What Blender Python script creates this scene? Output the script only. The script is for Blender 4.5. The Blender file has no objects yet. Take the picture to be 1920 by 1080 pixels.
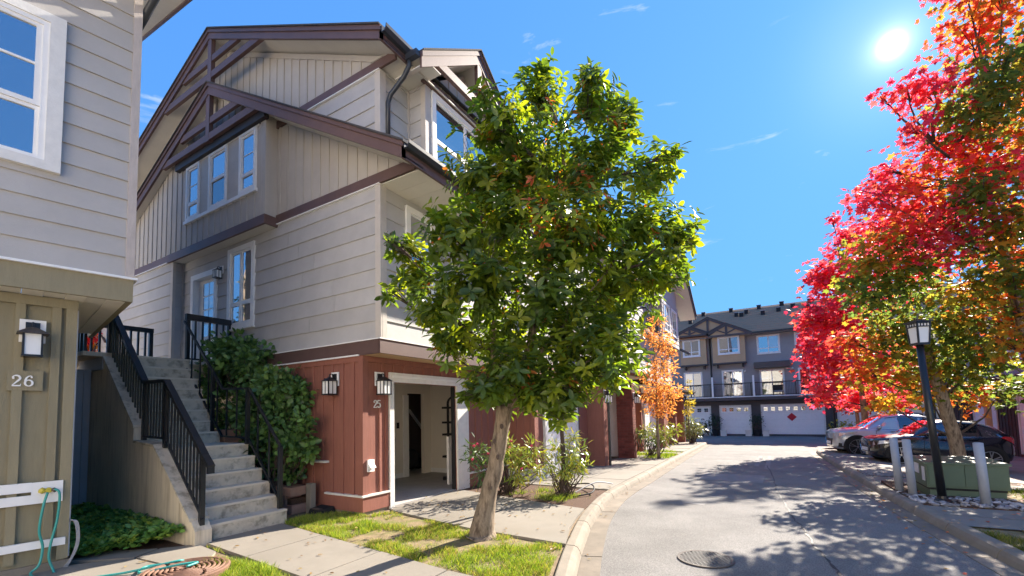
import bpy, bmesh, math, random
import numpy as np
from mathutils import Vector, Matrix
R = random.Random(11)
NR = np.random.RandomState(5)
rad = math.radians
SC = bpy.context.scene
COL = SC.collection

# ---------------------------------------------------------------- camera
CAM = np.array((0.0, 0.0, 1.6))
CR = np.array(((0.85853642, -0.05463989, -0.50983301), (0.51219453, 0.04501093, 0.85768921), (-0.02391599, -0.9974911, 0.06662978)))
cd = bpy.data.cameras.new('camera'); cam = bpy.data.objects.new('camera', cd); COL.objects.link(cam)
cam.matrix_world = Matrix(((CR[0][0], -CR[0][1], -CR[0][2], 0), (CR[1][0], -CR[1][1], -CR[1][2], 0), (CR[2][0], -CR[2][1], -CR[2][2], 1.6), (0, 0, 0, 1)))
cd.sensor_fit = 'HORIZONTAL'; cd.sensor_width = 36; cd.lens = 36 * 828.2 / 1920
cd.shift_x = (960 - 954.1) / 1920; cd.shift_y = (717.2 - 540) / 1920
cd.clip_start = .05; cd.clip_end = 3000
SC.camera = cam

# ---------------------------------------------------------------- sky, sun, exposure
SUN_EL, SUN_AZ = 31.0, 15.5
SKY_K = (.895, 1.245, .96); SKY_A = (.20, .585, 1.13)
w = bpy.data.worlds.new('World'); SC.world = w; w.use_nodes = True
nt = w.node_tree; N = nt.nodes; N.clear(); L = nt.links.new
out = N.new('ShaderNodeOutputWorld'); bg = N.new('ShaderNodeBackground'); L(bg.outputs[0], out.inputs[0])
sky = N.new('ShaderNodeTexSky'); sky.sky_type = 'NISHITA'; sky.sun_disc = False
sky.sun_elevation = rad(SUN_EL); sky.sun_rotation = rad(SUN_AZ); sky.air_density = 1.0; sky.dust_density = .3; sky.ozone_density = 2.2
tc = N.new('ShaderNodeTexCoord')
# gentle shoulder on the sky so that it keeps its blue next to the sun: c' = A c / (c + k)
va = N.new('ShaderNodeVectorMath'); va.operation = 'ADD'; va.inputs[1].default_value = SKY_K; L(sky.outputs[0], va.inputs[0])
vd = N.new('ShaderNodeVectorMath'); vd.operation = 'DIVIDE'; L(sky.outputs[0], vd.inputs[0]); L(va.outputs[0], vd.inputs[1])
hs = N.new('ShaderNodeVectorMath'); hs.operation = 'MULTIPLY'; hs.inputs[1].default_value = SKY_A; L(vd.outputs[0], hs.inputs[0])
# thin wisps of cloud
mp = N.new('ShaderNodeMapping'); mp.inputs['Scale'].default_value = (2.2, 2.2, 7.0); mp.inputs['Location'].default_value = (.35, .2, 0)
nz = N.new('ShaderNodeTexNoise'); nz.inputs['Scale'].default_value = 3.1; nz.inputs['Detail'].default_value = 9; nz.inputs['Roughness'].default_value = .62; nz.inputs['Distortion'].default_value = .6
rp = N.new('ShaderNodeMapRange'); rp.inputs[1].default_value = .625; rp.inputs[2].default_value = .85; rp.inputs[3].default_value = 0; rp.inputs[4].default_value = .75
L(tc.outputs['Generated'], mp.inputs[0]); L(mp.outputs[0], nz.inputs[0]); L(nz.outputs[0], rp.inputs[0])
mc = N.new('ShaderNodeMixRGB'); mc.inputs[2].default_value = (.95, 1.0, 1.1, 1); L(rp.outputs[0], mc.inputs[0]); L(hs.outputs[0], mc.inputs[1])
# glow of the sun itself
sd = Vector((0.1807, 0.8295, 0.5284)).normalized()
dp = N.new('ShaderNodeVectorMath'); dp.operation = 'DOT_PRODUCT'; dp.inputs[1].default_value = sd
nm = N.new('ShaderNodeVectorMath'); nm.operation = 'NORMALIZE'; L(tc.outputs['Generated'], nm.inputs[0]); L(nm.outputs[0], dp.inputs[0])
cl = N.new('ShaderNodeMath'); cl.operation = 'MAXIMUM'; cl.inputs[1].default_value = 0; L(dp.outputs['Value'], cl.inputs[0])
def glow(n, val):
    p_ = N.new('ShaderNodeMath'); p_.operation = 'POWER'; p_.inputs[1].default_value = n; L(cl.outputs[0], p_.inputs[0])
    q_ = N.new('ShaderNodeMath'); q_.operation = 'MULTIPLY'; q_.inputs[1].default_value = val; L(p_.outputs[0], q_.inputs[0]); return q_.outputs[0]
g1 = glow(220, .16); g2 = glow(14000, 2.2); g3 = glow(2600, .45)
ad = N.new('ShaderNodeMath'); ad.operation = 'ADD'; L(g1, ad.inputs[0]); L(g2, ad.inputs[1])
ad2 = N.new('ShaderNodeMath'); ad2.operation = 'ADD'; L(ad.outputs[0], ad2.inputs[0]); L(g3, ad2.inputs[1]); ad = ad2
gm = N.new('ShaderNodeMixRGB'); gm.blend_type = 'ADD'; gm.inputs[0].default_value = 1; L(mc.outputs[0], gm.inputs[1]); L(ad.outputs[0], gm.inputs[2])
L(gm.outputs[0], bg.inputs[0]); bg.inputs[1].default_value = .15
sl = bpy.data.lights.new('sun', 'SUN'); sl.energy = 2.1; sl.angle = rad(.53); sl.color = (1, .91, .78)
so = bpy.data.objects.new('sun', sl); COL.objects.link(so)
sv = Vector((math.sin(rad(SUN_AZ)) * math.cos(rad(SUN_EL)), math.cos(rad(SUN_AZ)) * math.cos(rad(SUN_EL)), math.sin(rad(SUN_EL))))
so.rotation_euler = sv.to_track_quat('Z', 'Y').to_euler()
SC.view_settings.view_transform = 'Standard'; SC.view_settings.look = 'None'; SC.view_settings.gamma = 1; SC.view_settings.use_curve_mapping = False
SC.view_settings.exposure = 3.0
SC.render.engine = 'CYCLES'; SC.cycles.max_bounces = 8; SC.cycles.transparent_max_bounces = 12

# ---------------------------------------------------------------- mesh helpers
class MB:
    def __init__(s): s.v = []; s.f = []
    def add(s, v, f):
        n = len(s.v); s.v += [tuple(p) for p in v]; s.f += [tuple(i + n for i in q) for q in f]; return s
    def box(s, x0, x1, y0, y1, z0, z1):
        if x0 > x1: x0, x1 = x1, x0
        if y0 > y1: y0, y1 = y1, y0
        if z0 > z1: z0, z1 = z1, z0
        return s.add([(x0, y0, z0), (x1, y0, z0), (x1, y1, z0), (x0, y1, z0), (x0, y0, z1), (x1, y0, z1), (x1, y1, z1), (x0, y1, z1)],
                     [(0, 3, 2, 1), (4, 5, 6, 7), (0, 1, 5, 4), (1, 2, 6, 5), (2, 3, 7, 6), (3, 0, 4, 7)])
    def beam(s, a, b, wd, ht, up=(0, 0, 1)):   # rectangular bar from a to b (centre line)
        a = Vector(a); b = Vector(b); d = (b - a).normalized(); up = Vector(up)
        if abs(d.dot(up)) > .99: up = Vector((1, 0, 0))
        sd_ = d.cross(up).normalized(); u2 = sd_.cross(d)
        v = []
        for p in (a, b):
            for i, j in ((-1, -1), (1, -1), (1, 1), (-1, 1)): v.append(p + sd_ * (i * wd / 2) + u2 * (j * ht / 2))
        return s.add(v, [(3, 2, 1, 0), (4, 5, 6, 7), (0, 1, 5, 4), (1, 2, 6, 5), (2, 3, 7, 6), (3, 0, 4, 7)])
    def tube(s, pts, rs, n=8, cap=True):
        pts = [Vector(p) for p in pts]
        if not hasattr(rs, '__len__'): rs = [rs] * len(pts)
        ring = []; prev = None
        for i, p in enumerate(pts):
            d = (pts[min(i + 1, len(pts) - 1)] - pts[max(i - 1, 0)]).normalized()
            if prev is None:
                a = Vector((0, 0, 1)) if abs(d.z) < .9 else Vector((1, 0, 0)); x = d.cross(a).normalized()
            else: x = (prev - d * prev.dot(d)).normalized()
            prev = x; y = d.cross(x)
            ring.append([p + (x * math.cos(k * 2 * math.pi / n) + y * math.sin(k * 2 * math.pi / n)) * rs[i] for k in range(n)])
        v = [q for r in ring for q in r]; f = []
        for i in range(len(pts) - 1):
            for k in range(n): f.append((i * n + k, i * n + (k + 1) % n, (i + 1) * n + (k + 1) % n, (i + 1) * n + k))
        if cap: f.append(tuple(range(n - 1, -1, -1))); f.append(tuple((len(pts) - 1) * n + k for k in range(n)))
        return s.add(v, f)
    def lathe(s, prof, c=(0, 0, 0), n=16, cap=True):    # prof: (r, z)
        v = []; f = []
        for r, z in prof:
            for k in range(n): v.append((c[0] + r * math.cos(k * 2 * math.pi / n), c[1] + r * math.sin(k * 2 * math.pi / n), c[2] + z))
        for i in range(len(prof) - 1):
            for k in range(n): f.append((i * n + k, i * n + (k + 1) % n, (i + 1) * n + (k + 1) % n, (i + 1) * n + k))
        if cap: f.append(tuple(range(n - 1, -1, -1))); f.append(tuple((len(prof) - 1) * n + k for k in range(n)))
        return s.add(v, f)
    def prism(s, poly, fr, t0, t1):           # poly in (u, z) of a frame (origin, u, n); t may be a function of (u, z)
        o, u, n = fr; o = Vector(o); u = Vector(u); n = Vector(n); up = Vector((0, 0, 1)); k = len(poly)
        g0 = t0 if callable(t0) else (lambda a, b: t0); g1_ = t1 if callable(t1) else (lambda a, b: t1)
        v = [o + u * a + up * b + n * g0(a, b) for a, b in poly] + [o + u * a + up * b + n * g1_(a, b) for a, b in poly]
        f = [tuple(range(k - 1, -1, -1)), tuple(range(k, 2 * k))] + [(i, (i + 1) % k, k + (i + 1) % k, k + i) for i in range(k)]
        return s.add(v, f)
    def xy(s, poly, z0, z1):                  # poly in x, y; z may be functions of x, y
        h0 = z0 if callable(z0) else (lambda a, b: z0); h1 = z1 if callable(z1) else (lambda a, b: z1); k = len(poly)
        ar = sum(poly[i][0] * poly[(i + 1) % k][1] - poly[(i + 1) % k][0] * poly[i][1] for i in range(k))
        if ar < 0: poly = poly[::-1]
        v = [(a, b, h0(a, b)) for a, b in poly] + [(a, b, h1(a, b)) for a, b in poly]
        return s.add(v, [tuple(range(k - 1, -1, -1)), tuple(range(k, 2 * k))] + [(i, (i + 1) % k, k + (i + 1) % k, k + i) for i in range(k)])
    def ball(s, c, r, sub=1, sq=(1, 1, 1), jit=0):
        bm = bmesh.new(); bmesh.ops.create_icosphere(bm, subdivisions=sub, radius=1)
        v = [(c[0] + p.co.x * r * sq[0] * (1 + R.uniform(-jit, jit)), c[1] + p.co.y * r * sq[1] * (1 + R.uniform(-jit, jit)), c[2] + p.co.z * r * sq[2] * (1 + R.uniform(-jit, jit))) for p in bm.verts]
        f = [tuple(q.index for q in t.verts) for t in bm.faces]; bm.free(); return s.add(v, f)
    def xf(s, M): s.v = [tuple(M @ Vector(p)) for p in s.v]; return s

FR = {}     # object name -> matrix that takes world coordinates to its root's frame
def thing(name, label, cat, loc=(0, 0, 0), rz=0, group=None, kind=None):
    o = bpy.data.objects.new(name, None); COL.objects.link(o); o.location = loc; o.rotation_euler = (0, 0, rz); o.empty_display_size = .2
    if label: o['label'] = label
    if cat: o['category'] = cat
    if group: o['group'] = group
    if kind: o['kind'] = kind
    FR[o.name] = (Matrix.Translation(loc) @ Matrix.Rotation(rz, 4, 'Z')).inverted(); return o
def tag(o, label, cat=None, group=None, kind=None):
    if label: o['label'] = label
    if cat: o['category'] = cat
    if group: o['group'] = group
    if kind: o['kind'] = kind
    return o
def mesh(name, mb, m, smooth=False):
    me = bpy.data.meshes.new(name); me.from_pydata([tuple(p) for p in mb.v], [], mb.f)
    if m: me.materials.append(m)
    if smooth: me.polygons.foreach_set('use_smooth', [True] * len(me.polygons))
    me.update(); return me
def part(name, mb, m, parent=None, smooth=False, local=False, kind=None, label=None):
    if parent is not None and not local:
        M = FR[parent.name]; mb.v = [tuple(M @ Vector(p)) for p in mb.v]
    o = bpy.data.objects.new(name, mesh(name, mb, m, smooth)); COL.objects.link(o)
    if parent is not None: o.parent = parent; FR[o.name] = FR[parent.name]
    else: FR[o.name] = Matrix.Identity(4)
    if kind: o['kind'] = kind
    if label: o['label'] = label
    return o
def copy_tree(o, parent=None):
    c = o.copy(); COL.objects.link(c); c.parent = parent
    FR[c.name] = FR.get(o.name, Matrix.Identity(4))
    for ch in list(o.children): copy_tree(ch, c)
    return c

# ---------------------------------------------------------------- materials
def nd(m): return m.node_tree.nodes, m.node_tree.links.new
def mat(name, col, rough=.75, var=.12, scale=5., bump=0., bs=60., metal=0., spec=.3, st=(1, 1, 1), rnd=.05, col2=None, c2=(.5, .7), s2=3., bst=None, spk=0):
    m = bpy.data.materials.new(name); m.use_nodes = True; n, l = nd(m); p = n['Principled BSDF']
    p.inputs['Roughness'].default_value = rough; p.inputs['Metallic'].default_value = metal; p.inputs['Specular IOR Level'].default_value = spec
    t = n.new('ShaderNodeTexCoord'); mp_ = n.new('ShaderNodeMapping'); mp_.inputs['Scale'].default_value = st; l(t.outputs['Object'], mp_.inputs[0])
    z = n.new('ShaderNodeTexNoise'); z.inputs['Scale'].default_value = scale; z.inputs['Detail'].default_value = 6; z.inputs['Roughness'].default_value = .65; l(mp_.outputs[0], z.inputs[0])
    r = n.new('ShaderNodeMapRange'); r.inputs[1].default_value = .25; r.inputs[2].default_value = .75; r.inputs[3].default_value = 1 - var; r.inputs[4].default_value = 1 + var; l(z.outputs[0], r.inputs[0])
    oi = n.new('ShaderNodeObjectInfo'); r2 = n.new('ShaderNodeMapRange'); r2.inputs[3].default_value = 1 - rnd; r2.inputs[4].default_value = 1 + rnd; l(oi.outputs['Random'], r2.inputs[0])
    mu = n.new('ShaderNodeMath'); mu.operation = 'MULTIPLY'; l(r.outputs[0], mu.inputs[0]); l(r2.outputs[0], mu.inputs[1])
    if spk:
        zs_ = n.new('ShaderNodeTexNoise'); zs_.inputs['Scale'].default_value = spk; zs_.inputs['Detail'].default_value = 2; l(t.outputs['Object'], zs_.inputs[0])
        rs_ = n.new('ShaderNodeMapRange'); rs_.inputs[1].default_value = .3; rs_.inputs[2].default_value = .7; rs_.inputs[3].default_value = .68; rs_.inputs[4].default_value = 1.32; l(zs_.outputs[0], rs_.inputs[0])
        m2_ = n.new('ShaderNodeMath'); m2_.operation = 'MULTIPLY'; l(mu.outputs[0], m2_.inputs[0]); l(rs_.outputs[0], m2_.inputs[1]); mu = m2_
    src = None
    if col2:
        z2 = n.new('ShaderNodeTexNoise'); z2.inputs['Scale'].default_value = s2; z2.inputs['Detail'].default_value = 7; z2.inputs['Roughness'].default_value = .6; l(mp_.outputs[0], z2.inputs[0])
        rr = n.new('ShaderNodeMapRange'); rr.inputs[1].default_value = c2[0]; rr.inputs[2].default_value = c2[1]; l(z2.outputs[0], rr.inputs[0])
        mx = n.new('ShaderNodeMixRGB'); mx.inputs[1].default_value = (*col, 1); mx.inputs[2].default_value = (*col2, 1); l(rr.outputs[0], mx.inputs[0]); src = mx.outputs[0]
    vm = n.new('ShaderNodeVectorMath'); vm.operation = 'SCALE'
    if src: l(src, vm.inputs[0])
    else: vm.inputs[0].default_value = col
    l(mu.outputs[0], vm.inputs['Scale']); l(vm.outputs[0], p.inputs['Base Color'])
    if bump:
        b = n.new('ShaderNodeBump'); b.inputs['Strength'].default_value = bump; b.inputs['Distance'].default_value = .01
        z3 = n.new('ShaderNodeTexNoise'); z3.inputs['Scale'].default_value = bs; z3.inputs['Detail'].default_value = 4
        if bst:
            m3 = n.new('ShaderNodeMapping'); m3.inputs['Scale'].default_value = bst; l(t.outputs['Object'], m3.inputs[0]); l(m3.outputs[0], z3.inputs[0])
        else: l(mp_.outputs[0], z3.inputs[0])
        l(z3.outputs[0], b.inputs['Height']); l(b.outputs[0], p.inputs['Normal'])
    return m
def glass(name, tint=(.02, .025, .03), refl=.45):
    m = bpy.data.materials.new(name); m.use_nodes = True; n, l = nd(m); n.remove(n['Principled BSDF'])
    a = n.new('ShaderNodeBsdfGlossy'); a.inputs['Roughness'].default_value = .015; a.inputs['Color'].default_value = (.93, .96, 1, 1)
    d = n.new('ShaderNodeBsdfDiffuse'); d.inputs['Color'].default_value = (*tint, 1)
    f = n.new('ShaderNodeFresnel'); f.inputs['IOR'].default_value = 1.5
    mr = n.new('ShaderNodeMapRange'); mr.inputs[3].default_value = refl; mr.inputs[4].default_value = 1; l(f.outputs[0], mr.inputs[0])
    t = n.new('ShaderNodeTexCoord'); z = n.new('ShaderNodeTexNoise'); z.inputs['Scale'].default_value = 1.7; l(t.outputs['Object'], z.inputs[0])
    b = n.new('ShaderNodeBump'); b.inputs['Strength'].default_value = .06; b.inputs['Distance'].default_value = .02; l(z.outputs[0], b.inputs['Height']); l(b.outputs[0], a.inputs['Normal'])
    mx = n.new('ShaderNodeMixShader'); l(mr.outputs[0], mx.inputs[0]); l(d.outputs[0], mx.inputs[1]); l(a.outputs[0], mx.inputs[2])
    l(mx.outputs[0], n['Material Output'].inputs[0]); return m
def leafmat(name, trans=.45, rough=.45, spec=.35, tcol=(1.25, 1.2, .7)):
    m = bpy.data.materials.new(name); m.use_nodes = True; n, l = nd(m); p = n['Principled BSDF']
    p.inputs['Roughness'].default_value = rough; p.inputs['Specular IOR Level'].default_value = spec
    a = n.new('ShaderNodeAttribute'); a.attribute_name = 'tint'; l(a.outputs['Color'], p.inputs['Base Color'])
    t = n.new('ShaderNodeBsdfTranslucent'); vm = n.new('ShaderNodeVectorMath'); vm.operation = 'MULTIPLY'; vm.inputs[1].default_value = tcol
    l(a.outputs['Color'], vm.inputs[0]); l(vm.outputs[0], t.inputs['Color'])
    mx = n.new('ShaderNodeMixShader'); mx.inputs[0].default_value = trans; l(p.outputs[0], mx.inputs[1]); l(t.outputs[0], mx.inputs[2]); l(mx.outputs[0], n['Material Output'].inputs[0])
    return m
wood = dict(scale=3, st=(1, 1, 1), bump=.25, bs=45)
M = {}
M['siding'] = mat('taupe siding', (.475, .455, .44), .65, .09, 2.5, .25, 40, bst=(1, 1, 6), rnd=.05)
M['batten'] = mat('taupe board', (.46, .425, .385), .65, .06, 3, .2, 50, bst=(6, 6, 1), rnd=.04)
M['siding26'] = mat('grey siding', (.455, .43, .405), .65, .08, 2, .25, 40, bst=(1, 1, 6), rnd=.05)
M['corner'] = mat('taupe trim', (.54, .49, .44), .65, .08, 6, .3, 60, bst=(6, 6, 1))
M['corner26'] = mat('pale rough trim', (.50, .44, .40), .75, .14, 9, .6, 40, st=(3, 3, .6))
M['trim'] = mat('brown trim', (.13, .077, .068), .5, .12, 4, .15, 60, spec=.4, rnd=.08)
M['dark'] = mat('black brown trim', (.03, .026, .03), .5, .12, 5, spec=.4)
M['red'] = mat('red stained board', (.285, .115, .085), .6, .14, 6, .3, 50, st=(4, 4, .5), rnd=.07)
M['olive'] = mat('olive board', (.27, .235, .15), .7, .10, 6, .4, 50, st=(4, 4, .5), rnd=.05)
M['white'] = mat('white paint', (.84, .83, .81), .45, .05, 6, rnd=.03)
M['whitegrey'] = mat('white worn paint', (.72, .70, .66), .5, .08, 9, .2, 60)
M['soffit'] = mat('cream soffit', (.70, .66, .58), .6, .05, 4, rnd=.04)
M['shingle'] = mat('roof shingle', (.075, .07, .072), .9, .3, 30, .6, 60, rnd=.1)
M['shingle2'] = mat('grey shingle', (.42, .225, .135), .95, .25, 30, .5, 60, rnd=.08)
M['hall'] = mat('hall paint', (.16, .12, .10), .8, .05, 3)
M['gutter'] = mat('dark gutter', (.035, .04, .052), .35, .1, 5, spec=.5)
M['black'] = mat('black metal', (.013, .014, .017), .35, .2, 8, spec=.5)
M['blackm'] = mat('matt black', (.02, .02, .022), .7, .2, 8)
M['glass'] = glass('window glass')
M['glassdk'] = glass('dark window glass', (.015, .015, .017), .2)
M['blind'] = glass('window with blind', (.30, .31, .32), .30)
M['curtain'] = glass('window with curtain', (.22, .21, .19), .22)
M['conc'] = mat('concrete', (.245, .218, .182), .85, .14, 2.2, .35, 90, rnd=.05, col2=(.185, .162, .13), c2=(.5, .75), s2=1.1)
M['kerb'] = mat('kerb concrete', (.245, .21, .165), .85, .14, 4, .4, 80, rnd=.05, col2=(.36, .31, .25), c2=(.55, .75), s2=1.6)
M['pan'] = mat('gutter concrete', (.20, .168, .132), .85, .16, 4, .4, 80, rnd=.06, col2=(.27, .22, .17), c2=(.5, .72), s2=1.8)
M['step'] = mat('stair concrete', (.60, .52, .40), .85, .18, 5, .4, 70, rnd=.05, col2=(.30, .26, .195), c2=(.48, .66), s2=7)
M['tread'] = mat('stair nosing concrete', (.66, .585, .475), .85, .12, 6, .3, 80)
M['stairwall'] = mat('board marked concrete', (.68, .585, .44), .85, .16, 5, .4, 50, st=(5, 5, .45), col2=(.42, .34, .24), c2=(.52, .75), s2=2.2)
M['asph'] = mat('asphalt', (.215, .203, .19), .9, .22, 1.1, 1.0, 130, col2=(.185, .175, .165), c2=(.45, .7), s2=.45, rnd=0, spk=70)
M['tar'] = mat('tar seam', (.045, .043, .042), .6, .2, 20)
M['soil'] = mat('bare soil', (.20, .14, .09), .95, .3, 14, 1.0, 60, col2=(.27, .20, .125), c2=(.45, .65), s2=5, rnd=0)
M['mulch'] = mat('bark mulch', (.10, .055, .035), .95, .4, 40, 1.0, 60, rnd=0)
M['turf'] = mat('turf soil', (.25, .185, .105), .95, .3, 14, 1.0, 60, col2=(.17, .165, .05), c2=(.45, .62), s2=4, rnd=0)
M['iron'] = mat('cast iron', (.10, .085, .075), .6, .25, 14, .3, 60, metal=.3)
M['rust'] = mat('brown drain cover', (.20, .11, .075), .65, .25, 14, .4, 60)
M['grate'] = mat('worn iron bars', (.17, .16, .15), .6, .2, 14, metal=.2)
M['frost'] = mat('frosted lamp glass', (.80, .80, .78), .35, .04, 6, spec=.5)
M['grey'] = mat('blue grey paint', (.40, .40, .415), .6, .08, 3)
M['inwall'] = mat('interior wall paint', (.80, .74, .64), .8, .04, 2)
M['infloor'] = mat('garage concrete', (.42, .40, .38), .7, .15, 3)
M['hose'] = mat('teal hose', (.03, .30, .27), .4, .08, 8, spec=.5)
M['brass'] = mat('yellow fitting', (.55, .45, .06), .4, .1, 8)
M['cable'] = mat('grey cable', (.35, .34, .35), .5, .1, 9)
M['bark'] = mat('grey brown bark', (.27, .205, .145), .9, .4, 12, 1.0, 26, st=(2.5, 2.5, .6), col2=(.10, .07, .05), c2=(.50, .66), s2=7)
M['barkdk'] = mat('dark bark', (.09, .065, .055), .9, .3, 9, .8, 30, st=(3, 3, .6))
M['brick'] = mat('red brick', (.19, .055, .042), .8, .2, 12, .4, 60, rnd=.22)
M['mortar'] = mat('mortar', (.16, .08, .065), .9, .1, 9)
M['block'] = mat('retaining block', (.33, .20, .15), .9, .2, 8, .6, 40, rnd=.12)
M['farside'] = mat('slate siding', (.31, .305, .315), .65, .05, 3, .15, 40, rnd=.03)
M['fartan'] = mat('tan board', (.50, .35, .21), .65, .06, 3, rnd=.04)
M['farbase'] = mat('charcoal board', (.085, .08, .085), .65, .1, 4, rnd=.05)
M['fartrim'] = mat('charcoal trim', (.085, .075, .08), .55, .1, 4)
M['stone'] = mat('river stone', (.36, .335, .33), .8, .25, 10, .3, 50, rnd=.55)
M['tgreen'] = mat('green utility paint', (.105, .15, .095), .5, .08, 4, spec=.4, rnd=.03)
M['galv'] = mat('galvanised bollard', (.36, .38, .42), .55, .1, 7, spec=.5)
M['darkwood'] = mat('dark stained board', (.085, .06, .055), .7, .15, 5, .3, 50, st=(4, 4, .5), rnd=.08)
M['leaf'] = leafmat('evergreen leaf', .50, .32, .5, (2.2, 2.1, .5))
M['leafm'] = leafmat('maple leaf', .60, .5, .25, (1.6, 1.45, 1.3))
M['leafs'] = leafmat('shrub leaf', .3, .35, .45)
M['grassm'] = leafmat('grass blade', .35, .5, .3)

# ---------------------------------------------------------------- ground
def ss(a, b, x):
    t = min(1, max(0, (x - a) / (b - a))); return t * t * (3 - 2 * t)
def g(x, y):
    z = 0.0
    if y > 8: z -= .022 * (min(y, 60) - 8)
    if x > 2.4: z -= .08 * min(4, x - 2.4) * ss(11, 16, y)
    return z
def grid(name, xs, ys, off, m, kind='structure', keep=None, thick=0):
    v = [(x, y, g(x, y) + off) for y in ys for x in xs]; nx = len(xs); f = []
    for j in range(len(ys) - 1):
        for i in range(nx - 1):
            if keep is None or keep((xs[i] + xs[i + 1]) / 2, (ys[j] + ys[j + 1]) / 2): f.append((j * nx + i, j * nx + i + 1, (j + 1) * nx + i + 1, (j + 1) * nx + i))
    mb = MB().add(v, f); o = part(name, mb, m); o['kind'] = kind; return o
def clipy(poly, y0, side):
    r = []
    for i in range(len(poly)):
        a, b = poly[i], poly[(i + 1) % len(poly)]
        ia, ib = (a[1] - y0) * side <= 0, (b[1] - y0) * side <= 0
        if ia: r.append(a)
        if ia != ib:
            t = (y0 - a[1]) / (b[1] - a[1]); r.append((a[0] + (b[0] - a[0]) * t, y0))
    return r
def slab(name, poly, top, thick, m, parent=None, kind=None):
    mb = MB()
    for side in (1, -1):
        q = clipy(poly, 8.0, side)
        if len(q) >= 3: mb.xy(q, lambda a, b: g(a, b) + top - thick, lambda a, b: g(a, b) + top)
    return part(name, mb, m, parent, kind=kind)
def cat(pts, n=10):
    r = []; P = [pts[0]] + pts + [pts[-1]]
    for i in range(1, len(P) - 2):
        p0, p1, p2, p3 = [np.array(q, float) for q in P[i - 1:i + 3]]
        for k in range(n):
            t = k / n; r.append(tuple(.5 * (2 * p1 + (p2 - p0) * t + (2 * p0 - 5 * p1 + 4 * p2 - p3) * t * t + (3 * p1 - p0 - 3 * p2 + p3) * t ** 3)))
    r.append(tuple(P[-2])); return r
def resample(pts, step):
    r = [pts[0]]; acc = 0
    for a, b in zip(pts, pts[1:]):
        d = math.dist(a, b); t = step - acc
        while t <= d: r.append(tuple(a[i] + (b[i] - a[i]) * t / d for i in (0, 1))); t += step
        acc = (acc + d) % step
    return r
far = [-900, -300, -120, -60, -30, -15, -8, -4, 0, 2.4, 3.4, 4.4, 5.4, 6.4, 8, 14, 30, 60, 120, 300, 900]
fy = [-900, -300, -100, -40, -15, -6, 0, 4, 8, 11, 12, 13, 14, 15, 16, 20, 26, 32, 40, 50, 60, 90, 150, 300, 900]
grid('ground', far, fy, -.30, M['soil'])
grid('road', [-30, -15, -8, -4, 0, 2.4, 3.4, 4.4, 5.4, 6.4, 9, 14, 26], [-9, -4, 0, 4, 8, 11, 12, 13, 14, 15, 16, 20, 26, 32, 40, 43.5], -.125, M['asph'])
KL = cat([(-.75, .4), (-1.3, 2.2), (-1.91, 3.99), (-2.31, 5.3), (-2.7, 6.9), (-2.96, 8.9), (-3.06, 11.74), (-3.22, 15.87), (-3.42, 22), (-3.63, 29.4)])
KRt = cat([(2.75, 2.2), (2.42, 4.9), (2.2, 6.87), (2.09, 7.9), (1.98, 9.59), (1.85, 13), (1.72, 17.87), (1.66, 22.6), (1.9, 24.4), (2.7, 25.2), (4.2, 25.5)])
def kerb(line, side, label):
    pts = resample(line, .30); nrm = []
    for i in range(len(pts)):
        a = pts[max(0, i - 1)]; b = pts[min(len(pts) - 1, i + 1)]; d = (b[0] - a[0], b[1] - a[1]); k = math.hypot(*d); nrm.append((d[1] / k * side, -d[0] / k * side))
    root = thing('kerb', None, None, (pts[0][0], pts[0][1], 0), kind='structure'); root['label'] = label
    prof = [(0, -.28), (0, -.004), (.012, 0), (.10, -.004), (.14, -.022), (.165, -.065), (.185, -.125), (.185, -.28)]
    pan = [(.188, -.28), (.188, -.122), (.42, -.117), (.42, -.28)]
    def seg(name, prof, i0, i1, m):
        v = []; f = []; k = len(prof)
        for i in range(i0, i1 + 1):
            p = pts[i]; e = 0.0
            q = list(p)
            if i == i0: nx_ = pts[i + 1]; q = [p[0] + (nx_[0] - p[0]) * .035, p[1] + (nx_[1] - p[1]) * .035]
            if i == i1: nx_ = pts[i - 1]; q = [p[0] + (nx_[0] - p[0]) * .035, p[1] + (nx_[1] - p[1]) * .035]
            for a, z in prof:
                x, y = q[0] + nrm[i][0] * a, q[1] + nrm[i][1] * a; v.append((x, y, g(x, y) + z))
        for i in range(i1 - i0):
            for j in range(k): f.append((i * k + j, i * k + (j + 1) % k, (i + 1) * k + (j + 1) % k, (i + 1) * k + j))
        f.append(tuple(range(k))); f.append(tuple((i1 - i0) * k + j for j in range(k - 1, -1, -1)))
        mb = MB().add(v, f); o = part(name, mb, m, root)
        bm = bmesh.new(); bm.from_mesh(o.data); bmesh.ops.recalc_face_normals(bm, faces=bm.faces); bm.to_mesh(o.data); bm.free()
    st = 4
    for i in range(0, len(pts) - 1, st):
        e = min(i + st, len(pts) - 1); seg('kerb_stone', prof, i, e, M['kerb']); 
        if (i // st) % 2 == 0: seg('gutter_slab', pan, i, min(i + 2 * st, len(pts) - 1), M['pan'])
    return pts, nrm
kl, kln = kerb(KL, 1, 'pale concrete kerb and gutter curving along the left side of the road')
kr, krn = kerb(KRt, -1, 'grey concrete kerb along the right side of the road')
# left verge: earth behind the kerb, up to the houses
poly = [p for p in kl[::2]] + [kl[-1], (-30, 29.4), (-30, .4)]
slab('verge', poly, -.035, .2, M['soil'], kind='structure')
poly = [p for p in kr[::2]] + [kr[-1]]
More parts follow.
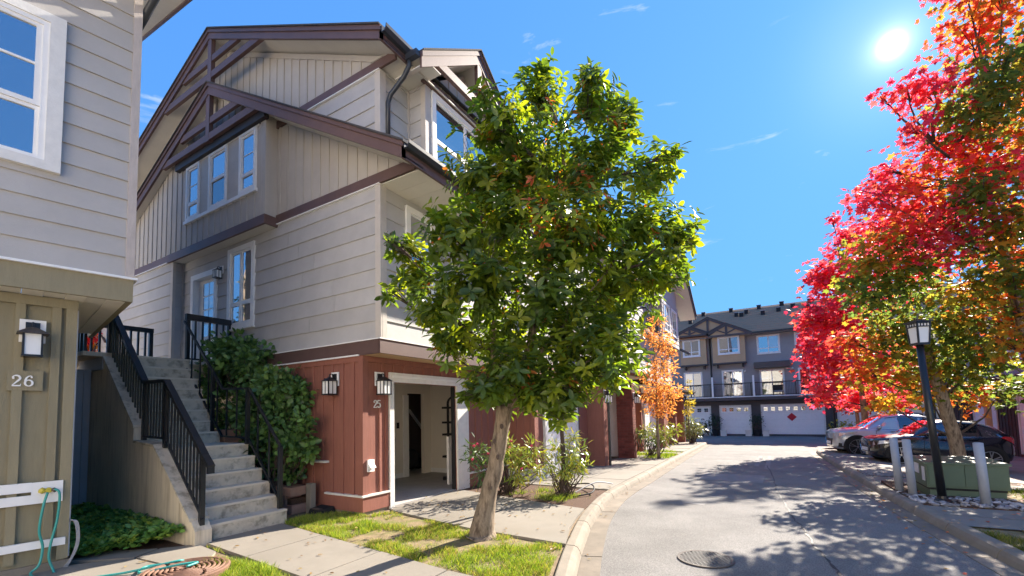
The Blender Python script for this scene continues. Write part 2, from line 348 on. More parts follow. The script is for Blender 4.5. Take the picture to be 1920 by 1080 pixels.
# right verge as a sheet that follows the fall of the drive
xs = [0, .2, .5, .8, 1.1, 1.5, 2, 2.4, 2.9, 3.4, 4.4, 5.4, 6.4, 8, 12, 26]
ys = resample(KRt[:84], .5); ys = [p for p in ys if p[1] < 24.0]
v = []; f = []
for (x0, y0) in ys:
    for a in xs: v.append((x0 + a, y0, g(x0 + a, y0) - .03))
for j in range(len(ys) - 1):
    for i in range(len(xs) - 1): f.append((j * len(xs) + i, j * len(xs) + i + 1, (j + 1) * len(xs) + i + 1, (j + 1) * len(xs) + i))
o = part('verge', MB().add(v, f), M['turf']); o['kind'] = 'structure'
def rsheet(name, y0, y1, x0, x1, m, off=-.012, kind='structure', slabs=None):
    def edge(y): return min(kr, key=lambda p: abs(p[1] - y))[0] + .012
    X = [x for x in [0, .6, 1.2, 1.8, 2.4, 3.0, 4, 6, 9, 20]]
    Y = list(np.linspace(y0, y1, max(3, int((y1 - y0) / .35)))); v = []; f = []
    for y in Y:
        lo = edge(y) if x0 is None else x0
        for a in np.linspace(0, 1, 12): xx = lo + (x1 - lo) * a; v.append((xx, y, g(xx, y) + off))
    for j in range(len(Y) - 1):
        for i in range(11): f.append((j * 12 + i, j * 12 + i + 1, (j + 1) * 12 + i + 1, (j + 1) * 12 + i))
    o = part(name, MB().add(v, f), m); o['kind'] = kind; return o
rsheet('pavement', 8.02, 8.78, None, 9, M['conc']); rsheet('pavement', 8.80, 9.55, None, 9, M['conc'])
rsheet('pavement', 12.35, 13.6, None, 9, M['conc']); rsheet('driveway', 15.0, 23.9, None, 9, M['conc']); rsheet('mulch_bed', 13.7, 14.9, 2.7, 9, M['mulch'], -.018)
# walkway to the steps, drives and pavement on the left
def slabs(name, polys, m, label=None, gap=.012, top=0.0):
    root = thing(name, None, None, (polys[0][0][0], polys[0][0][1], 0), kind='structure')
    if label: root['label'] = label
    for p in polys:
        cx = sum(q[0] for q in p) / len(p); cy = sum(q[1] for q in p) / len(p); r = []
        for q in p:
            d = math.hypot(q[0] - cx, q[1] - cy); k = (d - gap) / d; r.append((cx + (q[0] - cx) * k, cy + (q[1] - cy) * k))
        slab('concrete_slab', r, top + R.uniform(-.004, .002), .14, m, root)
wl = lambda x: 2.98 + (x + 6.2) * -.075; wr = lambda x: 4.06 + (x + 6.3) * -.122
def kx(y): return min(kl, key=lambda p: abs(p[1] - y))[0] - .01
xsw = [-6.5, -5.35, -4.06, -2.95]
pl = [[(a, wl(a)), (b, wl(b)), (b, wr(b)), (a, wr(a))] for a, b in zip(xsw, xsw[1:])]
pl.append([(-2.95, wl(-2.95)), (kx(2.74), 2.74), (kx(3.2), 3.2), (kx(3.62), 3.62), (-2.95, wr(-2.95))])
slabs('walkway', pl, M['conc'], 'pale concrete walkway running from the steps to the kerb')
slabs('driveway', [[(-5.75, 5.62), (-5.58, 5.45), (-4.0, 5.14), (-3.85, 7.13), (-5.75, 7.56)], [(-3.98, 5.13), (-3.72, 5.09), (kx(5.0), 5.0), (kx(5.7), 5.7), (kx(6.3), 6.3), (kx(6.92), 6.92), (-3.83, 7.12)]], M['conc'], 'short concrete driveway in front of the open garage')
yy = [8.85, 10.4, 12.2, 14.1, 16.2]
pp = []
for a, b in zip(yy, yy[1:]):
    pp.append([(-4.98, a), (-3.95, a), (-3.95, b), (-4.98, b)]); pp.append([(-3.94, a), (kx(a), a), (kx(b), b), (-3.94, b)])
slabs('pavement', pp, M['conc'], 'concrete pavement in front of the garages further along')
pp = []
for a, b in ((16.25, 17.6), (20.3, 22.3), (22.35, 24.4), (24.45, 26.5), (26.55, 29.2)): pp.append([(-5.0, a), (kx(a), a), (kx(b), b), (-5.0, b)])
pp.append([(-5.0, 18.75), (-3.9, 18.75), (kx(18.75), 18.75), (kx(19.6), 19.6), (-5.0, 19.6)])
slabs('pavement', pp, M['conc'], 'concrete pavement beside the far shrubs')
slabs('path', [[(-8.2, .9), (-6.55, 2.3), (-6.72, 2.6), (-8.6, 1.2)], [(-6.54, 2.3), (-5.9, 2.35), (-5.62, 2.66), (-5.9, 2.88), (-6.45, 2.93), (-6.72, 2.62)], [(-7.9, .6), (-6.2, .7), (-4.9, 1.55), (-4.9, 2.0), (-5.9, 2.33), (-6.53, 2.28)]], M['conc'], 'tan concrete path beside the drain cover')
# seams and worn marks on the asphalt
mb = MB(); c = cat([(.62, 5.0), (.45, 6.0), (.25, 7.6), (.1, 9), (-.05, 12), (-.25, 16), (-.45, 19.5)], 16); row = []; q = 0
for i, a in enumerate(c):
    q = .6 * q + R.uniform(-.022, .022); j = R.uniform(.006, .020); row.append(((a[0] - j + q, a[1], g(*a) - .1205), (a[0] + j + q, a[1], g(*a) - .1205)))
for a, b in zip(row, row[1:]): mb.add([a[0], a[1], b[1], b[0]], [(0, 1, 2, 3)])
part('road_crack', mb, M['tar'])['kind'] = 'structure'
M['patch'] = mat('asphalt patch', (.27, .255, .24), .9, .2, 6, .8, 120, rnd=.1)
for (x0, x1, y0, y1) in ((-1.75, -.3, 12.2, 13.6), (-1.5, -1.15, 8.7, 8.78), (-.62, -.48, 16.2, 20.5), (-.32, -.17, 15.4, 20.5), (-2.0, -.4, 9.6, 9.66)):
    part('road_patch', MB().add([(x0, y0, g(x0, y0) - .120), (x1, y0 - .1, g(x1, y0) - .120), (x1 + .02, y1, g(x1, y1) - .120), (x0 + .05, y1, g(x0, y1) - .120)], [(0, 1, 2, 3)]), M['patch'])['kind'] = 'structure'

# ---------------------------------------------------------------- cladding helpers
def clip(poly, hp):
    for a, b, c in hp:
        r = []
        for i in range(len(poly)):
            p, q = poly[i], poly[(i + 1) % len(poly)]; dp_, dq = a * p[0] + b * p[1] - c, a * q[0] + b * q[1] - c
            if dp_ <= 1e-9: r.append(p)
            if (dp_ < -1e-9 and dq > 1e-9) or (dp_ > 1e-9 and dq < -1e-9):
                t = dp_ / (dp_ - dq); r.append((p[0] + (q[0] - p[0]) * t, p[1] + (q[1] - p[1]) * t))
        poly = r
        if len(poly) < 3: return []
    return poly
def minus(rects, h):      # rectangles (u0, u1, z0, z1) minus one hole
    r = []
    for a, b, c, d in rects:
        if h[1] <= a or h[0] >= b or h[3] <= c or h[2] >= d: r.append((a, b, c, d)); continue
        if h[0] > a: r.append((a, h[0], c, d))
        if h[1] < b: r.append((h[1], b, c, d))
        if h[2] > c: r.append((max(a, h[0]), min(b, h[1]), c, h[2]))
        if h[3] < d: r.append((max(a, h[0]), min(b, h[1]), h[3], d))
    return r
def lap(root, m, fr, u0, u1, z0, z1, e=.29, hp=(), holes=(), t=.024, name='siding_board', zs=None, local=False):
    z = z0 if zs is None else zs
    while z < z1 - .01:
        a, b = max(z, z0), min(z + e, z1); rects = [(u0, u1, a, b)]
        for h in holes: rects = minus(rects, h)
        cut = []
        for q in rects:
            if q[1] - q[0] > 3.4: x = q[0] + R.uniform(.25, .75) * (q[1] - q[0]); cut += [(q[0], x - .0025, q[2], q[3]), (x + .0025, q[1], q[2], q[3])]
            else: cut.append(q)
        for q in cut:
            if q[1] - q[0] < .01 or q[3] - q[2] < .005: continue
            p = clip([(q[0], q[2]), (q[1], q[2]), (q[1], q[3]), (q[0], q[3])], hp)
            if len(p) >= 3: part(name, MB().prism(p, fr, 0.0, lambda uu, zz, z=z: t - (t - .004) * (zz - z) / e), m, root, local=local)
        z += e
def strips(root, m, fr, us, z0, z1, wd=.05, t=.02, hp=(), holes=(), name='batten', local=False):
    for u in us:
        rects = [(u - wd / 2, u + wd / 2, z0, z1)]
        for h in holes: rects = minus(rects, h)
        for q in rects:
            if q[1] - q[0] < .01 or q[3] - q[2] < .02: continue
            p = clip([(q[0], q[2]), (q[1], q[2]), (q[1], q[3]), (q[0], q[3])], hp)
            if len(p) >= 3: part(name, MB().prism(p, fr, 0.0, t), m, root, local=local)
def fpart(name, fr, rects, m, root, t0=0., t1=.03, local=False, label=None):
    mb = MB()
    for a, b, c, d in rects: mb.prism([(a, c), (b, c), (b, d), (a, d)], fr, t0, t1)
    return part(name, mb, m, root, local=local, label=label)
def window(root, fr, u0, u1, z0, z1, tw=.09, head=None, rail=None, mull=None, tt=.05, g_=None, sill=True, local=False, m=None, muntin=None, sash=.035):
    """casing, sash and panes set back in the casing"""
    m = m or M['white']; g_ = g_ or M['glass']; hd = tw if head is None else head
    wn = fpart('window', fr, [(u0, u0 + tw, z0, z1), (u1 - tw, u1, z0, z1), (u0 + tw, u1 - tw, z1 - hd, z1), (u0 + tw, u1 - tw, z0, z0 + tw)], m, root, 0, tt, local)
    if sill: fpart('sill', fr, [(u0 - .03, u1 + .03, z0 - .035, z0)], m, wn, 0, tt + .03, local)
    a, b, c, d = u0 + tw, u1 - tw, z0 + tw, z1 - hd
    us = [a] + ([mull] if mull else []) + [b]; zs = [c] + ([rail] if rail else []) + [d]; s = sash
    for i in range(len(us) - 1):
        for j in range(len(zs) - 1):
            x0, x1, y0, y1 = us[i], us[i + 1], zs[j], zs[j + 1]
            fpart('sash', fr, [(x0, x0 + s, y0, y1), (x1 - s, x1, y0, y1), (x0 + s, x1 - s, y0, y0 + s), (x0 + s, x1 - s, y1 - s, y1)], m, wn, -.01, .028 - .008 * j, local)
            gl = g_[(i + j) % len(g_)] if isinstance(g_, (list, tuple)) else g_
            fpart('pane', fr, [(x0 + s, x1 - s, y0 + s, y1 - s)], gl, wn, -.02, .004, local)
            if muntin and j == len(zs) - 2: fpart('muntin', fr, [(x0 + s, x1 - s, (y0 + y1) / 2 - .008, (y0 + y1) / 2 + .008)], m, wn, .004, .012, local)
    return wn

# ---------------------------------------------------------------- house number 25
h = H25 = thing('townhouse', 'taupe three storey townhouse with brown gable trim, red ground floor and open garage', 'townhouse', (-5.81, 5.04, 0))
FS = ((0, 5.04, 0), (1, 0, 0), (0, -1, 0))          # side wall, u = X
FB = ((0, 4.80, 0), (1, 0, 0), (0, -1, 0))          # projecting gable bay, u = X
FG = ((-5.81, 0, 0), (0, 1, 0), (1, 0, 0))          # garage front, u = Y
FF = ((-5.38, 0, 0), (0, 1, 0), (1, 0, 0))          # front above, u = Y
YE = 9.62                                             # where the next unit begins
# ground floor walls
part('wall', MB().box(-9.6, -5.81, 5.04, 5.16, -.2, 2.6), M['red'], h); part('wall', MB().box(-17, -9.601, 5.04, 5.16, -.2, 2.615), M['stairwall'], h)
part('wall', MB().box(-5.93, -5.81, 5.16, 5.70, -.2, 2.6).box(-5.93, -5.81, 7.53, YE, -.2, 2.6).box(-5.93, -5.81, 5.70, 7.53, 2.18, 2.6), M['red'], h)
part('foundation', MB().box(-9.6, -5.80, 5.03, 5.07, -.2, .03).box(-5.83, -5.80, 5.071, 5.56, -.2, .03), M['conc'], h)
strips(h, M['red'], FS, [-6.03 - .268 * k for k in range(13)], .30, 2.50, .06, .022)
strips(h, M['red'], FG, [5.405, 5.55], .30, 2.36, .05, .022)
strips(h, M['red'], FG, [5.46 + .266 * k for k in range(9)], 2.36, 2.50, .05, .022)
strips(h, M['red'], FG, [7.99 + .26 * k for k in range(7)], .30, 2.50, .05, .022)
part('corner_board', MB().box(-5.90, -5.785, 5.015, 5.04, .295, 2.5).box(-5.81, -5.785, 5.04, 5.13, .295, 2.5), M['red'], h)
part('frieze_board', MB().box(-9.6, -5.783, 5.012, 5.04, 2.5, 2.595).box(-5.81, -5.783, 5.041, YE, 2.5, 2.595), M['red'], h)
part('skirting_board', MB().box(-6.72, -5.776, 5.006, 5.04, .03, .268).box(-5.81, -5.776, 5.041, 5.60, .03, .268), M['red'], h)
part('skirting_board', MB().box(-5.81, -5.776, 7.93, YE - .02, .0, .268), M['red'], h)
part('ledge_trim', MB().box(-6.72, -5.755, 4.985, 5.04, .268, .300).box(-5.81, -5.755, 5.041, 5.60, .268, .300), M['whitegrey'], h)
part('ledge_trim', MB().box(-5.81, -5.755, 7.93, YE - .02, .268, .300), M['whitegrey'], h)
part('ledge_trim', MB().box(-7.5, -6.66, 4.96, 5.04, .80, .835), M['whitegrey'], h)
# brown belt and jetty
part('belt_board', MB().box(-9.6, -5.39, 5.0, 5.04, 2.60, 2.83).box(-5.40, -5.36, 5.0, YE, 2.60, 2.83), M['trim'], h)
part('soffit_panel', MB().box(-5.81, -5.40, 5.04, YE, 2.597, 2.62), M['fartan'], h)
part('flashing', MB().box(-9.6, -5.37, 4.985, 5.04, 2.83, 2.848).box(-5.38, -5.345, 4.985, YE, 2.83, 2.848), M['white'], h)
part('drip_strip', MB().box(-9.6, -5.85, 4.975, 5.0, 2.588, 2.612), M['white'], h)
# upper walls (solid cores behind the cladding)
part('wall', MB().box(-17, -11.64, 5.04, 5.20, 2.62, 5.5).box(-10.48, -5.40, 5.04, 5.20, 2.62, 5.5).box(-11.64, -10.48, 5.04, 5.20, 4.97, 5.5).box(-11.64, -10.48, 5.18, 5.20, 2.62, 4.97), M['siding'], h)
part('wall', MB().box(-5.50, -5.38, 5.04, YE, 2.62, 5.55), M['siding'], h)
UHP = [(.474, 1, 9.80 - .474 * 10.18), (-.425, 1, 9.80 + .425 * 10.18)]        # under the upper rake
UHP = [(.4760, 1, 9.93 - .4760 * 10.18), (-.41, 1, 9.93 + .41 * 10.18)]
part('gable_wall', MB().prism(clip([(-17, 5.5), (-5.37, 5.5), (-5.37, 9.9), (-17, 9.9)], UHP), FS, -.16, 0), M['batten'], h)
WIN = (-10.02, -9.0, 3.49, 5.26); DOOR = (-11.64, -10.48, 2.72, 4.97)
lap(h, M['siding'], FS, -12.1, -5.47, 2.85, 5.42, .29, holes=[(WIN[0], WIN[1], WIN[2] - .03, WIN[3]), DOOR])
part('corner_board', MB().box(-5.475, -5.35, 5.008, 5.04, 2.85, 5.42).box(-5.38, -5.348, 5.041, 5.14, 2.85, 5.42), M['corner'], h)
lap(h, M['siding'], FF, 5.145, YE, 2.85, 5.42, .29, holes=[(5.58, 6.38, 3.6, 5.30)])
# part of the ground storey beyond the porch recess
part('wall', MB().box(-17, -12.12, 4.84, 5.04, 2.0, 5.40), M['siding'], h)
FL = ((0, 4.84, 0), (1, 0, 0), (0, -1, 0))
lap(h, M['siding'], FL, -17, -12.22, 2.4, 5.40, .29, zs=2.27)
FR_ = ((-12.12, 0, 0), (0, 1, 0), (1, 0, 0))
lap(h, M['siding'], FR_, 4.87, 5.02, 2.4, 5.40, .29, zs=2.27)
part('corner_board', MB().box(-12.22, -12.095, 4.812, 4.84, 2.4, 5.38).box(-12.12, -12.095, 4.8405, 4.87, 2.4, 5.38), M['corner'], h)
part('corner_board', MB().box(-12.1, -12.06, 5.005, 5.04, 2.7, 5.4), M['corner'], h)
# belt at the top of that storey and the bay
part('belt_board', MB().box(-8.26, -4.60, 5.0, 5.04, 5.425, 5.60), M['trim'], h)
part('flashing', MB().box(-8.26, -5.36, 4.99, 5.04, 5.408, 5.424), M['white'], h)
part('belt_board', MB().box(-12.3, -8.235, 4.755, 4.80, 5.36, 5.545).box(-8.275, -8.235, 4.801, 5.04, 5.36, 5.545), M['trim'], h)
part('belt_board', MB().box(-17, -12.31, 4.79, 4.825, 5.40, 5.57), M['trim'], h)
part('flashing', MB().box(-17, -12.31, 4.785, 4.84, 5.383, 5.40), M['white'], h)
part('soffit_panel', MB().box(-12.1, -8.28, 4.80, 5.04, 5.37, 5.39), M['soffit'], h)
LHP = [(.571, 1, 8.70 - .571 * 10.17), (-.452, 1, 8.70 + .452 * 10.17)]      # under the lower rake
part('bay_wall', MB().prism(clip([(-17, 5.39), (-8.28, 5.39), (-8.28, 8.8), (-17, 8.8)], LHP), FB, -.235, 0), M['batten'], h)
W3 = [(-11.44, -10.84, 6.17, 7.44, 6.55), (-10.42, -9.68, 6.17, 7.44, 6.72), (-9.19, -8.59, 6.17, 7.44, 6.55)]
PAN = (-11.44, -8.59, 6.13, 7.45)
lhp2 = [(a, b, c - .03) for a, b, c in LHP]
strips(h, M['batten'], FB, [-8.42 - .253 * k for k in range(34)], 5.56, 8.8, .045, .018, lhp2, [(-11.48, -8.56, 6.10, 7.68)])
part('corner_board', MB().box(-8.38, -8.258, 4.778, 4.80, 5.56, 7.46).box(-8.28, -8.258, 4.8005, 4.88, 5.56, 7.46), M['batten'], h)
strips(h, M['batten'], FS, [-8.19 + .249 * k for k in range(14)], 5.61, 8.8, .045, .018, [(.571, 1, 8.64 - .571 * 10.17)])
part('header_beam', MB().box(-11.85, -8.19, 4.70, 4.80, 7.465, 7.655), M['dark'], h)
part('header_trim', MB().box(-11.5, -8.5, 4.775, 4.80, 7.445, 7.464), M['white'], h)
part('sill_board', MB().box(-11.50, -8.56, 4.745, 4.80, 6.10, 6.17), M['white'], h)
for (a, b) in ((-10.84, -10.42), (-9.68, -9.19)): part('infill_panel', MB().box(a, b, 4.79, 4.80, 6.17, 7.444), M['corner'], h)
for i, (a, b, c, d, rl) in enumerate(W3):
    window(h, FB, a, b, c, d, .055, rail=rl + (.1 if i == 1 else 0), tt=.045, sill=False, g_=M['glass'] if i != 1 else [M['glassdk'], M['glass']], muntin=(i != 1), sash=.04)
# upper gable: belt, battens, corner siding
part('belt_board', MB().box(-7.62, -4.98, 5.0, 5.04, 7.41, 7.56), M['trim'], h)
part('flashing', MB().box(-7.4, -5.36, 4.99, 5.04, 7.393, 7.409), M['white'], h)
part('belt_board', MB().box(-17, -7.63, 5.005, 5.04, 7.41, 7.56), M['trim'], h)
lap(h, M['siding'], FS, -8.4, -5.47, 5.7, 7.40, .29, hp=[(-.571, -1, -(8.98 - .571 * 10.17))], zs=5.65)
part('corner_board', MB().box(-5.475, -5.345, 5.008, 5.04, 6.05, 7.40).box(-5.38, -5.345, 5.041, 5.14, 6.05, 7.40), M['corner'], h)
strips(h, M['batten'], FS, [-5.6 - .25 * k for k in range(44)], 7.565, 10, .045, .018, [(a, b, c - .05) for a, b, c in UHP])
part('barge_trim', MB().prism(clip(clip([(-17, 7.6), (-5.2, 7.6), (-5.2, 9.9), (-17, 9.9)], UHP), [(-.4760, -1, -(9.82 - .4760 * 10.18))]), FS, 0, .022), M['batten'], h)
# roofs: rakes, soffits, shingles
def rake(Yf, ax, at, rx, rt, lx, lt, dep, back, nm, ov=.0):
    """verge boards either side of an apex; (ax, at) apex top, (rx, rt) right end, (lx, lt) left end"""
    F = ((0, Yf, 0), (1, 0, 0), (0, -1, 0))
    for (x, t, s) in ((rx, rt, 1), (lx, lt, -1)):
        k = (at - t) / (x - ax)
        part('verge_board', MB().prism([(ax, at - dep), (x, t - dep), (x, t - .075), (ax, at - .075)], F, -.045, 0), M['trim'], h)
        part('verge_trim', MB().prism([(ax, at - .075), (x, t - .075), (x, t), (ax, at)], F, -.045, .025), M['trim'], h)
        part('roof', MB().prism([(ax, at + .03), (x, t + .03), (x, t + .002), (ax, at + .002)], F, -(back - Yf), .05), M['shingle'], h)
        part('soffit', MB().prism([(ax, at - dep + .03), (x, t - dep + .03), (x, t - dep + .05), (ax, at - dep + .05)], F, -(back - Yf), -.046), M['soffit'], h)
rake(4.60, -10.16, 8.90, -4.43, 5.59, -17, 5.72, .25, 5.04, 'lower')
rake(4.60, -10.18, 10.14, -4.88, 7.61, -17, 7.30, .21, YE, 'upper')
def bracket(ax, z1, z2, x1l, x1r, x2l, x2r, zt, zb, t1, t2):
    part('king_post', MB().box(ax - .075, ax + .075, 4.615, 4.70, zb, zt), M['trim'], h)
    part('collar_beam', MB().box(x1l, x1r, 4.62, 4.69, z1, z1 + t1), M['trim'], h)
    part('collar_beam', MB().box(x2l, x2r, 4.625, 4.685, z2, z2 + t2), M['trim'], h)
bracket(-10.17, 9.01, 9.39, -12.3, -8.1, -11.4, -9.05, 9.95, 8.92, .15, .14)
bracket(-10.20, 7.62, 7.98, -12.3, -8.35, -11.45, -8.9, 8.66, 7.60, .15, .15)
# front eaves: fascia, gutter, soffit, skirt roof
def eave(x, zb, zt, y0, y1, wx, gname='gutter'):
    part('fascia', MB().box(x - .04, x, y0, y1, zb, zt - .02), M['trim'], h)
    P = [(x + .002, zt - .105), (x + .07, zt - .105), (x + .11, zt - .05), (x + .115, zt), (x + .10, zt), (x + .095, zt - .04), (x + .06, zt - .09), (x + .015, zt - .09), (x + .015, zt), (x + .002, zt)]
    mb = MB(); k = len(P); mb.add([(a, y0, b) for a, b in P] + [(a, y1, b) for a, b in P], [tuple(range(k)), tuple(range(2 * k - 1, k - 1, -1))] + [(i, k + i, k + (i + 1) % k, (i + 1) % k) for i in range(k)])
    part(gname, mb, M['gutter'], h)
    ys_ = max(y0, 5.04); n = max(1, int((y1 - ys_) / .32))
    for i in range(n):
        a = ys_ + i * (y1 - ys_) / n
        part('soffit_panel', MB().box(wx, x - .042, a, a + (y1 - ys_) / n - .006, zb + .055, zb + .07), M['soffit'], h)
eave(-4.43, 5.345, 5.59, 4.60, YE, -5.38)
part('roof', MB().add([(-4.40, 4.56, 5.60), (-4.40, YE, 5.60), (-5.40, YE, 6.175), (-5.40, 4.56, 6.175), (-4.40, 4.56, 5.57), (-4.40, YE, 5.57), (-5.40, YE, 6.14), (-5.40, 4.56, 6.14)], [(0, 1, 2, 3), (7, 6, 5, 4), (0, 4, 5, 1), (1, 5, 6, 2), (2, 6, 7, 3), (3, 7, 4, 0)]), M['shingle'], h)
eave(-4.88, 7.40, 7.61, 4.60, 5.25, -5.38)
eave(-4.88, 7.40, 7.61, 8.62, YE, -5.38)
# third storey front and the little street gable bay
F3 = ((-5.38, 0, 0), (0, 1, 0), (1, 0, 0))
part('wall', MB().box(-5.5, -5.38, 5.2, YE, 5.55, 7.5), M['siding'], h)
lap(h, M['siding'], F3, 5.145, 5.70, 5.95, 7.44, .29, zs=5.65)
part('corner_board', MB().box(-5.38, -5.35, 5.685, 5.725, 5.95, 7.44), M['corner'], h)
part('bay_wall', MB().box(-5.4, -4.99, 5.725, 8.10, 5.7, 7.5), M['siding'], h)
FBs = ((0, 5.725, 0), (1, 0, 0), (0, -1, 0)); FBf = ((-4.99, 0, 0), (0, 1, 0), (1, 0, 0))
lap(h, M['siding'], FBs, -5.34, -5.07, 5.72, 7.44, .29, zs=5.65)
part('corner_board', MB().box(-5.07, -4.965, 5.70, 5.725, 5.75, 7.42).box(-4.99, -4.965, 5.7255, 5.83, 5.75, 7.42), M['corner'], h)
lap(h, M['siding'], FBf, 5.83, 8.08, 5.8, 7.42, .29, holes=[(5.87, 7.95, 6.0, 7.42)], zs=5.65)
window(h, FBf, 5.87, 7.95, 6.0, 7.41, .10, rail=6.55, mull=6.9, sill=True)
part('bay_gable', MB().prism([(5.725, 7.42), (8.1, 7.42), (8.1, 7.45), (6.91, 8.38), (5.725, 7.45)], FBf, -.12, 0), M['batten'], h)
part('header_beam', MB().box(-4.99, -4.93, 5.62, 8.2, 7.42, 7.56), M['trim'], h)
strips(h, M['batten'], FBf, [5.9 + .26 * k for k in range(9)], 7.56, 8.5, .045, .018, [(-.70, 1, 7.45 - .70 * 5.725), (.70, 1, 7.45 + .70 * 8.1)])
FK = ((-4.60, 0, 0), (0, 1, 0), (1, 0, 0))
for s, ye in ((-1, 5.21), (1, 8.61)):
    part('verge_board', MB().prism([(6.91, 8.73 - .27), (ye, 7.51 - .27), (ye, 7.51 - .09), (6.91, 8.73 - .09)][::s], FK, -.04, 0), M['trim'] if s > 0 else M['trim'], h)
    part('verge_trim', MB().prism([(6.91, 8.73 - .09), (ye, 7.51 - .09), (ye, 7.51), (6.91, 8.73)][::s], FK, -.04, .022), M['trim'], h)
    part('roof', MB().prism([(6.91, 8.735), (ye, 7.515), (ye, 7.545), (6.91, 8.765)][::s], FK, -1.6, .05), M['shingle'], h)
    part('soffit', MB().prism([(6.91, 8.73 - .24), (ye, 7.51 - .24), (ye, 7.51 - .22), (6.91, 8.73 - .22)][::s], FK, -.6, -.042), M['soffit'], h)
part('king_post', MB().box(-4.68, -4.605, 6.84, 6.98, 7.60, 8.47), M['trim'], h)
part('collar_beam', MB().box(-4.69, -4.61, 5.50, 8.32, 7.56, 7.72), M['trim'], h)
part('gutter', MB().box(-4.86, -4.62, 5.10, 5.19, 7.40, 7.50), M['gutter'], h)
part('soffit_panel', MB().box(-5.38, -4.62, 5.245, 5.72, 7.455, 7.47), M['soffit'], h)
part('gable_wall', MB().prism([(-5.366, 5.603), (-4.78, 5.603), (-5.366, 5.93)], FS, -.06, 0), M['batten'], h)
part('gable_wall', MB().prism([(-5.366, 7.563), (-5.09, 7.563), (-5.366, 7.685)], FS, -.06, 0), M['batten'], h)
# rainwater pipe at the corner
part('downspout', MB().tube([(-4.82, 5.16, 7.50), (-4.83, 5.16, 7.33), (-4.95, 5.16, 7.18), (-5.25, 5.16, 7.0), (-5.32, 5.16, 6.88), (-5.325, 5.16, 6.14)], .04, 8), M['gutter'], h, smooth=True)
# windows and door of the entrance storey
window(h, FS, WIN[0], WIN[1], WIN[2], WIN[3], .10, rail=4.03, mull=-9.53, g_=[M['glass'], M['glass'], M['glass'], M['glassdk']], sash=.045)
window(h, FF, 5.60, 6.36, 3.65, 5.28, .10, rail=4.5, g_=[M['glass'], M['blind']])
d = fpart('door', FS, [(DOOR[0] + .13, DOOR[1] - .1, DOOR[2], DOOR[3] - .13)], M['white'], h, -.12, -.08)
fpart('door_frame', FS, [(DOOR[0], DOOR[0] + .12, DOOR[2], DOOR[3]), (DOOR[1] - .10, DOOR[1], DOOR[2], DOOR[3]), (DOOR[0] + .12, DOOR[1] - .10, DOOR[3] - .12, DOOR[3])], M['white'], h, -.13, .05)
x0, x1 = DOOR[0] + .32, DOOR[1] - .26
for i in range(2):
    for j in range(4):
        u = x0 + i * (x1 - x0) / 2; zz = 3.5 + j * .32; fpart('pane', FS, [(u + .015, u + (x1 - x0) / 2 - .015, zz, zz + .29)], M['blind'], d, -.08, -.072)
part('handle', MB().ball((DOOR[1] - .2, 5.10, 3.7), .035), M['iron'], d)
# garage opening and what shows of the inside
gfr = fpart('garage_frame', FG, [(5.60, 5.70, -.03, 2.35), (7.53, 7.93, -.03, 2.35), (5.70, 7.53, 2.18, 2.35)], M['whitegrey'], h, 0, .045)
fpart('stop_moulding', FG, [(5.66, 7.60, 2.26, 2.30)], M['white'], gfr, .045, .06)
fpart('door_track', FG, [(7.49, 7.53, 0, 2.16)], M['blackm'], gfr, -.10, -.02)
part('garage_floor', MB().box(-10.7, -5.82, 5.17, 11.9, -.12, .004), M['infloor'], h)
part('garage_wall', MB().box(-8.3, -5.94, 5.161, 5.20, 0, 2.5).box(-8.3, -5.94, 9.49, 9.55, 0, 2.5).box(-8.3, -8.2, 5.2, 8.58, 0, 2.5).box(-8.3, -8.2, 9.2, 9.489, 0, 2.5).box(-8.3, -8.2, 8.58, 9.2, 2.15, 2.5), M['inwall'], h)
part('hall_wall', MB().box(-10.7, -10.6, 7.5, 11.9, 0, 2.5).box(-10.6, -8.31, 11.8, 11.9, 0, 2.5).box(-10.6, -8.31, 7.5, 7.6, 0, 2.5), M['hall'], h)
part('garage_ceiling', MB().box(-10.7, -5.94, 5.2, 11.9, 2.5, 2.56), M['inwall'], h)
part('door_casing', MB().box(-8.198, -8.16, 8.40, 8.58, 0, 2.1), M['white'], h)
part('handrail', MB().beam((-10.5, 11.05, 1.75), (-10.5, 11.8, 1.0), .06, .08), M['white'], h)
part('baseboard', MB().box(-8.30, -5.96, 9.475, 9.488, .005, .12).box(-8.199, -8.18, 5.2, 8.39, .005, .12), M['white'], h)
part('light_switch', MB().box(-8.199, -8.18, 8.18, 8.26, 1.25, 1.40), M['blackm'], h)
part('open_door', MB().box(-6.34, -6.28, 7.86, 8.03, .02, 1.08), M['white'], h)

# steps in front of the entrance: concrete stair, side wall, railings
st = thing('stairs', 'long concrete stair with a middle landing climbing to the entrance door', 'stairs', (-6.5, 3.6, 0))
RX = [-6.50, -6.74, -6.96, -7.18, -7.39, -7.59]
UX = [-8.50, -8.70, -8.85, -9.01, -9.17, -9.33, -9.50, -9.68]
r_ = .1975; Y0, Y1 = 3.08, 4.17
for k, x in enumerate(RX):
    nx_ = RX[k + 1] if k < 5 else UX[0]
    b = part('step', MB().box(x - .012, nx_ - .3, Y0, Y1, k * r_ - (.0 if k else .15), (k + 1) * r_ - .03), M['step'], st)
    part('nosing', MB().box(x, nx_ - .3, Y0 - .001, Y1 + .002, (k + 1) * r_ - .03, (k + 1) * r_), M['tread'], b)
for k, x in enumerate(UX):
    nx_ = UX[k + 1] if k < 7 else -12.1; yr = Y1 if k < 7 else 5.035
    b = part('step', MB().box(x - .012, nx_ - .3 if k < 7 else -13.2, Y0, Y1, (k + 5.4) * r_, (k + 7) * r_ - .03), M['step'], st)
    part('nosing', MB().box(x, nx_ - .3 if k < 7 else -13.2, Y0 - .001, Y1 + .002, (k + 7) * r_ - .03, (k + 7) * r_), M['tread'], b)
ZL = 14 * r_ - .05
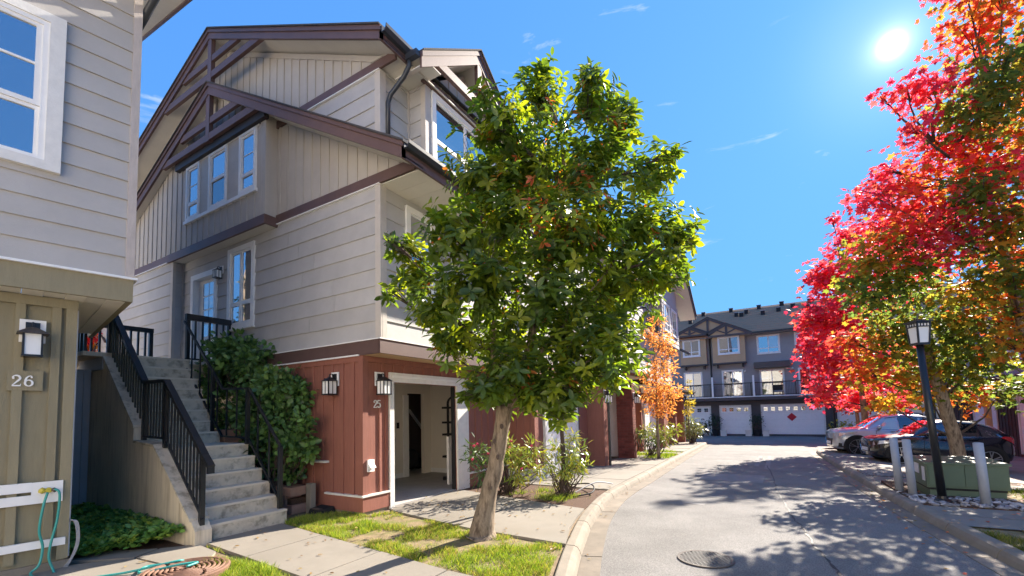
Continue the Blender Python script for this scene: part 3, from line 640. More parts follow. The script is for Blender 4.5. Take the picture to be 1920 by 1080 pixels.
part('landing', MB().box(-13.2, -9.86, 4.171, 5.02, ZL - .45, ZL), M['step'], st)
part('landing_edge', MB().box(-10.9, -9.84, 4.12, 5.03, ZL - .02, ZL + .05), M['white'], st)
part('landing', MB().box(-13.2, -9.62, 2.60, 3.07, ZL - .02, ZL + .05), M['stairwall'], st)
part('landing_edge', MB().box(-10.7, -9.60, 2.84, 2.86, ZL - .24, ZL - .03), M['grey'], st)
# side wall with sloping cap
FW = ((0, 2.86, 0), (1, 0, 0), (0, -1, 0))
prof = [(-6.40, -.2), (-6.40, .17), (-6.50, .28), (-7.62, 1.22), (-8.33, 1.27), (-8.33, 1.49), (-9.58, 2.66), (-10.2, 2.66), (-10.2, -.2)]
part('side_wall', MB().prism(prof, FW, -.20, .0), M['stairwall'], st)
cp = [(-6.40, .172), (-6.52, .285), (-7.62, 1.225), (-8.30, 1.275), (-8.30, 1.50), (-9.58, 2.665)]
for (a, b) in ((1, 2), (2, 3), (4, 5)):
    p, q = cp[a], cp[b]; part('coping', MB().prism([p, (p[0], p[1] + .035), (q[0], q[1] + .035), q][::-1], FW, -.22, .018), M['step'], st)
part('store_wall', MB().box(-10.2, -10.1, 1.9, 2.85, -.1, 2.5).box(-10.1, -10.07, 2.75, 2.84, -.1, 2.5), M['grey'], st)
# left railing
def rail(root, pts, Y, ht, wd, hh, posts, every, bot=.1, rw=.022, name='handrail'):
    mb = MB()
    for a, b in zip(pts, pts[1:]): mb.beam((a[0], Y, a[1] + ht), (b[0], Y, b[1] + ht), wd, hh)
    part('handrail', mb, M['black'], root)
    mb = MB()
    for a, b in zip(pts, pts[1:]): mb.beam((a[0], Y, a[1] + bot), (b[0], Y, b[1] + bot), .03, .03)
    part('bottom_rail', mb, M['black'], root)
    def zat(x):
        for a, b in zip(pts, pts[1:]):
            if min(a[0], b[0]) - 1e-6 <= x <= max(a[0], b[0]) + 1e-6: t = (x - a[0]) / (b[0] - a[0]) if b[0] != a[0] else 0; return a[1] + (b[1] - a[1]) * t
        return pts[-1][1]
    xa, xb = pts[0][0], pts[-1][0]; n = int(abs(xb - xa) / every)
    for i in range(1, n):
        x = xa + (xb - xa) * i / n; z = zat(x); part('baluster', MB().box(x - rw / 2, x + rw / 2, Y - rw / 2, Y + rw / 2, z + bot, z + ht), M['black'], root)
    for x, dz in posts:
        z = zat(x); part('post', MB().box(x - .028, x + .028, Y - .028, Y + .028, z - dz, z + ht), M['black'], root)
rl = thing('railing', 'black metal railing with a wide top rail along the open side of the stair', 'railing', (-6.5, 2.98, 0.2))
rail(rl, [(-6.42, .20), (-7.56, 1.24), (-8.27, 1.26), (-9.75, 2.68)], 2.965, .93, .085, .05, [(-6.47, .02), (-7.55, .03), (-8.26, .03), (-9.70, .03)], .093)
part('rail_end', MB().beam((-6.425, 2.965, 1.13), (-6.25, 2.965, .985), .0845, .0495).box(-6.285, -6.245, 2.925, 3.005, .90, .985), M['black'], rl)
rr = thing('railing', 'thin black metal railing on the shrub side of the stair', 'railing', (-6.6, 4.12, 0.2))
rail(rr, [(-6.60, .20), (-7.52, 1.17), (-8.36, 1.20), (-9.82, 2.60)], 4.125, .93, .035, .035, [(-6.62, .02), (-7.55, .0), (-8.7, .15)], .30)
rt = thing('railing', 'black metal railing enclosing the top landing by the door', 'railing', (-9.85, 4.2, ZL))
part('top_rail', MB().box(-9.90, -9.82, 4.16, 5.0, ZL + .86, ZL + .98), M['black'], rt); part('bottom_rail', MB().box(-9.875, -9.845, 4.16, 5.0, ZL + .07, ZL + .10), M['black'], rt)
for y in (4.20, 4.97): part('post', MB().box(-9.895, -9.825, y - .03, y + .03, ZL, ZL + .86), M['black'], rt)
for k in range(5): part('baluster', MB().box(-9.875, -9.845, 4.32 + .13 * k, 4.35 + .13 * k, ZL + .10, ZL + .86), M['black'], rt)
rb = thing('railing', 'black metal railing at the back of the top landing in front of red leaves', 'railing', (-12.0, 3.5, ZL))
part('top_rail', MB().box(-12.04, -11.96, 2.0, 4.42, ZL + .86, ZL + .96), M['black'], rb); part('bottom_rail', MB().box(-12.015, -11.985, 2.0, 4.4, ZL + .1, ZL + .14), M['black'], rb)
for k in range(18): part('baluster', MB().box(-12.02, -11.98, 2.05 + .13 * k, 2.085 + .13 * k, ZL + .14, ZL + .86), M['black'], rb)
for y in (2.02, 3.1, 4.38): part('post', MB().box(-12.035, -11.965, y - .035, y + .035, ZL - .05, ZL + .86), M['black'], rb)
rs = thing('railing', 'short black railing between the porch and the stair head beneath the overhang', 'railing', (-9.8, 2.7, ZL))
part('top_rail', MB().box(-12.0, -9.78, 2.66, 2.74, ZL + .88, ZL + .97), M['black'], rs)
for k in range(11): part('baluster', MB().box(-9.92 - .17 * k, -9.88 - .17 * k, 2.68, 2.72, ZL + .05, ZL + .88), M['black'], rs)

# ---------------------------------------------------------------- house number 26
A26 = rad(80.0)
h6 = thing('townhouse', 'grey sided townhouse with olive board ground floor and big white framed window', 'townhouse', (-6.9, 1.74, 0), A26)
def lp(name, mb, m, root=None, **k): return part(name, mb, m, root or h6, local=True, **k)
F0 = ((0, 0, 0), (1, 0, 0), (0, -1, 0)); F35 = ((0, -.35, 0), (1, 0, 0), (0, -1, 0)); FSd = ((.5, 0, 0), (0, 1, 0), (1, 0, 0))
lp('wall', MB().box(-6, .04, 0, .15, -.2, 3.02).box(-.1, .04, .151, 4, -.2, 3.02), M['olive'])
strips(h6, M['olive'], F0, [-.105 - .275 * k for k in range(16)], .12, 2.90, .075, .038, local=True)
strips(h6, M['olive'], F0, [-.24 - .275 * k for k in range(0)], .1, 2.9, .06, .02, local=True)
lp('corner_board', MB().box(-.03, .062, -.040, 0, .1, 2.90).box(.04, .062, .0005, .09, .1, 2.90), M['olive'])
lp('frieze_board', MB().box(-6, .066, -.044, 0, 2.90, 3.0), M['olive'])
lp('foundation', MB().box(-6, .075, -.035, .1, -.3, .08), M['kerb'])
lp('corner_strip', MB().box(.062, .078, .02, .03, .1, 2.9), M['whitegrey'])
# jetty
lp('jetty_beam', MB().box(-6, .50, -.35, -.30, 3.01, 3.27).box(.44, .50, -.30, 3, 3.01, 3.27), M['olive'])
for k in range(26): lp('soffit_panel', MB().box(.438 - .165 * (k + 1) + .004, .438 - .165 * k, -.299, (2.5 if k < 3 else -.03), 3.005 + .006 * (k % 2), 3.03), M['soffit'])
lp('flashing', MB().box(-6, .535, -.385, -.34, 3.272, 3.298).box(.49, .535, -.339, 3, 3.272, 3.298), M['white'])
lp('wall', MB().box(-6, .47, -.35, -.2, 3.27, 7.6), M['siding26']); lp('wall', MB().box(.35, .47, -.199, 6, 3.27, 7.4), M['siding26'])
W = (-1.7, -.15, 4.30, 6.06)
lap(h6, M['siding26'], F35, -6, .42, 3.30, 7.3, .232, holes=[(W[0], W[1], W[2] - .0, W[3])], t=.026, local=True)
lp('corner_board', MB().box(.42, .502, -.384, -.35, 3.30, 7.3).box(.47, .502, -.3495, -.25, 3.30, 7.3), M['corner26'])
# big double hung window
wn = fpart('window', F35, [(W[1] - .125, W[1], W[2], W[3] - .0), (W[0], W[1] - .125, W[2], W[2] + .10), (W[0], W[1] - .125, W[3] - .10, W[3]), (W[0], W[0] + .125, W[2] + .1, W[3] - .1)], M['whitegrey'], h6, 0, .075, local=True)
a, b, c, d_ = W[0] + .125, W[1] - .125, W[2] + .10, W[3] - .10; md = 4.99
fpart('frame', F35, [(b - .05, b, c, d_), (a, b - .05, c, c + .04), (a, b - .05, d_ - .05, d_), (a, a + .05, c + .04, d_ - .05)], M['white'], wn, .0, .06, local=True)
fpart('sash', F35, [(b - .10, b - .05, md, d_ - .05), (a + .05, b - .10, md, md + .05), (a + .05, b - .10, d_ - .09, d_ - .05), (a + .05, a + .10, md + .05, d_ - .09)], M['white'], wn, .0, .045, local=True)
fpart('sash', F35, [(b - .085, b - .05, c + .04, md - .003), (a + .05, b - .085, md - .04, md - .003), (a + .05, a + .085, c + .04, md - .04)], M['white'], wn, .0, .03, local=True)
fpart('muntin', F35, [(a + .10, b - .10, 5.44, 5.463)], M['white'], wn, .0, .04, local=True)
fpart('pane', F35, [(a + .10, b - .10, md + .05, d_ - .09)], M['glass'], wn, .0, .026, local=True)
fpart('pane', F35, [(a + .085, b - .085, c + .04, md - .04)], M['glass'], wn, .0, .012, local=True)
# eave corner of its roof
def e6(name, poly, z0, z1, m):
    lp(name, MB().xy(poly, z0, z1), m)
sl6 = lambda x, y: 7.10 + .42 * (y + 1.05)
e6('soffit', [(-6, -1.05), (1.06, -1.05), (1.06, 4), (-6, 4)], lambda x, y: sl6(x, y), lambda x, y: sl6(x, y) + .02, M['soffit'])
e6('roof', [(-6, -1.15), (1.16, -1.15), (1.16, 4), (-6, 4)], lambda x, y: sl6(x, y) + .22, lambda x, y: sl6(x, y) + .26, M['shingle'])
e6('verge_board', [(1.061, -1.05), (1.10, -1.05), (1.10, 4), (1.061, 4)], lambda x, y: sl6(x, y) - .03, lambda x, y: sl6(x, y) + .12, M['trim'])
e6('verge_trim', [(1.101, -1.05), (1.13, -1.05), (1.13, 4), (1.101, 4)], lambda x, y: sl6(x, y) + .10, lambda x, y: sl6(x, y) + .21, M['trim'])
e6('fascia', [(-6, -1.09), (1.10, -1.09), (1.10, -1.051), (-6, -1.051)], lambda x, y: 7.07, lambda x, y: 7.27, M['trim'])
lp('gutter', MB().box(-6, 1.10, -1.20, -1.092, 7.18, 7.29), M['gutter'])
lp('downspout', MB().tube([(.72, -1.1, 7.17), (.72, -1.08, 7.05), (.66, -.75, 6.98), (.53, -.30, 6.66), (.49, -.18, 6.56)], .045, 10), M['gutter'], smooth=True)
# white rails holding the tap
for z0, z1, u in ((.865, .965, -.24), (.735, .83, .0)): lp('white_rail', MB().box(-6, u, -.066, -.0385, z0, z1), M['white'])
lp('white_rail', MB().box(-.24, .0, -.064, -.0385, .83, .962), M['white']); lp('white_rail', MB().box(-6, .035, -.072, -.0385, .255, .335), M['white'])
def lantern(label, loc, rz, s=1.0, wide=1.0, pale=False):
    t = thing('wall_lamp', label, 'wall lamp', loc, rz, 'outdoor wall lamps')     # local -Y points away from the wall
    k = s
    part('mount_block', MB().box(-.10 * k, .10 * k, -.018 if not pale else -.045, 0, .02 * k, .27 * k), M['white'], t, local=True)
    part('back_plate', MB().box(-.055 * k, .055 * k, -.032 if not pale else -.058, -.018 if not pale else -.045, .06 * k, .24 * k), M['black'], t, local=True)
    part('arm', MB().tube([(0, -.03, .20 * k), (0, -.08 * k, .235 * k), (0, -.125 * k, .225 * k), (0, -.13 * k, .17 * k)], .011 * k, 6), M['black'], t, local=True)
    w_ = .085 * k * wide; y = -.13 * k
    part('cap', MB().lathe([(w_ * (1.75 if not pale else 2.5), .10 * k), (w_ * (1.7 if not pale else 2.4), .108 * k), (w_ * (.55 if not pale else .8), .165 * k), (.015 * k, .18 * k)], (0, y, 0), 4).xf(Matrix.Translation((0, y, 0)) @ Matrix.Rotation(rad(45), 4, 'Z') @ Matrix.Translation((0, -y, 0))), M['black'] if not pale else M['iron'], t, local=True)
    part('glass', MB().box(-w_, w_, y - w_, y + w_, -.125 * k, .10 * k), M['frost'], t, local=True)
    mb = MB()
    for a in (-1, 1):
        for b in (-1, 1): mb.box(a * w_ - .008 * k, a * w_ + .008 * k, y + b * w_ - .008 * k, y + b * w_ + .008 * k, -.13 * k, .105 * k)
        if not pale: mb.box(-.006, .006, y + a * (w_ + .001) - .005, y + a * (w_ + .001) + .005, -.125 * k, .1 * k); mb.box(a * (w_ + .001) - .005, a * (w_ + .001) + .005, y - .006, y + .006, -.125 * k, .1 * k)
    mb.box(-w_ - .012, w_ + .012, y - w_ - .012, y + w_ + .012, -.145 * k, -.125 * k)
    part('frame', mb, M['black'], t, local=True); return t
c6, s6 = math.cos(A26), math.sin(A26)
def w6(u, y, z): return (-6.9 + u * c6 - y * s6, 1.74 + u * s6 + y * c6, z)
lantern('wall lamp with hat shaped cap and white glass on olive boards above the number 26', w6(-.285, -.004, 2.46), A26, 1.0, .80, True)
lantern('black square wall lamp on the shaded red side wall facing the shrub', (-6.47, 5.02, 2.10), 0, .95)
lantern('black square wall lamp on the red front wall beside the open garage', (-5.79, 5.37, 2.08), rad(90), .95)
lantern('small wall lamp between the white entrance door and tall window upstairs', (-10.30, 5.02, 4.78), 0, .7)
# numerals as tapered ribbons
def ribbon(mb, pts, ws, t, F):
    n = len(pts); Lf = []; Rt = []
    for i in range(n):
        a = pts[max(0, i - 1)]; b = pts[min(n - 1, i + 1)]; dx, dy = b[0] - a[0], b[1] - a[1]; k = math.hypot(dx, dy) or 1; nx_, ny = -dy / k, dx / k; w_ = ws[i] / 2
        Lf.append((pts[i][0] + nx_ * w_, pts[i][1] + ny * w_)); Rt.append((pts[i][0] - nx_ * w_, pts[i][1] - ny * w_))
    for i in range(n - 1): mb.prism([Lf[i], Lf[i + 1], Rt[i + 1], Rt[i]][::-1], F, 0, t)
def arc(cx, cy, rx, ry, a0, a1, n=14): return [(cx + rx * math.cos(rad(a0 + (a1 - a0) * i / n)), cy + ry * math.sin(rad(a0 + (a1 - a0) * i / n))) for i in range(n + 1)]
def digit(ch):
    S = []
    if ch == '2':
        p = arc(.30, .70, .22, .23, 170, -20, 14) + [(.40, .48), (.22, .26), (.08, .10)]; S.append((p, [.10] * 3 + [.09 + .05 * min(1, i / 6) for i in range(12)] + [.13, .09, .05]))
        S.append(([(.05, .055), (.55, .055)], [.11, .11])); S.append(([(.535, .0), (.56, .22)], [.05, .05])); S.append((arc(.13, .70, .045, .05, 0, 360, 8), [.06] * 9))
    if ch == '6':
        p = arc(.31, .30, .22, .26, 0, 360, 22); S.append((p, [.07 + .07 * abs(math.cos(rad(360 * i / 22))) for i in range(23)]))
        q = [(.10, .34), (.11, .55), (.17, .74), (.28, .88), (.40, .92), (.49, .87)]; S.append((q, [.13, .14, .12, .09, .07, .07])); S.append((arc(.47, .80, .04, .045, 0, 360, 8), [.06] * 9))
    if ch == '5':
        S.append(([(.10, .92), (.52, .92)], [.12, .12])); S.append(([(.14, .95), (.12, .52)], [.06, .06]))
        p = [(.12, .50), (.20, .58)] + arc(.30, .32, .22, .28, 100, -150, 16); S.append((p, [.04, .06] + [.08 + .06 * math.sin(rad(180 * i / 16)) for i in range(17)])); S.append((arc(.13, .17, .04, .045, 0, 360, 8), [.06] * 9))
    return S
def number(txt, label, loc, rz, hgt, m, sp=.66):
    t = thing('house_number', label, 'house number', loc, rz)
    for i, ch in enumerate(txt):
        mb = MB()
        for p, ws in digit(ch): ribbon2(mb, p, ws, hgt, i * sp * hgt)
        part('digit', mb, m, t, local=True)
def ribbon2(mb, p, ws, hgt, off):
    F = ((0, 0, 0), (1, 0, 0), (0, -1, 0)); ribbon(mb, [(off + a * hgt, b * hgt) for a, b in p], [k * hgt for k in ws], .014 + .0004 * len(mb.v) * .01, F)
lp('number_board', MB().box(-.455, -.19, -.0415, -.001, 1.955, 2.17), M['olive'])
number('26', 'white serif number 26 on olive boards under the wall lamp', w6(-.425, -.0417, 2.0), A26, .125, M['white'], .72)
number('25', 'pale serif number 25 on the red board beside the garage', (-5.788, 5.24, 1.725), rad(90), .135, M['whitegrey'], .58)

# ---------------------------------------------------------------- the next units along the left side
h4 = thing('townhouse_row', 'row of taupe townhouses with red and brick garage piers beyond the round green tree', 'townhouse row', (-5.0, 9.63, -.04))
gz = lambda y: g(0, y)
FY = ((0, 9.63, 0), (1, 0, 0), (0, -1, 0)); F5 = ((-5.02, 0, 0), (0, 1, 0), (1, 0, 0))
part('wall', MB().box(-6.2, -5.02, 9.63, 9.75, -.3, 2.75), M['red'], h4)
strips(h4, M['red'], FY, [-5.75 + .2 * k for k in range(4)], .3, 2.6, .05, .02)
part('wall', MB().box(-5.14, -5.02, 9.751, 10.12, -.3, 2.75).box(-5.14, -5.02, 12.42, 13.2, -.4, 2.75).box(-5.14, -5.02, 10.12, 12.42, 2.12, 2.75), M['red'], h4)
part('skirting_board', MB().box(-5.8, -4.99, 9.60, 9.63, -.1, .2).box(-5.02, -4.99, 9.631, 10.1, -.1, .2), M['whitegrey'], h4)
def garage(root, F, u0, u1, z0, z1, rows=4, fw=.09, m=None, win=0, back=.006, names=('garage_door', 'garage_frame')):
    fpart(names[1], F, [(u0 - fw, u0, z0, z1 + fw), (u1, u1 + fw, z0, z1 + fw), (u0, u1, z1, z1 + fw)], M['whitegrey'], root, -.02, .07)
    d = fpart(names[0], F, [(u0, u1, z0, z1)], M['whitegrey'], root, back - .02, back)
    hh = (z1 - z0) / rows
    for j in range(rows):
        if win and j == rows - 1:
            n = win; ww = (u1 - u0) / n; mb = MB(); lo, hi = z1 - hh * .72, z1 - hh * .22
            fpart('door_panel', F, [(u0 + .02, u1 - .02, z0 + hh * j + .006, lo), (u0 + .02, u1 - .02, hi, z1 - .006)] + [(u0 + .02 + ww * i - (.02 if i == 0 else ww * .25), u0 + ww * i + ww * .22, lo, hi) for i in range(1, n)] + [(u0 + .02, u0 + ww * .22, lo, hi), (u1 - ww * .25, u1 - .02, lo, hi)], m or M['white'], d, back, back + .02)
            for i in range(n):
                p = fpart('pane', F, [(u0 + ww * i + ww * .22, u0 + ww * i + ww * .75, lo, hi)], M['glassdk'], d, back, back + .006)
                fpart('grille', F, [(u0 + ww * i + ww * .475, u0 + ww * i + ww * .495, lo, hi), (u0 + ww * i + ww * .22, u0 + ww * i + ww * .75, (lo + hi) / 2 - .012, (lo + hi) / 2 + .012)], M['white'], d, back + .006, back + .016)
        else: fpart('door_panel', F, [(u0 + .02, u1 - .02, z0 + hh * j + .006, z0 + hh * (j + 1) - .006)], m or M['white'], d, back, back + .02)
    return d
garage(h4, F5, 10.17, 12.2, -.05, 2.1)
part('jamb_board', MB().box(-5.02, -4.97, 12.25, 12.42, -.1, 2.12), M['farbase'], h4)
# fin piers
def pier(x0, x1, y0, y1, z1, m):
    z0 = gz(y0) - .1; o = part('pier', MB().box(x0, x1, y0, y1, z0, z1), m, h4)
    return o
p = pier(-5.02, -4.50, 13.22, 13.55, 2.62, M['red']); part('base_board', MB().box(-5.03, -4.475, 13.195, 13.575, gz(13.2) - .02, .16), M['red'], p); part('corner_trim', MB().box(-4.53, -4.48, 13.19, 13.219, .16, 2.6), M['red'], p)
part('downspout', MB().tube([(-4.40, 13.42, gz(13.4) - .02), (-4.40, 13.42, 1.7), (-4.42, 13.42, 2.3), (-4.6, 13.42, 2.62)], .038, 8), M['black'], h4)
def brickpier(x0, x1, y0, y1, z0, z1):
    root = part('pier', MB().box(x0 + .012, x1 - .012, y0 + .012, y1 - .012, z0, z1), M['mortar'], h4)
    rh, bl = .095, .26; vs = []; n = int((z1 - z0) / rh)
    me = {}
    for j in range(n):
        z = z0 + j * rh; o = (j % 2) * bl / 2
        def put(a0, a1, b0, b1):
            ob = part('brick', MB().box(a0, a1, b0, b1, z + .006, z + rh - .006), M['brick'], root)
        x = x0 - o
        while x < x1 - .02:
            a, b = max(x, x0) + .005, min(x + bl, x1) - .005
            if b - a > .03: put(a, b, y0, y0 + .05)
            x += bl
        y = y0 + .05 - (bl / 2 - o)
        while y < y1 - .02:
            a, b = max(y, y0 + .052) + .005, min(y + bl, y1) - .005
            if b - a > .03: put(x1 - .05, x1, a, b)
            y += bl
brickpier(-5.02, -4.42, 16.25, 16.65, gz(16.3) - .03, 2.62)
brickpier(-5.02, -4.72, 14.25, 14.5, gz(14.3) - .03, 2.62)
part('wall', MB().box(-5.7, -5.55, 13.5, 31, -1, 2.8), M['red'], h4)
FI = ((-5.55, 0, 0), (0, 1, 0), (1, 0, 0))
for y in (13.75, 14.75): fpart('panel_trim', FI, [(y, y + .15, gz(y), 2.3)], M['white'], h4, 0, .12)
garage(h4, FI, 14.95, 16.2, gz(15), 2.1)
fpart('panel_trim', FI, [(16.75, 16.95, gz(17), 2.3)], M['white'], h4, 0, .6)
fpart('entry_door', FI, [(17.0, 17.9, gz(17), 2.05)], M['blackm'], h4, 0, .4); fpart('panel_trim', FI, [(17.95, 18.1, gz(18), 2.15)], M['fartan'], h4, 0, .6)
part('wall', MB().box(-5.6, -4.95, 19.6, 19.75, -.6, 2.5), M['red'], h4); strips(h4, M['red'], ((0, 19.6, 0), (1, 0, 0), (0, -1, 0)), [-5.5, -5.25, -5.0], -.2, 2.4, .05, .02)
for y in (22.6, 25.6, 28.2):
    p = pier(-5.02, -4.62, y, y + .35, 2.4, M['red']); part('base_board', MB().box(-5.03, -4.595, y - .025, y + .375, gz(y) - .02, gz(y) + .42), M['red'], p)
garage(h4, F5, 20.3, 22.4, gz(21), 1.75)
part('downspout', MB().tube([(-4.55, 28.7, gz(28)), (-4.55, 28.7, 2.3)], .05, 8), M['black'], h4)
# low eave over the garages
def low(y0, y1, x, z):
    part('fascia', MB().box(x - .04, x, y0, y1, z - .16, z), M['trim'], h4); part('gutter', MB().box(x + .002, x + .09, y0, y1, z - .08, z + .02), M['gutter'], h4)
    part('roof', MB().add([(x + .05, y0 - .05, z), (x + .05, y1, z), (-5.7, y1, z + .5), (-5.7, y0 - .05, z + .5), (x + .05, y0 - .05, z + .04), (x + .05, y1, z + .04), (-5.7, y1, z + .54), (-5.7, y0 - .05, z + .54)], [(3, 2, 1, 0), (4, 5, 6, 7), (0, 1, 5, 4), (1, 2, 6, 5), (2, 3, 7, 6), (3, 0, 4, 7)]), M['shingle'], h4)
    part('soffit_panel', MB().box(-5.6, x - .041, y0, y1, z - .15, z - .13), M['soffit'], h4); part('frieze_board', MB().box(-5.15, -5.0, y0, y1, z - .42, z - .15), M['soffit'], h4)
low(13.1, 18.6, -4.35, 2.98); low(18.8, 23.0, -4.5, 2.75); low(24.2, 29.2, -4.1, 2.55)
# upper storeys
FU = ((-5.30, 0, 0), (0, 1, 0), (1, 0, 0))
part('wall', MB().box(-12, -5.30, 9.62, 23.8, 2.6, 7.5), M['siding'], h4)
lap(h4, M['siding'], FU, 17.6, 23.8, 2.9, 7.4, .29)
part('wall', MB().box(-12, -5.6, 23.8, 29.0, 2.6, 8.2), M['siding'], h4)
part('wall', MB().box(-5.6, -4.75, 24.0, 28.6, 5.1, 7.7), M['siding'], h4); FBy = ((-4.75, 0, 0), (0, 1, 0), (1, 0, 0))
lap(h4, M['siding'], FBy, 24.0, 28.6, 5.15, 7.6, .26, holes=[(24.3, 25.9, 5.75, 7.35), (26.5, 28.1, 5.75, 7.35)])
window(h4, FBy, 24.3, 25.9, 5.75, 7.35, .1, mull=25.1, rail=6.2, g_=M['blind']); window(h4, FBy, 26.5, 28.1, 5.75, 7.35, .1, mull=27.3, rail=6.2)
part('soffit_panel', MB().box(-5.59, -4.78, 24.02, 28.58, 5.06, 5.10), M['fartan'], h4)
part('wall', MB().box(-5.6, -5.25, 24.3, 28.3, 2.6, 5.05), M['siding'], h4); FBz = ((-5.25, 0, 0), (0, 1, 0), (1, 0, 0))
lap(h4, M['siding'], FBz, 24.3, 28.3, 2.7, 5.05, .26, holes=[(25.2, 27.4, 3.2, 4.7)]); window(h4, FBz, 25.2, 27.4, 3.2, 4.7, .1, mull=26.3)
part('gutter', MB().beam((-4.6, 28.1, 5.12), (-4.3, 29.3, 4.95), .12, .1), M['gutter'], h4)
# end gable roof facing the road, with pale soffit
FKe = ((-3.95, 0, 0), (0, 1, 0), (1, 0, 0))
for s, ye in ((-1, 21.4), (1, 30.6)):
    part('verge_board', MB().prism([(26, 10.0), (ye, 7.25), (ye, 7.5), (26, 10.25)][::s], FKe, -.05, 0), M['trim'], h4)
    part('roof', MB().prism([(26, 10.25), (ye, 7.5), (ye, 7.56), (26, 10.31)][::s], FKe, -8, .06), M['shingle'], h4)
    part('soffit', MB().prism([(26, 10.04), (ye, 7.29), (ye, 7.32), (26, 10.07)][::s], FKe, -1.0, -.051), M['soffit'], h4)
part('gable_wall', MB().prism([(23.6, 7.6), (28.6, 7.6), (28.6, 8.5), (26, 10.0), (23.6, 8.5)], FBy, -.3, -.05), M['siding'], h4)
part('roof', MB().add([(-4.9, 9.7, 7.6), (-4.9, 23.6, 7.6), (-10.2, 23.6, 10.1), (-10.2, 9.7, 10.1), (-4.9, 9.7, 7.66), (-4.9, 23.6, 7.66), (-10.2, 23.6, 10.16), (-10.2, 9.7, 10.16)], [(3, 2, 1, 0), (4, 5, 6, 7), (0, 1, 5, 4), (1, 2, 6, 5), (2, 3, 7, 6), (3, 0, 4, 7)]), M['shingle'], h4)
part('fascia', MB().box(-4.95, -4.9, 9.7, 23.6, 7.40, 7.6), M['trim'], h4)
# small balcony rail and pipe
br = part('balcony_floor', MB().box(-5.29, -4.9, 21.2, 23.7, 5.2, 5.4), M['siding'], h4)
part('balcony_rail', MB().beam((-4.92, 21.2, 6.4), (-4.92, 23.7, 6.4), .06, .06).beam((-5.28, 21.2, 6.4), (-4.92, 21.2, 6.4), .06, .06), M['black'], br)
for k in range(12): part('baluster', MB().box(-4.935, -4.905, 21.2 + .22 * k, 21.23 + .22 * k, 5.4, 6.4), M['black'], br)
part('downspout', MB().tube([(-5.24, 18.9, 2.9), (-5.24, 18.9, 7.4)], .05, 8), M['gutter'], h4)
lantern('black wall lamp on the first red pier of the row', (-4.49, 13.36, 1.95), rad(90), 1.0)
lantern('black wall lamp on the brick pier of the row', (-4.41, 16.45, 1.95), rad(90), 1.0)

# ---------------------------------------------------------------- slate terrace across the end of the road
YF = 42.4; ZF = g(0, YF)
hf = thing('townhouse_row', 'slate grey townhouse row with tan bays, long black balcony and white garage doors', 'townhouse row', (0, YF, ZF))
FF_ = ((0, YF, 0), (1, 0, 0), (0, -1, 0))
part('wall', MB().box(-14, 16, YF, YF + .3, ZF - .4, 2.2), M['farbase'], hf)
part('wall', MB().box(-14, 16, YF, YF + 9, 2.2, 8.2), M['farside'], hf)
# siding rows as relief
lap(hf, M['farside'], FF_, -14, 16, 2.4, 7.6, .26, t=.022, holes=[(-6.8, -5.15, 2.4, 4.9), (-3.7, -1.95, 2.4, 4.85), (-.85, 1.0, 2.4, 4.65), (1.85, 3.6, 2.4, 4.7), (-6.9, -1.6, 5.3, 7.8), (-.9, .85, 5.9, 7.55), (1.75, 3.5, 5.9, 7.55), (6.0, 7.7, 5.9, 7.55), (6.0, 7.7, 2.4, 4.7)])
doors = [(-7.6, -4.75, 5), (-3.88, -1.66, 4), (-.76, 3.4, 8), (4.35, 9.2, 8), (10, 14, 8)]
for a, b, n in doors: garage(hf, FF_, a, b, ZF + .02, 1.62, 4, .10, win=n)
for x in (-4.3, -1.22, 3.85): strips(hf, M['farbase'], FF_, [x - .3, x, x + .3], ZF, 1.9, .06, .03)
part('lintel_board', MB().box(-14, 16, YF - .04, YF, 1.78, 2.2), M['farbase'], hf)
# balcony
bal = part('balcony', MB().box(-14, 16, YF - .8, YF - .02, 2.12, 2.36), M['fartrim'], hf)
part('balcony_edge', MB().box(-14, 16, YF - .84, YF - .801, 2.37, 2.44), M['white'], bal)
part('top_rail', MB().box(-14, 16, YF - .8, YF - .74, 3.50, 3.57), M['black'], bal); part('bottom_rail', MB().box(-14, 16, YF - .79, YF - .75, 2.50, 2.54), M['black'], bal)
for k in range(20):
    x = -12.3 + 1.55 * k
    if x < 15.8: part('post', MB().box(x - .03, x + .03, YF - .8, YF - .74, 2.44, 3.5), M['black'], bal)
mb = MB()
for k in range(280): x = -13.9 + .106 * k; mb.box(x - .008, x + .008, YF - .778, YF - .762, 2.54, 3.5)
part('balusters', mb, M['black'], bal, kind='stuff')
for x in (-4.35, -1.25, 3.9): part('divider_post', MB().box(x - .07, x + .07, YF - .9, YF - .82, 2.4, 4.15), M['white'], bal); part('divider_panel', MB().box(x - .03, x + .03, YF - .74, YF - .03, 2.4, 3.9), M['farside'], bal)
# sliding doors
for a, b, gl in ((-6.75, -5.2, [M['blind'], M['curtain']]), (-3.65, -1.98, [M['glass'], M['blind']]), (-.8, .97, [M['curtain'], M['glassdk']]), (1.9, 3.5, [M['glassdk'], M['curtain']]), (6.05, 7.65, [M['glass'], M['blind']])):
    window(hf, FF_, a, b, 2.40, 4.75 if a < -1 else 4.6, .10, mull=(a + b) / 2, g_=gl, sill=False)
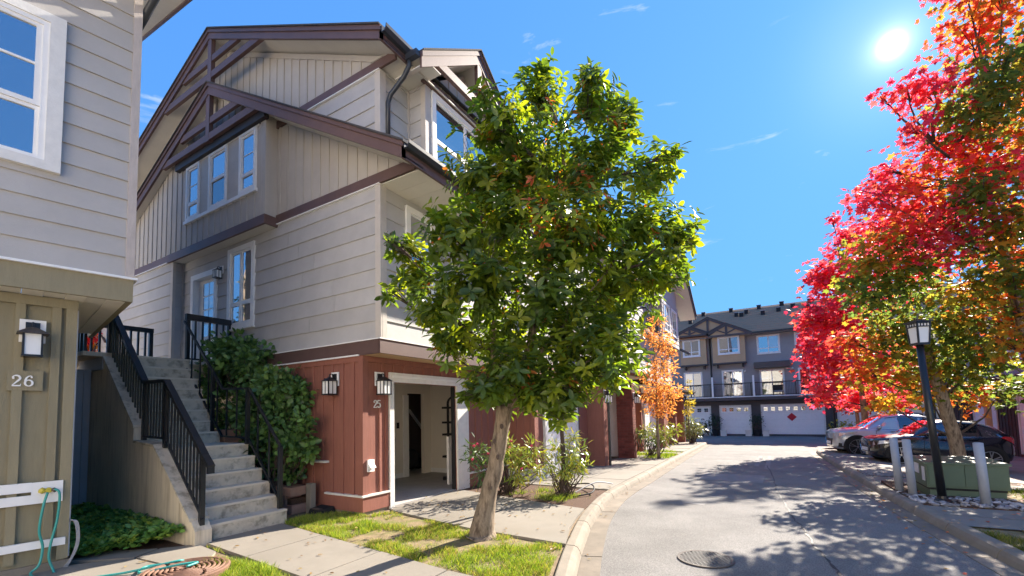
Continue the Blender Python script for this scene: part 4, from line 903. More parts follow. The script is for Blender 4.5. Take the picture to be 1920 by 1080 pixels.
# windows on the wall and in the tan bays
for a, b in ((-.87, .8), (1.8, 3.45), (6.05, 7.65)): window(hf, FF_, a, b, 5.93, 7.5, .11, mull=(a + b) / 2, rail=6.4, g_=[M['glass'], M['glass'], M['blind'], M['glass']])
FBa = ((0, YF - .55, 0), (1, 0, 0), (0, -1, 0))
def tanbay(a, b, wa, wb, apex, la, ra, top):
    y = YF - .55
    part('bay_wall', MB().box(a, b, y, YF - .001, 5.38, top), M['fartan'], hf)
    part('bay_base', MB().box(a - .06, b + .06, y - .06, YF - .03, 5.25, 5.379), M['fartrim'], hf)
    for x in (a + .35, b - .25): part('bracket', MB().box(x - .07, x + .07, YF - .5, YF - .03, 4.95, 5.249), M['dark'], hf)
    for x in np.arange(a + .35, b, .62): fpart('panel_joint', FBa, [(x - .012, x + .012, 5.40, 6.02)], M['fartan'], hf, 0, .012)
    window(hf, FBa, wa, wb, 6.08, 7.62, .11, mull=(wa + wb) / 2, rail=6.5, g_=[M['glass'], M['glass'], M['curtain'], M['glass']])
    part('frieze_board', MB().box(a - .03, b + .03, y - .04, y, 7.72, 7.86), M['fartrim'], hf)
tanbay(-6.85, -4.72, -6.65, -5.2, -5.9, 0, 0, 7.9); tanbay(-4.22, -1.72, -3.8, -2.12, -3.0, 0, 0, 7.9)
def gab(ax, az, lx, lz, rx, rz, y, post=True, depth=3.0):
    F = ((0, y, 0), (1, 0, 0), (0, -1, 0))
    part('gable_panel', MB().prism([(lx + .1, min(lz, rz) - .05), (rx - .1, min(lz, rz) - .05), (ax, az - .15)], F, -.25, -.12), M['fartan'], hf)
    for (x, z, s) in ((lx, lz, -1), (rx, rz, 1)):
        part('verge_board', MB().prism([(ax, az - .22), (x, z - .22), (x, z), (ax, az)][::s], F, -.05, 0), M['fartrim'], hf)
        part('roof', MB().prism([(ax, az + .002), (x, z + .002), (x, z + .06), (ax, az + .06)][::s], F, -depth, .04), M['shingle'], hf)
    if post: part('king_post', MB().box(ax - .09, ax + .09, y + .0, y + .08, min(lz, rz) - .05, az - .2), M['fartrim'], hf)
    part('collar_beam', MB().box(lx + .15, rx - .15, y + .01, y + .07, min(lz, rz) - .12, min(lz, rz) + .02), M['fartrim'], hf)
    for s in (-1, 1): part('strut', MB().beam((ax, y + .05, min(lz, rz) + .1), (ax + s * (rx - lx) * .2, y + .05, min(lz, rz) + (az - min(lz, rz)) * .45), .06, .1), M['fartrim'], hf)
gab(-4.5, 9.42, -7.3, 8.02, -1.75, 8.02, YF - .75, depth=4.2)
gab(-3.05, 8.68, -4.62, 7.92, -1.15, 7.72, YF - 1.0, depth=2.4); gab(-5.95, 8.68, -7.5, 7.95, -4.44, 7.95, YF - 1.0, depth=2.4)
# main roof
RZ0, RZ1 = 7.66, 10.75
part('roof', MB().add([(-15, YF - .8, RZ0), (17, YF - .8, RZ0), (17, YF + 4.5, RZ1), (-15, YF + 4.5, RZ1), (-15, YF - .8, RZ0 + .08), (17, YF - .8, RZ0 + .08), (17, YF + 4.5, RZ1 + .08), (-15, YF + 4.5, RZ1 + .08)], [(3, 2, 1, 0), (4, 5, 6, 7), (0, 1, 5, 4), (1, 2, 6, 5), (2, 3, 7, 6), (3, 0, 4, 7)]), M['shingle2'], hf)
part('roof', MB().add([(-15, YF + 4.5, RZ1), (17, YF + 4.5, RZ1), (17, YF + 10, RZ0), (-15, YF + 10, RZ0), (-15, YF + 4.5, RZ1 + .08), (17, YF + 4.5, RZ1 + .08), (17, YF + 10, RZ0 + .08), (-15, YF + 10, RZ0 + .08)], [(3, 2, 1, 0), (4, 5, 6, 7), (0, 1, 5, 4), (1, 2, 6, 5), (2, 3, 7, 6), (3, 0, 4, 7)]), M['shingle2'], hf)
for k in range(11):
    z = RZ0 + .09 + (RZ1 - RZ0) * (k + .5) / 11.5; y = YF - .8 + 5.3 * (k + .5) / 11.5
    part('shingle_course', MB().box(-15, 17, y, y + .03, z - .02, z + .022), M['shingle2'], hf)
part('gutter', MB().box(-1.2, 17, YF - .93, YF - .81, RZ0 - .06, RZ0 + .09), M['black'], hf); part('soffit_panel', MB().box(-14, 17, YF - .8, YF, RZ0 - .08, RZ0 - .04), M['farside'], hf)
part('downspout', MB().tube([(-4.45, YF - .9, 7.9), (-4.46, YF - .2, 7.5), (-4.46, YF - .12, 7.2), (-4.46, YF - .12, 2.4)], .06, 8), M['black'], hf)
for (x, t) in ((-7.2, .80), (-6.3, .62), (-5.3, .9), (-2.9, .93), (-2.4, .7), (-2.0, .68), (-1.6, .78), (-.6, .92), (-.3, .66), (1.2, .95), (2.0, .80), (.9, .72), (3.0, .7), (3.3, .92), (5, .9), (6.5, .75)):
    y = YF - .8 + 5.3 * t; z = RZ0 + .08 + (RZ1 - RZ0) * t
    v = part('roof_vent', MB().box(x - .16, x + .16, y - .22, y + .16, z - .12, z + .26), M['blackm'], hf); part('vent_cap', MB().box(x - .19, x + .19, y - .25, y + .19, z + .26, z + .30), M['galv'], v)
for a, b in ((-1.16, 1.39),):
    aw = part('awning', MB().add([(a, YF, 5.28), (b, YF, 5.28), (b, YF - .8, 5.2), (a, YF - .8, 5.2), (a, YF, 4.72), (b, YF, 4.72), (b, YF - .8, 4.72), (a, YF - .8, 4.72)], [(0, 1, 2, 3), (7, 6, 5, 4), (0, 4, 5, 1), (1, 5, 6, 2), (2, 6, 7, 3), (3, 7, 4, 0)]), M['gutter'], hf)
for x in (-1.85, 1.55): part('porch_light', MB().ball((x, YF - .12, 4.6), .09, 1), M['frost'], hf)
t = thing('sign', 'red diamond shaped sign hung on the widest white garage door', 'sign', (1.28, YF - .03, .36)); part('board', MB().prism([(1.28, .33), (1.62, .66), (1.28, .99), (.94, .66)], ((0, YF - .03, 0), (1, 0, 0), (0, -1, 0)), .0, .02), mat('red plaque', (.5, .02, .04), .5, .05), t)
for (x, lb) in ((.45, 'patio chair behind the balcony rail in front of the dark sliding door'), (2.45, 'cushioned patio chair behind the balcony rail beside the red curtain')):
    t = thing('patio_chair', lb, 'chair', (x, YF - .4, 2.36), 0, 'balcony chairs'); yb = YF - .4
    part('seat', MB().box(x - .35, x + .35, yb - .3, yb + .3, 2.72, 2.84), M['galv'], t); part('backrest', MB().box(x - .35, x + .35, yb + .24, yb + .32, 2.84, 3.3), M['blackm'], t)
    for a in (-1, 1):
        for b in (-1, 1): part('leg', MB().box(x + a * .32 - .02, x + a * .32 + .02, yb + b * .27 - .02, yb + b * .27 + .02, 2.36, 2.72), M['black'], t)

# ---------------------------------------------------------------- dark stained terrace behind the parked cars
XR = 9.2; hr = thing('townhouse_row', 'dark stained townhouse row with white garage doors behind the parked cars', 'townhouse row', (XR, 22, -.7))
FRr = ((XR, 0, 0), (0, 1, 0), (-1, 0, 0))
part('wall', MB().box(XR, XR + .3, 12, 38, -1.2, 2.5), M['darkwood'], hr); part('wall', MB().box(XR + .2, XR + 9, 12, 38, 2.5, 7.2), M['farside'], hr)
strips(hr, M['darkwood'], FRr, [12.2 + .33 * k for k in range(78)], -.9, 2.3, .07, .03, holes=[(16.0, 19.0, -1, 2), (20.4, 23.2, -1, 2), (25, 28, -1, 2), (30, 33, -1, 2)])
for a in (16.1, 20.5, 25.1, 30.1): garage(hr, FRr, a, a + 2.7, -.75, 1.75, 4)
for y in (15.4, 19.7, 24.1, 28.9): part('post', MB().box(XR - .75, XR - .55, y, y + .2, -.8, 2.3), M['fartan'], hr)
part('porch_beam', MB().box(XR - .8, XR - .5, 12, 38, 2.3, 2.55), M['trim'], hr); part('porch_roof', MB().box(XR - .95, XR, 12, 38, 2.551, 2.62), M['shingle'], hr)
lap(hr, M['farside'], ((XR + .2, 0, 0), (0, 1, 0), (-1, 0, 0)), 12, 38, 2.7, 7.1, .29, holes=[(17, 19, 3.4, 5), (22, 24, 3.4, 5), (27, 29, 3.4, 5)])
for a in (17, 22, 27): window(hr, ((XR + .2, 0, 0), (0, 1, 0), (-1, 0, 0)), a, a + 2, 3.4, 5.0, .1, mull=a + 1)
part('roof', MB().add([(XR - .5, 11.5, 7.0), (XR - .5, 38.5, 7.0), (XR + 5, 38.5, 9.6), (XR + 5, 11.5, 9.6), (XR - .5, 11.5, 7.2), (XR - .5, 38.5, 7.2), (XR + 5, 38.5, 9.8), (XR + 5, 11.5, 9.8)], [(0, 1, 2, 3), (7, 6, 5, 4), (0, 4, 5, 1), (1, 5, 6, 2), (2, 6, 7, 3), (3, 7, 4, 0)]), M['shingle'], hr)
part('gutter', MB().box(XR - .62, XR - .5, 11.5, 38.5, 7.0, 7.14), M['white'], hr)

# ---------------------------------------------------------------- row behind the viewer, added and kept pale to bounce sunlight; panes reflect it
YB = -10.0
hb2 = thing('townhouse_row', 'pale townhouse row behind the viewer, added to bounce sunlight and reflected in window panes', 'townhouse row', (-6, YB, -.1))
M['cream'] = mat('pale siding', (.78, .72, .63), .7, .05, 3)
FBk = ((0, YB, 0), (-1, 0, 0), (0, 1, 0))
part('wall', MB().box(-28, 15, YB - 8, YB, -.4, 8.8), M['cream'], hb2)
lap(hb2, M['cream'], FBk, -15, 28, 0, 8.7, .29)
for x in range(-26, 14, 4):
    for z in (1.2, 4.0, 6.6): window(hb2, FBk, -x - 1.5, -x, z, z + 1.4, .1, mull=-x - .75)
part('roof', MB().add([(-28.6, YB + .7, 8.7), (15.6, YB + .7, 8.7), (15.6, YB - 4, 11), (-28.6, YB - 4, 11), (-28.6, YB + .7, 8.9), (15.6, YB + .7, 8.9), (15.6, YB - 4, 11.2), (-28.6, YB - 4, 11.2)], [(0, 1, 2, 3)[::-1], (4, 5, 6, 7), (0, 1, 5, 4), (1, 2, 6, 5), (2, 3, 7, 6), (3, 0, 4, 7)]), M['shingle'], hb2)
B_TREE = [(-2.89,4.61,1.93,0.28,''),(-2.55,4.88,1.82,0.28,''),(-2.71,4.64,2.14,0.33,''),(-2.32,5.01,1.93,0.3,''),(-2.61,5.41,6.02,0.49,''),(-2.56,5.41,6.36,0.21,''),(-1.69,5.04,5.7,0.2,''),(-1.74,5.13,5.43,0.4,''),(-2.65,4.42,5.08,0.42,''),(-1.53,5.55,5.31,0.35,''),(-2.81,4.27,5.43,0.16,''),(-3.14,4.66,4.7,0.56,''),(-2.62,5.19,4.94,0.69,''),(-1.8,5.23,4.7,0.64,''),(-1.29,6.02,4.84,0.44,''),(-1.01,6.07,5.0,0.18,''),(-3.2,4.16,3.82,0.45,''),(-2.86,5.0,4.11,0.75,''),(-2.02,5.15,3.89,0.78,''),(-1.36,5.73,3.94,0.66,''),(-0.95,5.82,3.8,0.31,''),(-0.84,6.38,3.93,0.16,''),(-3.99,4.21,3.78,0.29,''),(-3.97,3.87,3.8,0.1,''),(-4.02,4.34,3.42,0.36,''),(-4.46,4.38,3.32,0.15,''),(-3.64,4.31,3.0,0.41,''),(-3.08,4.52,3.23,0.7,''),(-2.47,5.1,3.13,0.8,''),(-1.93,6.08,3.33,0.8,''),(-1.3,6.48,3.56,0.46,''),(-3.63,4.79,2.65,0.44,''),(-3.97,4.87,2.62,0.19,''),(-3.17,5.29,2.52,0.64,''),(-2.26,5.26,2.43,0.66,''),(-1.64,5.28,2.43,0.49,''),(-3.37,4.97,1.99,0.33,''),(-2.79,5.2,2.0,0.5,''),(-2.26,5.29,1.87,0.43,''),(-2.3,5.12,1.57,0.2,''),(-1.82,5.59,2.11,0.35,''),(-3.42,4.73,1.81,0.15,'')]
B_MAPLE = [(4.02,11.89,3.9,0.55,'g'),(3.92,11.92,2.7,0.48,'og'),(3.76,11.71,7.24,0.77,'g'),(3.58,11.73,5.56,0.62,'g'),(4.16,11.88,8.1,0.51,'g'),(4.17,12.13,4.98,0.62,'og'),(2.66,11.44,7.9,0.37,'r'),(2.26,11.5,7.93,0.18,'r'),(3.08,11.57,7.76,0.61,'r'),(2.67,11.38,7.03,0.32,'r'),(3.98,12.52,9.28,0.72,'ro'),(4.3,11.94,9.78,1.04,'o'),(5.26,13.28,8.66,1.33,'o'),(4.09,12.44,7.79,1.03,'g'),(3.47,12.72,7.13,0.86,'r'),(3.97,13.11,6.69,1.04,'o'),(4.97,13.61,6.73,1.26,'og'),(2.92,12.43,6.21,0.74,'ro'),(3.95,12.58,5.09,1.03,'g'),(5.09,13.79,4.77,1.25,'o'),(3.18,12.07,5.09,0.81,'r'),(4.56,13.42,3.39,1.07,'o'),(3.57,12.37,3.88,0.76,'og'),(3.81,12.21,10.52,0.66,'r'),(5.65,12.89,7.23,1.55,'o'),(5.77,13.47,4.74,1.6,'o'),(6.05,14.29,12.42,1.79,'ro'),(4.0,12.3,6.06,0.64,'r'),(2.35,12.07,6.57,0.29,'r'),(2.11,11.9,5.98,0.51,'r'),(2.69,12.42,5.33,0.69,'ro'),(3.05,14.52,6.12,0.74,'r'),(2.53,14.56,6.12,0.76,'r'),(2.83,13.64,6.84,0.49,'r'),(2.15,13.7,6.83,0.24,'r'),(3.64,14.06,6.07,0.63,'r')]
B_LEAN = [(2.1,12.31,4.83,0.73,'og'),(2.66,12.6,4.32,0.87,'g'),(1.95,12.25,3.94,0.58,'g'),(2.89,13.56,3.39,1.05,'g'),(3.54,13.36,3.16,1.0,'g'),(2.24,13.86,3.12,0.72,'og'),(2.77,13.79,2.29,0.78,'og'),(3.68,14.09,2.37,0.81,'g'),(1.91,13.31,2.32,0.51,'o'),(4.27,13.95,2.68,0.71,'g'),(4.86,15.47,1.86,0.59,'g'),(4.12,14.9,1.69,0.45,'o'),(2.31,13.64,1.61,0.32,'y'),(1.59,12.59,4.39,0.31,'g'),(3.24,14.38,1.71,0.39,'og'),(4.97,15.06,4.02,0.76,'g'),(1.61,13.0,3.07,0.44,'ro')]
B_RED = [(2.76,25.65,7.62,1.32,'r'),(2.14,24.66,5.48,1.18,'r'),(3.09,24.49,5.33,1.78,'r'),(3.92,25.31,7.82,1.82,'r'),(2.33,23.71,3.41,1.35,'r'),(3.92,24.65,3.36,1.51,'r'),(3.44,25.39,9.33,0.74,'r'),(2.87,25.15,10.27,0.3,'r'),(2.23,25.49,7.67,0.56,'r'),(1.65,24.97,5.59,0.55,'r'),(1.62,24.22,4.0,0.61,'r'),(1.93,23.28,2.13,0.73,'r'),(5.97,26.35,7.95,1.45,'r'),(5.56,27.71,2.98,1.4,'r'),(3.27,26.04,1.9,0.7,'r')]
B_SMALL = [(3.63,28.92,1.93,0.72,'o'),(3.25,28.67,1.67,0.5,'ro'),(4.15,28.82,1.72,0.55,'o'),(4.83,29.17,1.57,0.6,'o'),(5.61,29.47,1.54,0.54,'ro'),(4.47,30.05,2.2,0.71,'r')]
B_LARCH = [(-3.4,16.26,4.77,0.31,''),(-3.28,16.03,3.96,0.45,''),(-3.67,15.97,4.28,0.27,''),(-3.28,16.03,3.01,0.56,''),(-3.03,16.25,3.58,0.26,''),(-3.62,16.39,2.19,0.5,''),(-3.16,16.61,2.18,0.46,''),(-3.66,16.23,1.62,0.34,''),(-3.32,16.29,1.52,0.34,''),(-3.79,16.19,2.77,0.31,'')]
B_YOUNG = [(-4.02,26.91,3.1,0.15,''),(-4.04,26.64,2.49,0.24,''),(-3.99,26.5,1.88,0.3,''),(-4.07,26.49,1.37,0.27,'')]
B_SHRUB = [(-9.158,4.58,2.91,0.34,''),(-8.985,4.79,3.076,0.23,''),(-8.508,4.69,2.657,0.42,''),(-9.607,4.76,2.529,0.44,''),(-7.574,4.6,2.196,0.38,''),(-8.188,4.62,1.835,0.46,''),(-7.447,4.73,1.672,0.43,''),(-7.217,4.78,2.043,0.28,''),(-7.868,4.64,1.249,0.45,''),(-6.904,4.58,1.172,0.32,''),(-7.738,4.77,0.763,0.3,''),(-6.771,4.63,1.526,0.17,''),(-7.294,4.74,0.646,0.2,''),(-9.674,4.6,2.199,0.28,''),(-10.032,4.73,1.721,0.28,''),(-9.175,4.76,1.546,0.32,''),(-6.773,4.74,0.983,0.12,''),(-9.6,4.65,3.066,0.15,'')]
B_FLOW = [(-5.07,7.21,0.8,0.29,'d'),(-4.81,7.04,0.47,0.25,'d'),(-4.44,7.33,0.86,0.27,'y'),(-4.26,7.52,0.69,0.27,'y'),(-4.14,7.85,0.82,0.23,'y'),(-4.25,7.38,0.4,0.22,'y'),(-4.07,7.93,0.45,0.19,'y'),(-4.76,7.45,0.68,0.19,'d')]
B_YOUNG2 = [(-3.66,7.95,0.88,0.23,'y'),(-3.28,7.83,0.79,0.26,'y'),(-3.13,7.84,0.55,0.2,'y'),(-3.4,7.71,0.5,0.22,'y'),(-3.62,7.94,0.21,0.17,'y'),(-3.38,8.1,1.08,0.17,'y'),(-3.71,7.79,0.58,0.16,'y')]
B_FAR1 = [(-4.1,16.85,0.77,0.32,'y'),(-3.68,16.96,0.69,0.36,'y'),(-3.28,17.6,0.8,0.3,'y'),(-3.95,17.27,0.41,0.3,'d'),(-3.41,16.98,0.49,0.29,'y'),(-4.26,16.56,0.65,0.24,'d')]
B_FAR2 = [(-4.06,26.99,0.73,0.4,''),(-3.96,27.1,0.27,0.46,''),(-4.23,26.63,0.18,0.3,''),(-3.6,26.97,0.43,0.27,'')]
B_HEDGE = [(3.88,37.31,0.68,0.29,''),(4.29,37.63,0.71,0.29,''),(4.62,37.52,0.67,0.25,'')]
B_BACK = [(-17.3,4.94,4.65,0.72,'r'),(-17.1,4.85,3.82,0.63,'o'),(-16.91,5.14,4.31,0.56,'r'),(-17.1,4.54,4.25,0.62,'r'),(-17.0,5.31,3.7,0.4,'o'),(-17.95,4.55,3.7,0.64,'o')]
P_TRUNK = [(-3.41, 4.95, -0.08), (-3.34, 4.96, 0.28), (-3.2, 5.0, 0.84), (-3.1, 5.03, 1.3), (-3.02, 5.05, 1.63)]

# ---------------------------------------------------------------- trees and plants
def nrm(a): return a / np.maximum(np.linalg.norm(a, axis=-1, keepdims=True), 1e-9)
# leaf shapes: unit length along +Y from the stalk, normal +Z
L_OVAL = (np.array([(0, 0, 0), (.20, .35, .05), (.17, .72, .04), (0, 1, -.06), (-.17, .72, .04), (-.20, .35, .05), (0, .5, -.02)]), [(0, 1, 6), (1, 2, 6), (2, 3, 6), (3, 4, 6), (4, 5, 6), (5, 0, 6)])
L_ROUND = (np.array([(0, 0, 0), (.30, .40, .05), (.24, .78, .03), (0, 1, -.06), (-.24, .78, .03), (-.30, .40, .05), (0, .5, -.02)]), L_OVAL[1])
_m = [(0, .0), (.14, .18), (.46, .10), (.36, .34), (.56, .62), (.22, .58), (.12, .72), (0, 1.0), (-.12, .72), (-.22, .58), (-.56, .62), (-.36, .34), (-.46, .10), (-.14, .18)]
L_MAPLE = (np.array([(0, .36, .06)] + [(a, b, -.10 * (a * a + (b - .36) ** 2)) for a, b in _m]), [(0, i + 1, (i + 1) % len(_m) + 1) for i in range(len(_m))])
L_LANCE = (np.array([(0, 0, 0), (.09, .3, .02), (.07, .7, 0), (0, 1, -.08), (-.07, .7, 0), (-.09, .3, .02)]), [(0, 1, 5), (1, 2, 4, 5), (2, 3, 4)])
L_TUFT = (np.array([(0, 0, 0), (.13, .5, .0), (0, 1, 0), (-.13, .5, 0), (0, .5, .13), (0, .5, -.13)]), [(0, 1, 2, 3), (0, 4, 2, 5)])
def leafmesh(name, shape, pos, d, n, size, tint, m):
    """one mesh from many leaves: pos, tip direction d, normal n, size, colour"""
    V, Fc = shape; k = len(V); cnt = len(pos)
    d = nrm(d); s = nrm(np.cross(d, n)); n = np.cross(s, d)
    P = pos[:, None, :] + (V[None, :, 0, None] * s[:, None, :] + V[None, :, 1, None] * d[:, None, :] + V[None, :, 2, None] * n[:, None, :]) * size[:, None, None]
    me = bpy.data.meshes.new(name)
    loops = []; starts = []; c = 0
    base = np.concatenate([np.array(f) for f in Fc]); lens = np.array([len(f) for f in Fc])
    allv = (base[None, :] + (np.arange(cnt) * k)[:, None]).ravel()
    tot = np.tile(lens, cnt); st_ = np.concatenate([[0], np.cumsum(tot)[:-1]])
    me.vertices.add(cnt * k); me.vertices.foreach_set('co', P.ravel().astype(np.float32))
    me.loops.add(len(allv)); me.loops.foreach_set('vertex_index', allv.astype(np.int32))
    me.polygons.add(len(tot)); me.polygons.foreach_set('loop_start', st_.astype(np.int32)); me.polygons.foreach_set('loop_total', tot.astype(np.int32))
    at_ = me.attributes.new('tint', 'FLOAT_COLOR', 'POINT')
    at_.data.foreach_set('color', np.repeat(np.concatenate([tint, np.ones((cnt, 1))], 1), k, 0).ravel().astype(np.float32))
    me.update(calc_edges=True); me.validate(); me.materials.append(m); return me
PAL = {
 'tree': [(.13, .185, .025), (.11, .165, .025), (.08, .135, .028), (.19, .235, .025), (.065, .11, .036), (.10, .155, .036), (.24, .27, .03), (.085, .135, .028)],
 'bloom': [(.55, .12, .055), (.48, .16, .06)],
 'r': [(.60, .045, .075), (.66, .06, .09), (.52, .03, .06), (.64, .09, .10), (.60, .05, .12), (.58, .10, .06)],
 'o': [(.58, .17, .03), (.54, .23, .03), (.60, .12, .03), (.48, .26, .035), (.30, .25, .035), (.58, .07, .04)],
 'g': [(.11, .18, .03), (.14, .21, .03), (.09, .16, .035), (.20, .22, .03), (.27, .24, .03), (.10, .15, .035)],
 'y': [(.62, .44, .04), (.56, .32, .04), (.34, .31, .04), (.62, .26, .03)],
 'ro': [(.62, .08, .05), (.58, .16, .03), (.56, .05, .06), (.50, .22, .04)],
 'og': [(.46, .25, .03), (.24, .24, .03), (.54, .18, .03), (.30, .28, .035), (.19, .21, .03)],
 'shrub': [(.11, .21, .06), (.13, .25, .065), (.09, .18, .055), (.16, .28, .065), (.10, .19, .07)],
 'lime': [(.26, .33, .05), (.34, .38, .06), (.19, .27, .045), (.36, .32, .06)], 'dk': [(.08, .13, .04), (.10, .16, .045), (.06, .10, .035)],
 'larch': [(.66, .36, .09), (.62, .30, .08), (.70, .42, .13), (.58, .28, .08)], 'pale': [(.24, .27, .11), (.30, .31, .13), (.19, .22, .08)],
 'topi': [(.02, .045, .015), (.03, .06, .018)], 'yel': [(.50, .42, .05), (.42, .36, .05)], 'con': [(.03, .05, .02), (.04, .06, .025)]}
PAL['d'] = PAL['dk']
def place_leaves(root, pos, d, n, size, tint, m, shape, single=0, name='leaf', palette=None, crown='crown'):
    """nearest leaves become single objects (shared meshes), the rest one crown mesh"""
    ro = np.array(root.location); cnt = len(pos)
    order = np.argsort(np.linalg.norm(pos - CAM, axis=1)) if single else np.arange(cnt)
    near = order[:single]; rest = order[single:] if single else order
    o = bpy.data.objects.new(crown, leafmesh(crown, shape, pos[rest] - ro, d[rest], n[rest], size[rest], tint[rest], m)); COL.objects.link(o); o.parent = root; o['kind'] = 'stuff'; FR[o.name] = FR[root.name]
    if single:
        meshes = {}
        for i in near:
            key = tuple(np.round(tint[i] / .02).astype(int))
            if key not in meshes: meshes[key] = leafmesh('leaf', shape, np.zeros((1, 3)), np.array([[0, 1., 0]]), np.array([[0, 0, 1.]]), np.ones(1), tint[i][None, :], m)
            y = Vector(d[i]).normalized(); x = y.cross(Vector(n[i])).normalized(); z = x.cross(y); sz = size[i]; p = pos[i] - ro
            lo = bpy.data.objects.new(name, meshes[key]); COL.objects.link(lo); lo.parent = root
            lo.matrix_local = Matrix(((x.x * sz, y.x * sz, z.x * sz, p[0]), (x.y * sz, y.y * sz, z.y * sz, p[1]), (x.z * sz, y.z * sz, z.z * sz, p[2]), (0, 0, 0, 1)))
    return o
def rdir(k): return nrm(NR.normal(size=(k, 3)))
def limbs(root, trunk, blobs, m, r0=.035, twigs=4, curve=.25):
    """a tapering limb from the stem to each clump and twigs inside the clump"""
    T = [np.array(p) for p in trunk]
    for b in blobs:
        c = np.array(b[:3]); r = b[3]
        cand = [p for p in T if p[2] < c[2] - .15] or [T[0]]
        a = min(cand, key=lambda p: np.linalg.norm(p - c) + .6 * abs((c[2] - p[2]) - 1.0))
        mid = (a + c) / 2 + np.array((0, 0, -curve * np.linalg.norm((c - a)[:2]) * .5)) + NR.normal(size=3) * .05
        mb = MB().tube([a, (a * .6 + mid * .4), mid, (mid + c) / 2 + NR.normal(size=3) * .03, c], [r0, r0 * .85, r0 * .65, r0 * .45, r0 * .25], 6)
        for k in range(twigs):
            e = c + rdir(1)[0] * r * np.array((1, 1, .9)) * .9; q = (c * .5 + e * .5) + NR.normal(size=3) * .04; s0 = mid * .4 + c * .6
            mb.tube([s0, q, e], [r0 * .35, r0 * .22, .003], 4)
        part('limb', mb, m, root, smooth=True)
def sample(blobs, dens, shell=2.2):
    P = []; Cn = []; cols = []
    for b in blobs:
        k = max(3, int(dens * b[3] ** 2)); u = rdir(k); q = NR.rand(k, 1) ** (1 / shell) * b[3] * (1 + .18 * NR.normal(size=(k, 1)))
        P.append(np.array(b[:3]) + u * q * np.array((1, 1, .95))); Cn.append(u); cols += [b[4]] * k
    return np.concatenate(P), np.concatenate(Cn), cols
def tints(cols, jit=.12, over=None):
    r = np.array([PAL[c if c else over][NR.randint(len(PAL[c if c else over]))] for c in cols]); return np.clip(r * (1 + jit * NR.normal(size=(len(r), 1))), .004, .9)
def trunkpart(root, pts, rs, m, n=12, wob=.02):
    c = [tuple(p) for p in pts]; mb = MB(); P = []; Q = []
    for i in range(len(c) - 1):
        for k in range(4):
            t = k / 4; P.append(tuple(c[i][j] + (c[i + 1][j] - c[i][j]) * t + R.uniform(-wob, wob) * (j < 2) * (i + k > 0) * .5 for j in range(3))); Q.append((rs[i] + (rs[i + 1] - rs[i]) * t) * (1 + R.uniform(-.04, .04)))
    P.append(c[-1]); Q.append(rs[-1]); mb.tube(P, Q, n); return part('trunk', mb, m, root, smooth=True)

# round evergreen on the lawn
t = thing('evergreen_tree', 'round broadleaf evergreen tree with orange flower tufts on the small lawn', 'tree', (-3.37, 4.88, -.03))
trunkpart(t, [(-3.37, 4.86, -.08), (-3.36, 4.88, .05), (-3.33, 4.94, .40), (-3.21, 4.99, .86), (-3.12, 5.0, 1.3), (-3.05, 5.03, 1.68)], [.23, .16, .118, .105, .10, .11], M['bark'], 14)
forks = [[(-3.05, 5.03, 1.62), (-3.15, 4.98, 2.0), (-3.17, 4.93, 2.4), (-3.1, 4.9, 3.0), (-3.2, 4.8, 3.8)], [(-3.04, 5.03, 1.6), (-2.9, 5.12, 1.95), (-2.72, 5.17, 2.5), (-2.6, 5.2, 3.1), (-2.35, 5.27, 3.8), (-2.2, 5.3, 4.6), (-2.25, 5.3, 5.4)], [(-2.9, 5.12, 1.95), (-2.6, 5.25, 2.4), (-2.2, 5.4, 2.9), (-1.8, 5.6, 3.4)]]
for fk, r0 in zip(forks, (.06, .075, .04)):
    n_ = len(fk); part('limb', MB().tube(fk, [r0 * (1 - .75 * i / (n_ - 1)) for i in range(n_)], 9), M['bark'], t, smooth=True)
for (x, y, z) in ((-3.15, 4.895, 1.22), (-3.04, 4.90, 1.42), (-3.10, 4.89, 1.02), (-3.22, 4.885, .62)): part('knot', MB().ball((x, y, z), .028, 1, (1, .5, 1.4), .15), M['barkdk'], t)
sk = [p for fk in forks for p in fk[1:]]
limbs(t, sk, B_TREE, M['barkdk'], .02, 7)
P, U, cols = sample([(b[0], b[1], b[2], b[3] * .96, b[4]) for b in B_TREE], 360, 1.9)
K = len(P); ax = nrm(U * .8 + np.array((0, 0, .75)) + NR.normal(size=(K, 3)) * .35)
pos = []; dd = []; nn = []; sz = []; tt = []
for i in range(K):
    nl = NR.randint(6, 10); a = ax[i]; x = np.cross(a, (0, 0, 1.)); x = x / (np.linalg.norm(x) + 1e-6); y = np.cross(a, x); base = PAL['tree'][NR.randint(8)]; bl = NR.rand() < (.30 if np.linalg.norm(P[i] - np.array((-2.15, 4.75, 4.15))) < .75 else .035)
    for j in range(nl):
        th = 2.4 * j + NR.rand(); rr = x * math.cos(th) + y * math.sin(th); lift = .75 - 1.15 * j / nl
        dv = rr + a * lift * .8 + np.array((0, 0, -.22)); pos.append(P[i] - a * (.012 * j)); dd.append(dv); nn.append(a + rr * (-lift * .6)); sz.append(NR.uniform(.10, .17))
        c = np.array(PAL['bloom'][NR.randint(2)]) if (bl and j < 4) else np.array(base); tt.append(np.clip(c * NR.uniform(.8, 1.2), .01, .9)); sz[-1] *= (.7 if bl and j < 4 else 1)
place_leaves(t, np.array(pos), np.array(dd), np.array(nn), np.array(sz), np.array(tt), M['leaf'], L_OVAL, 300)

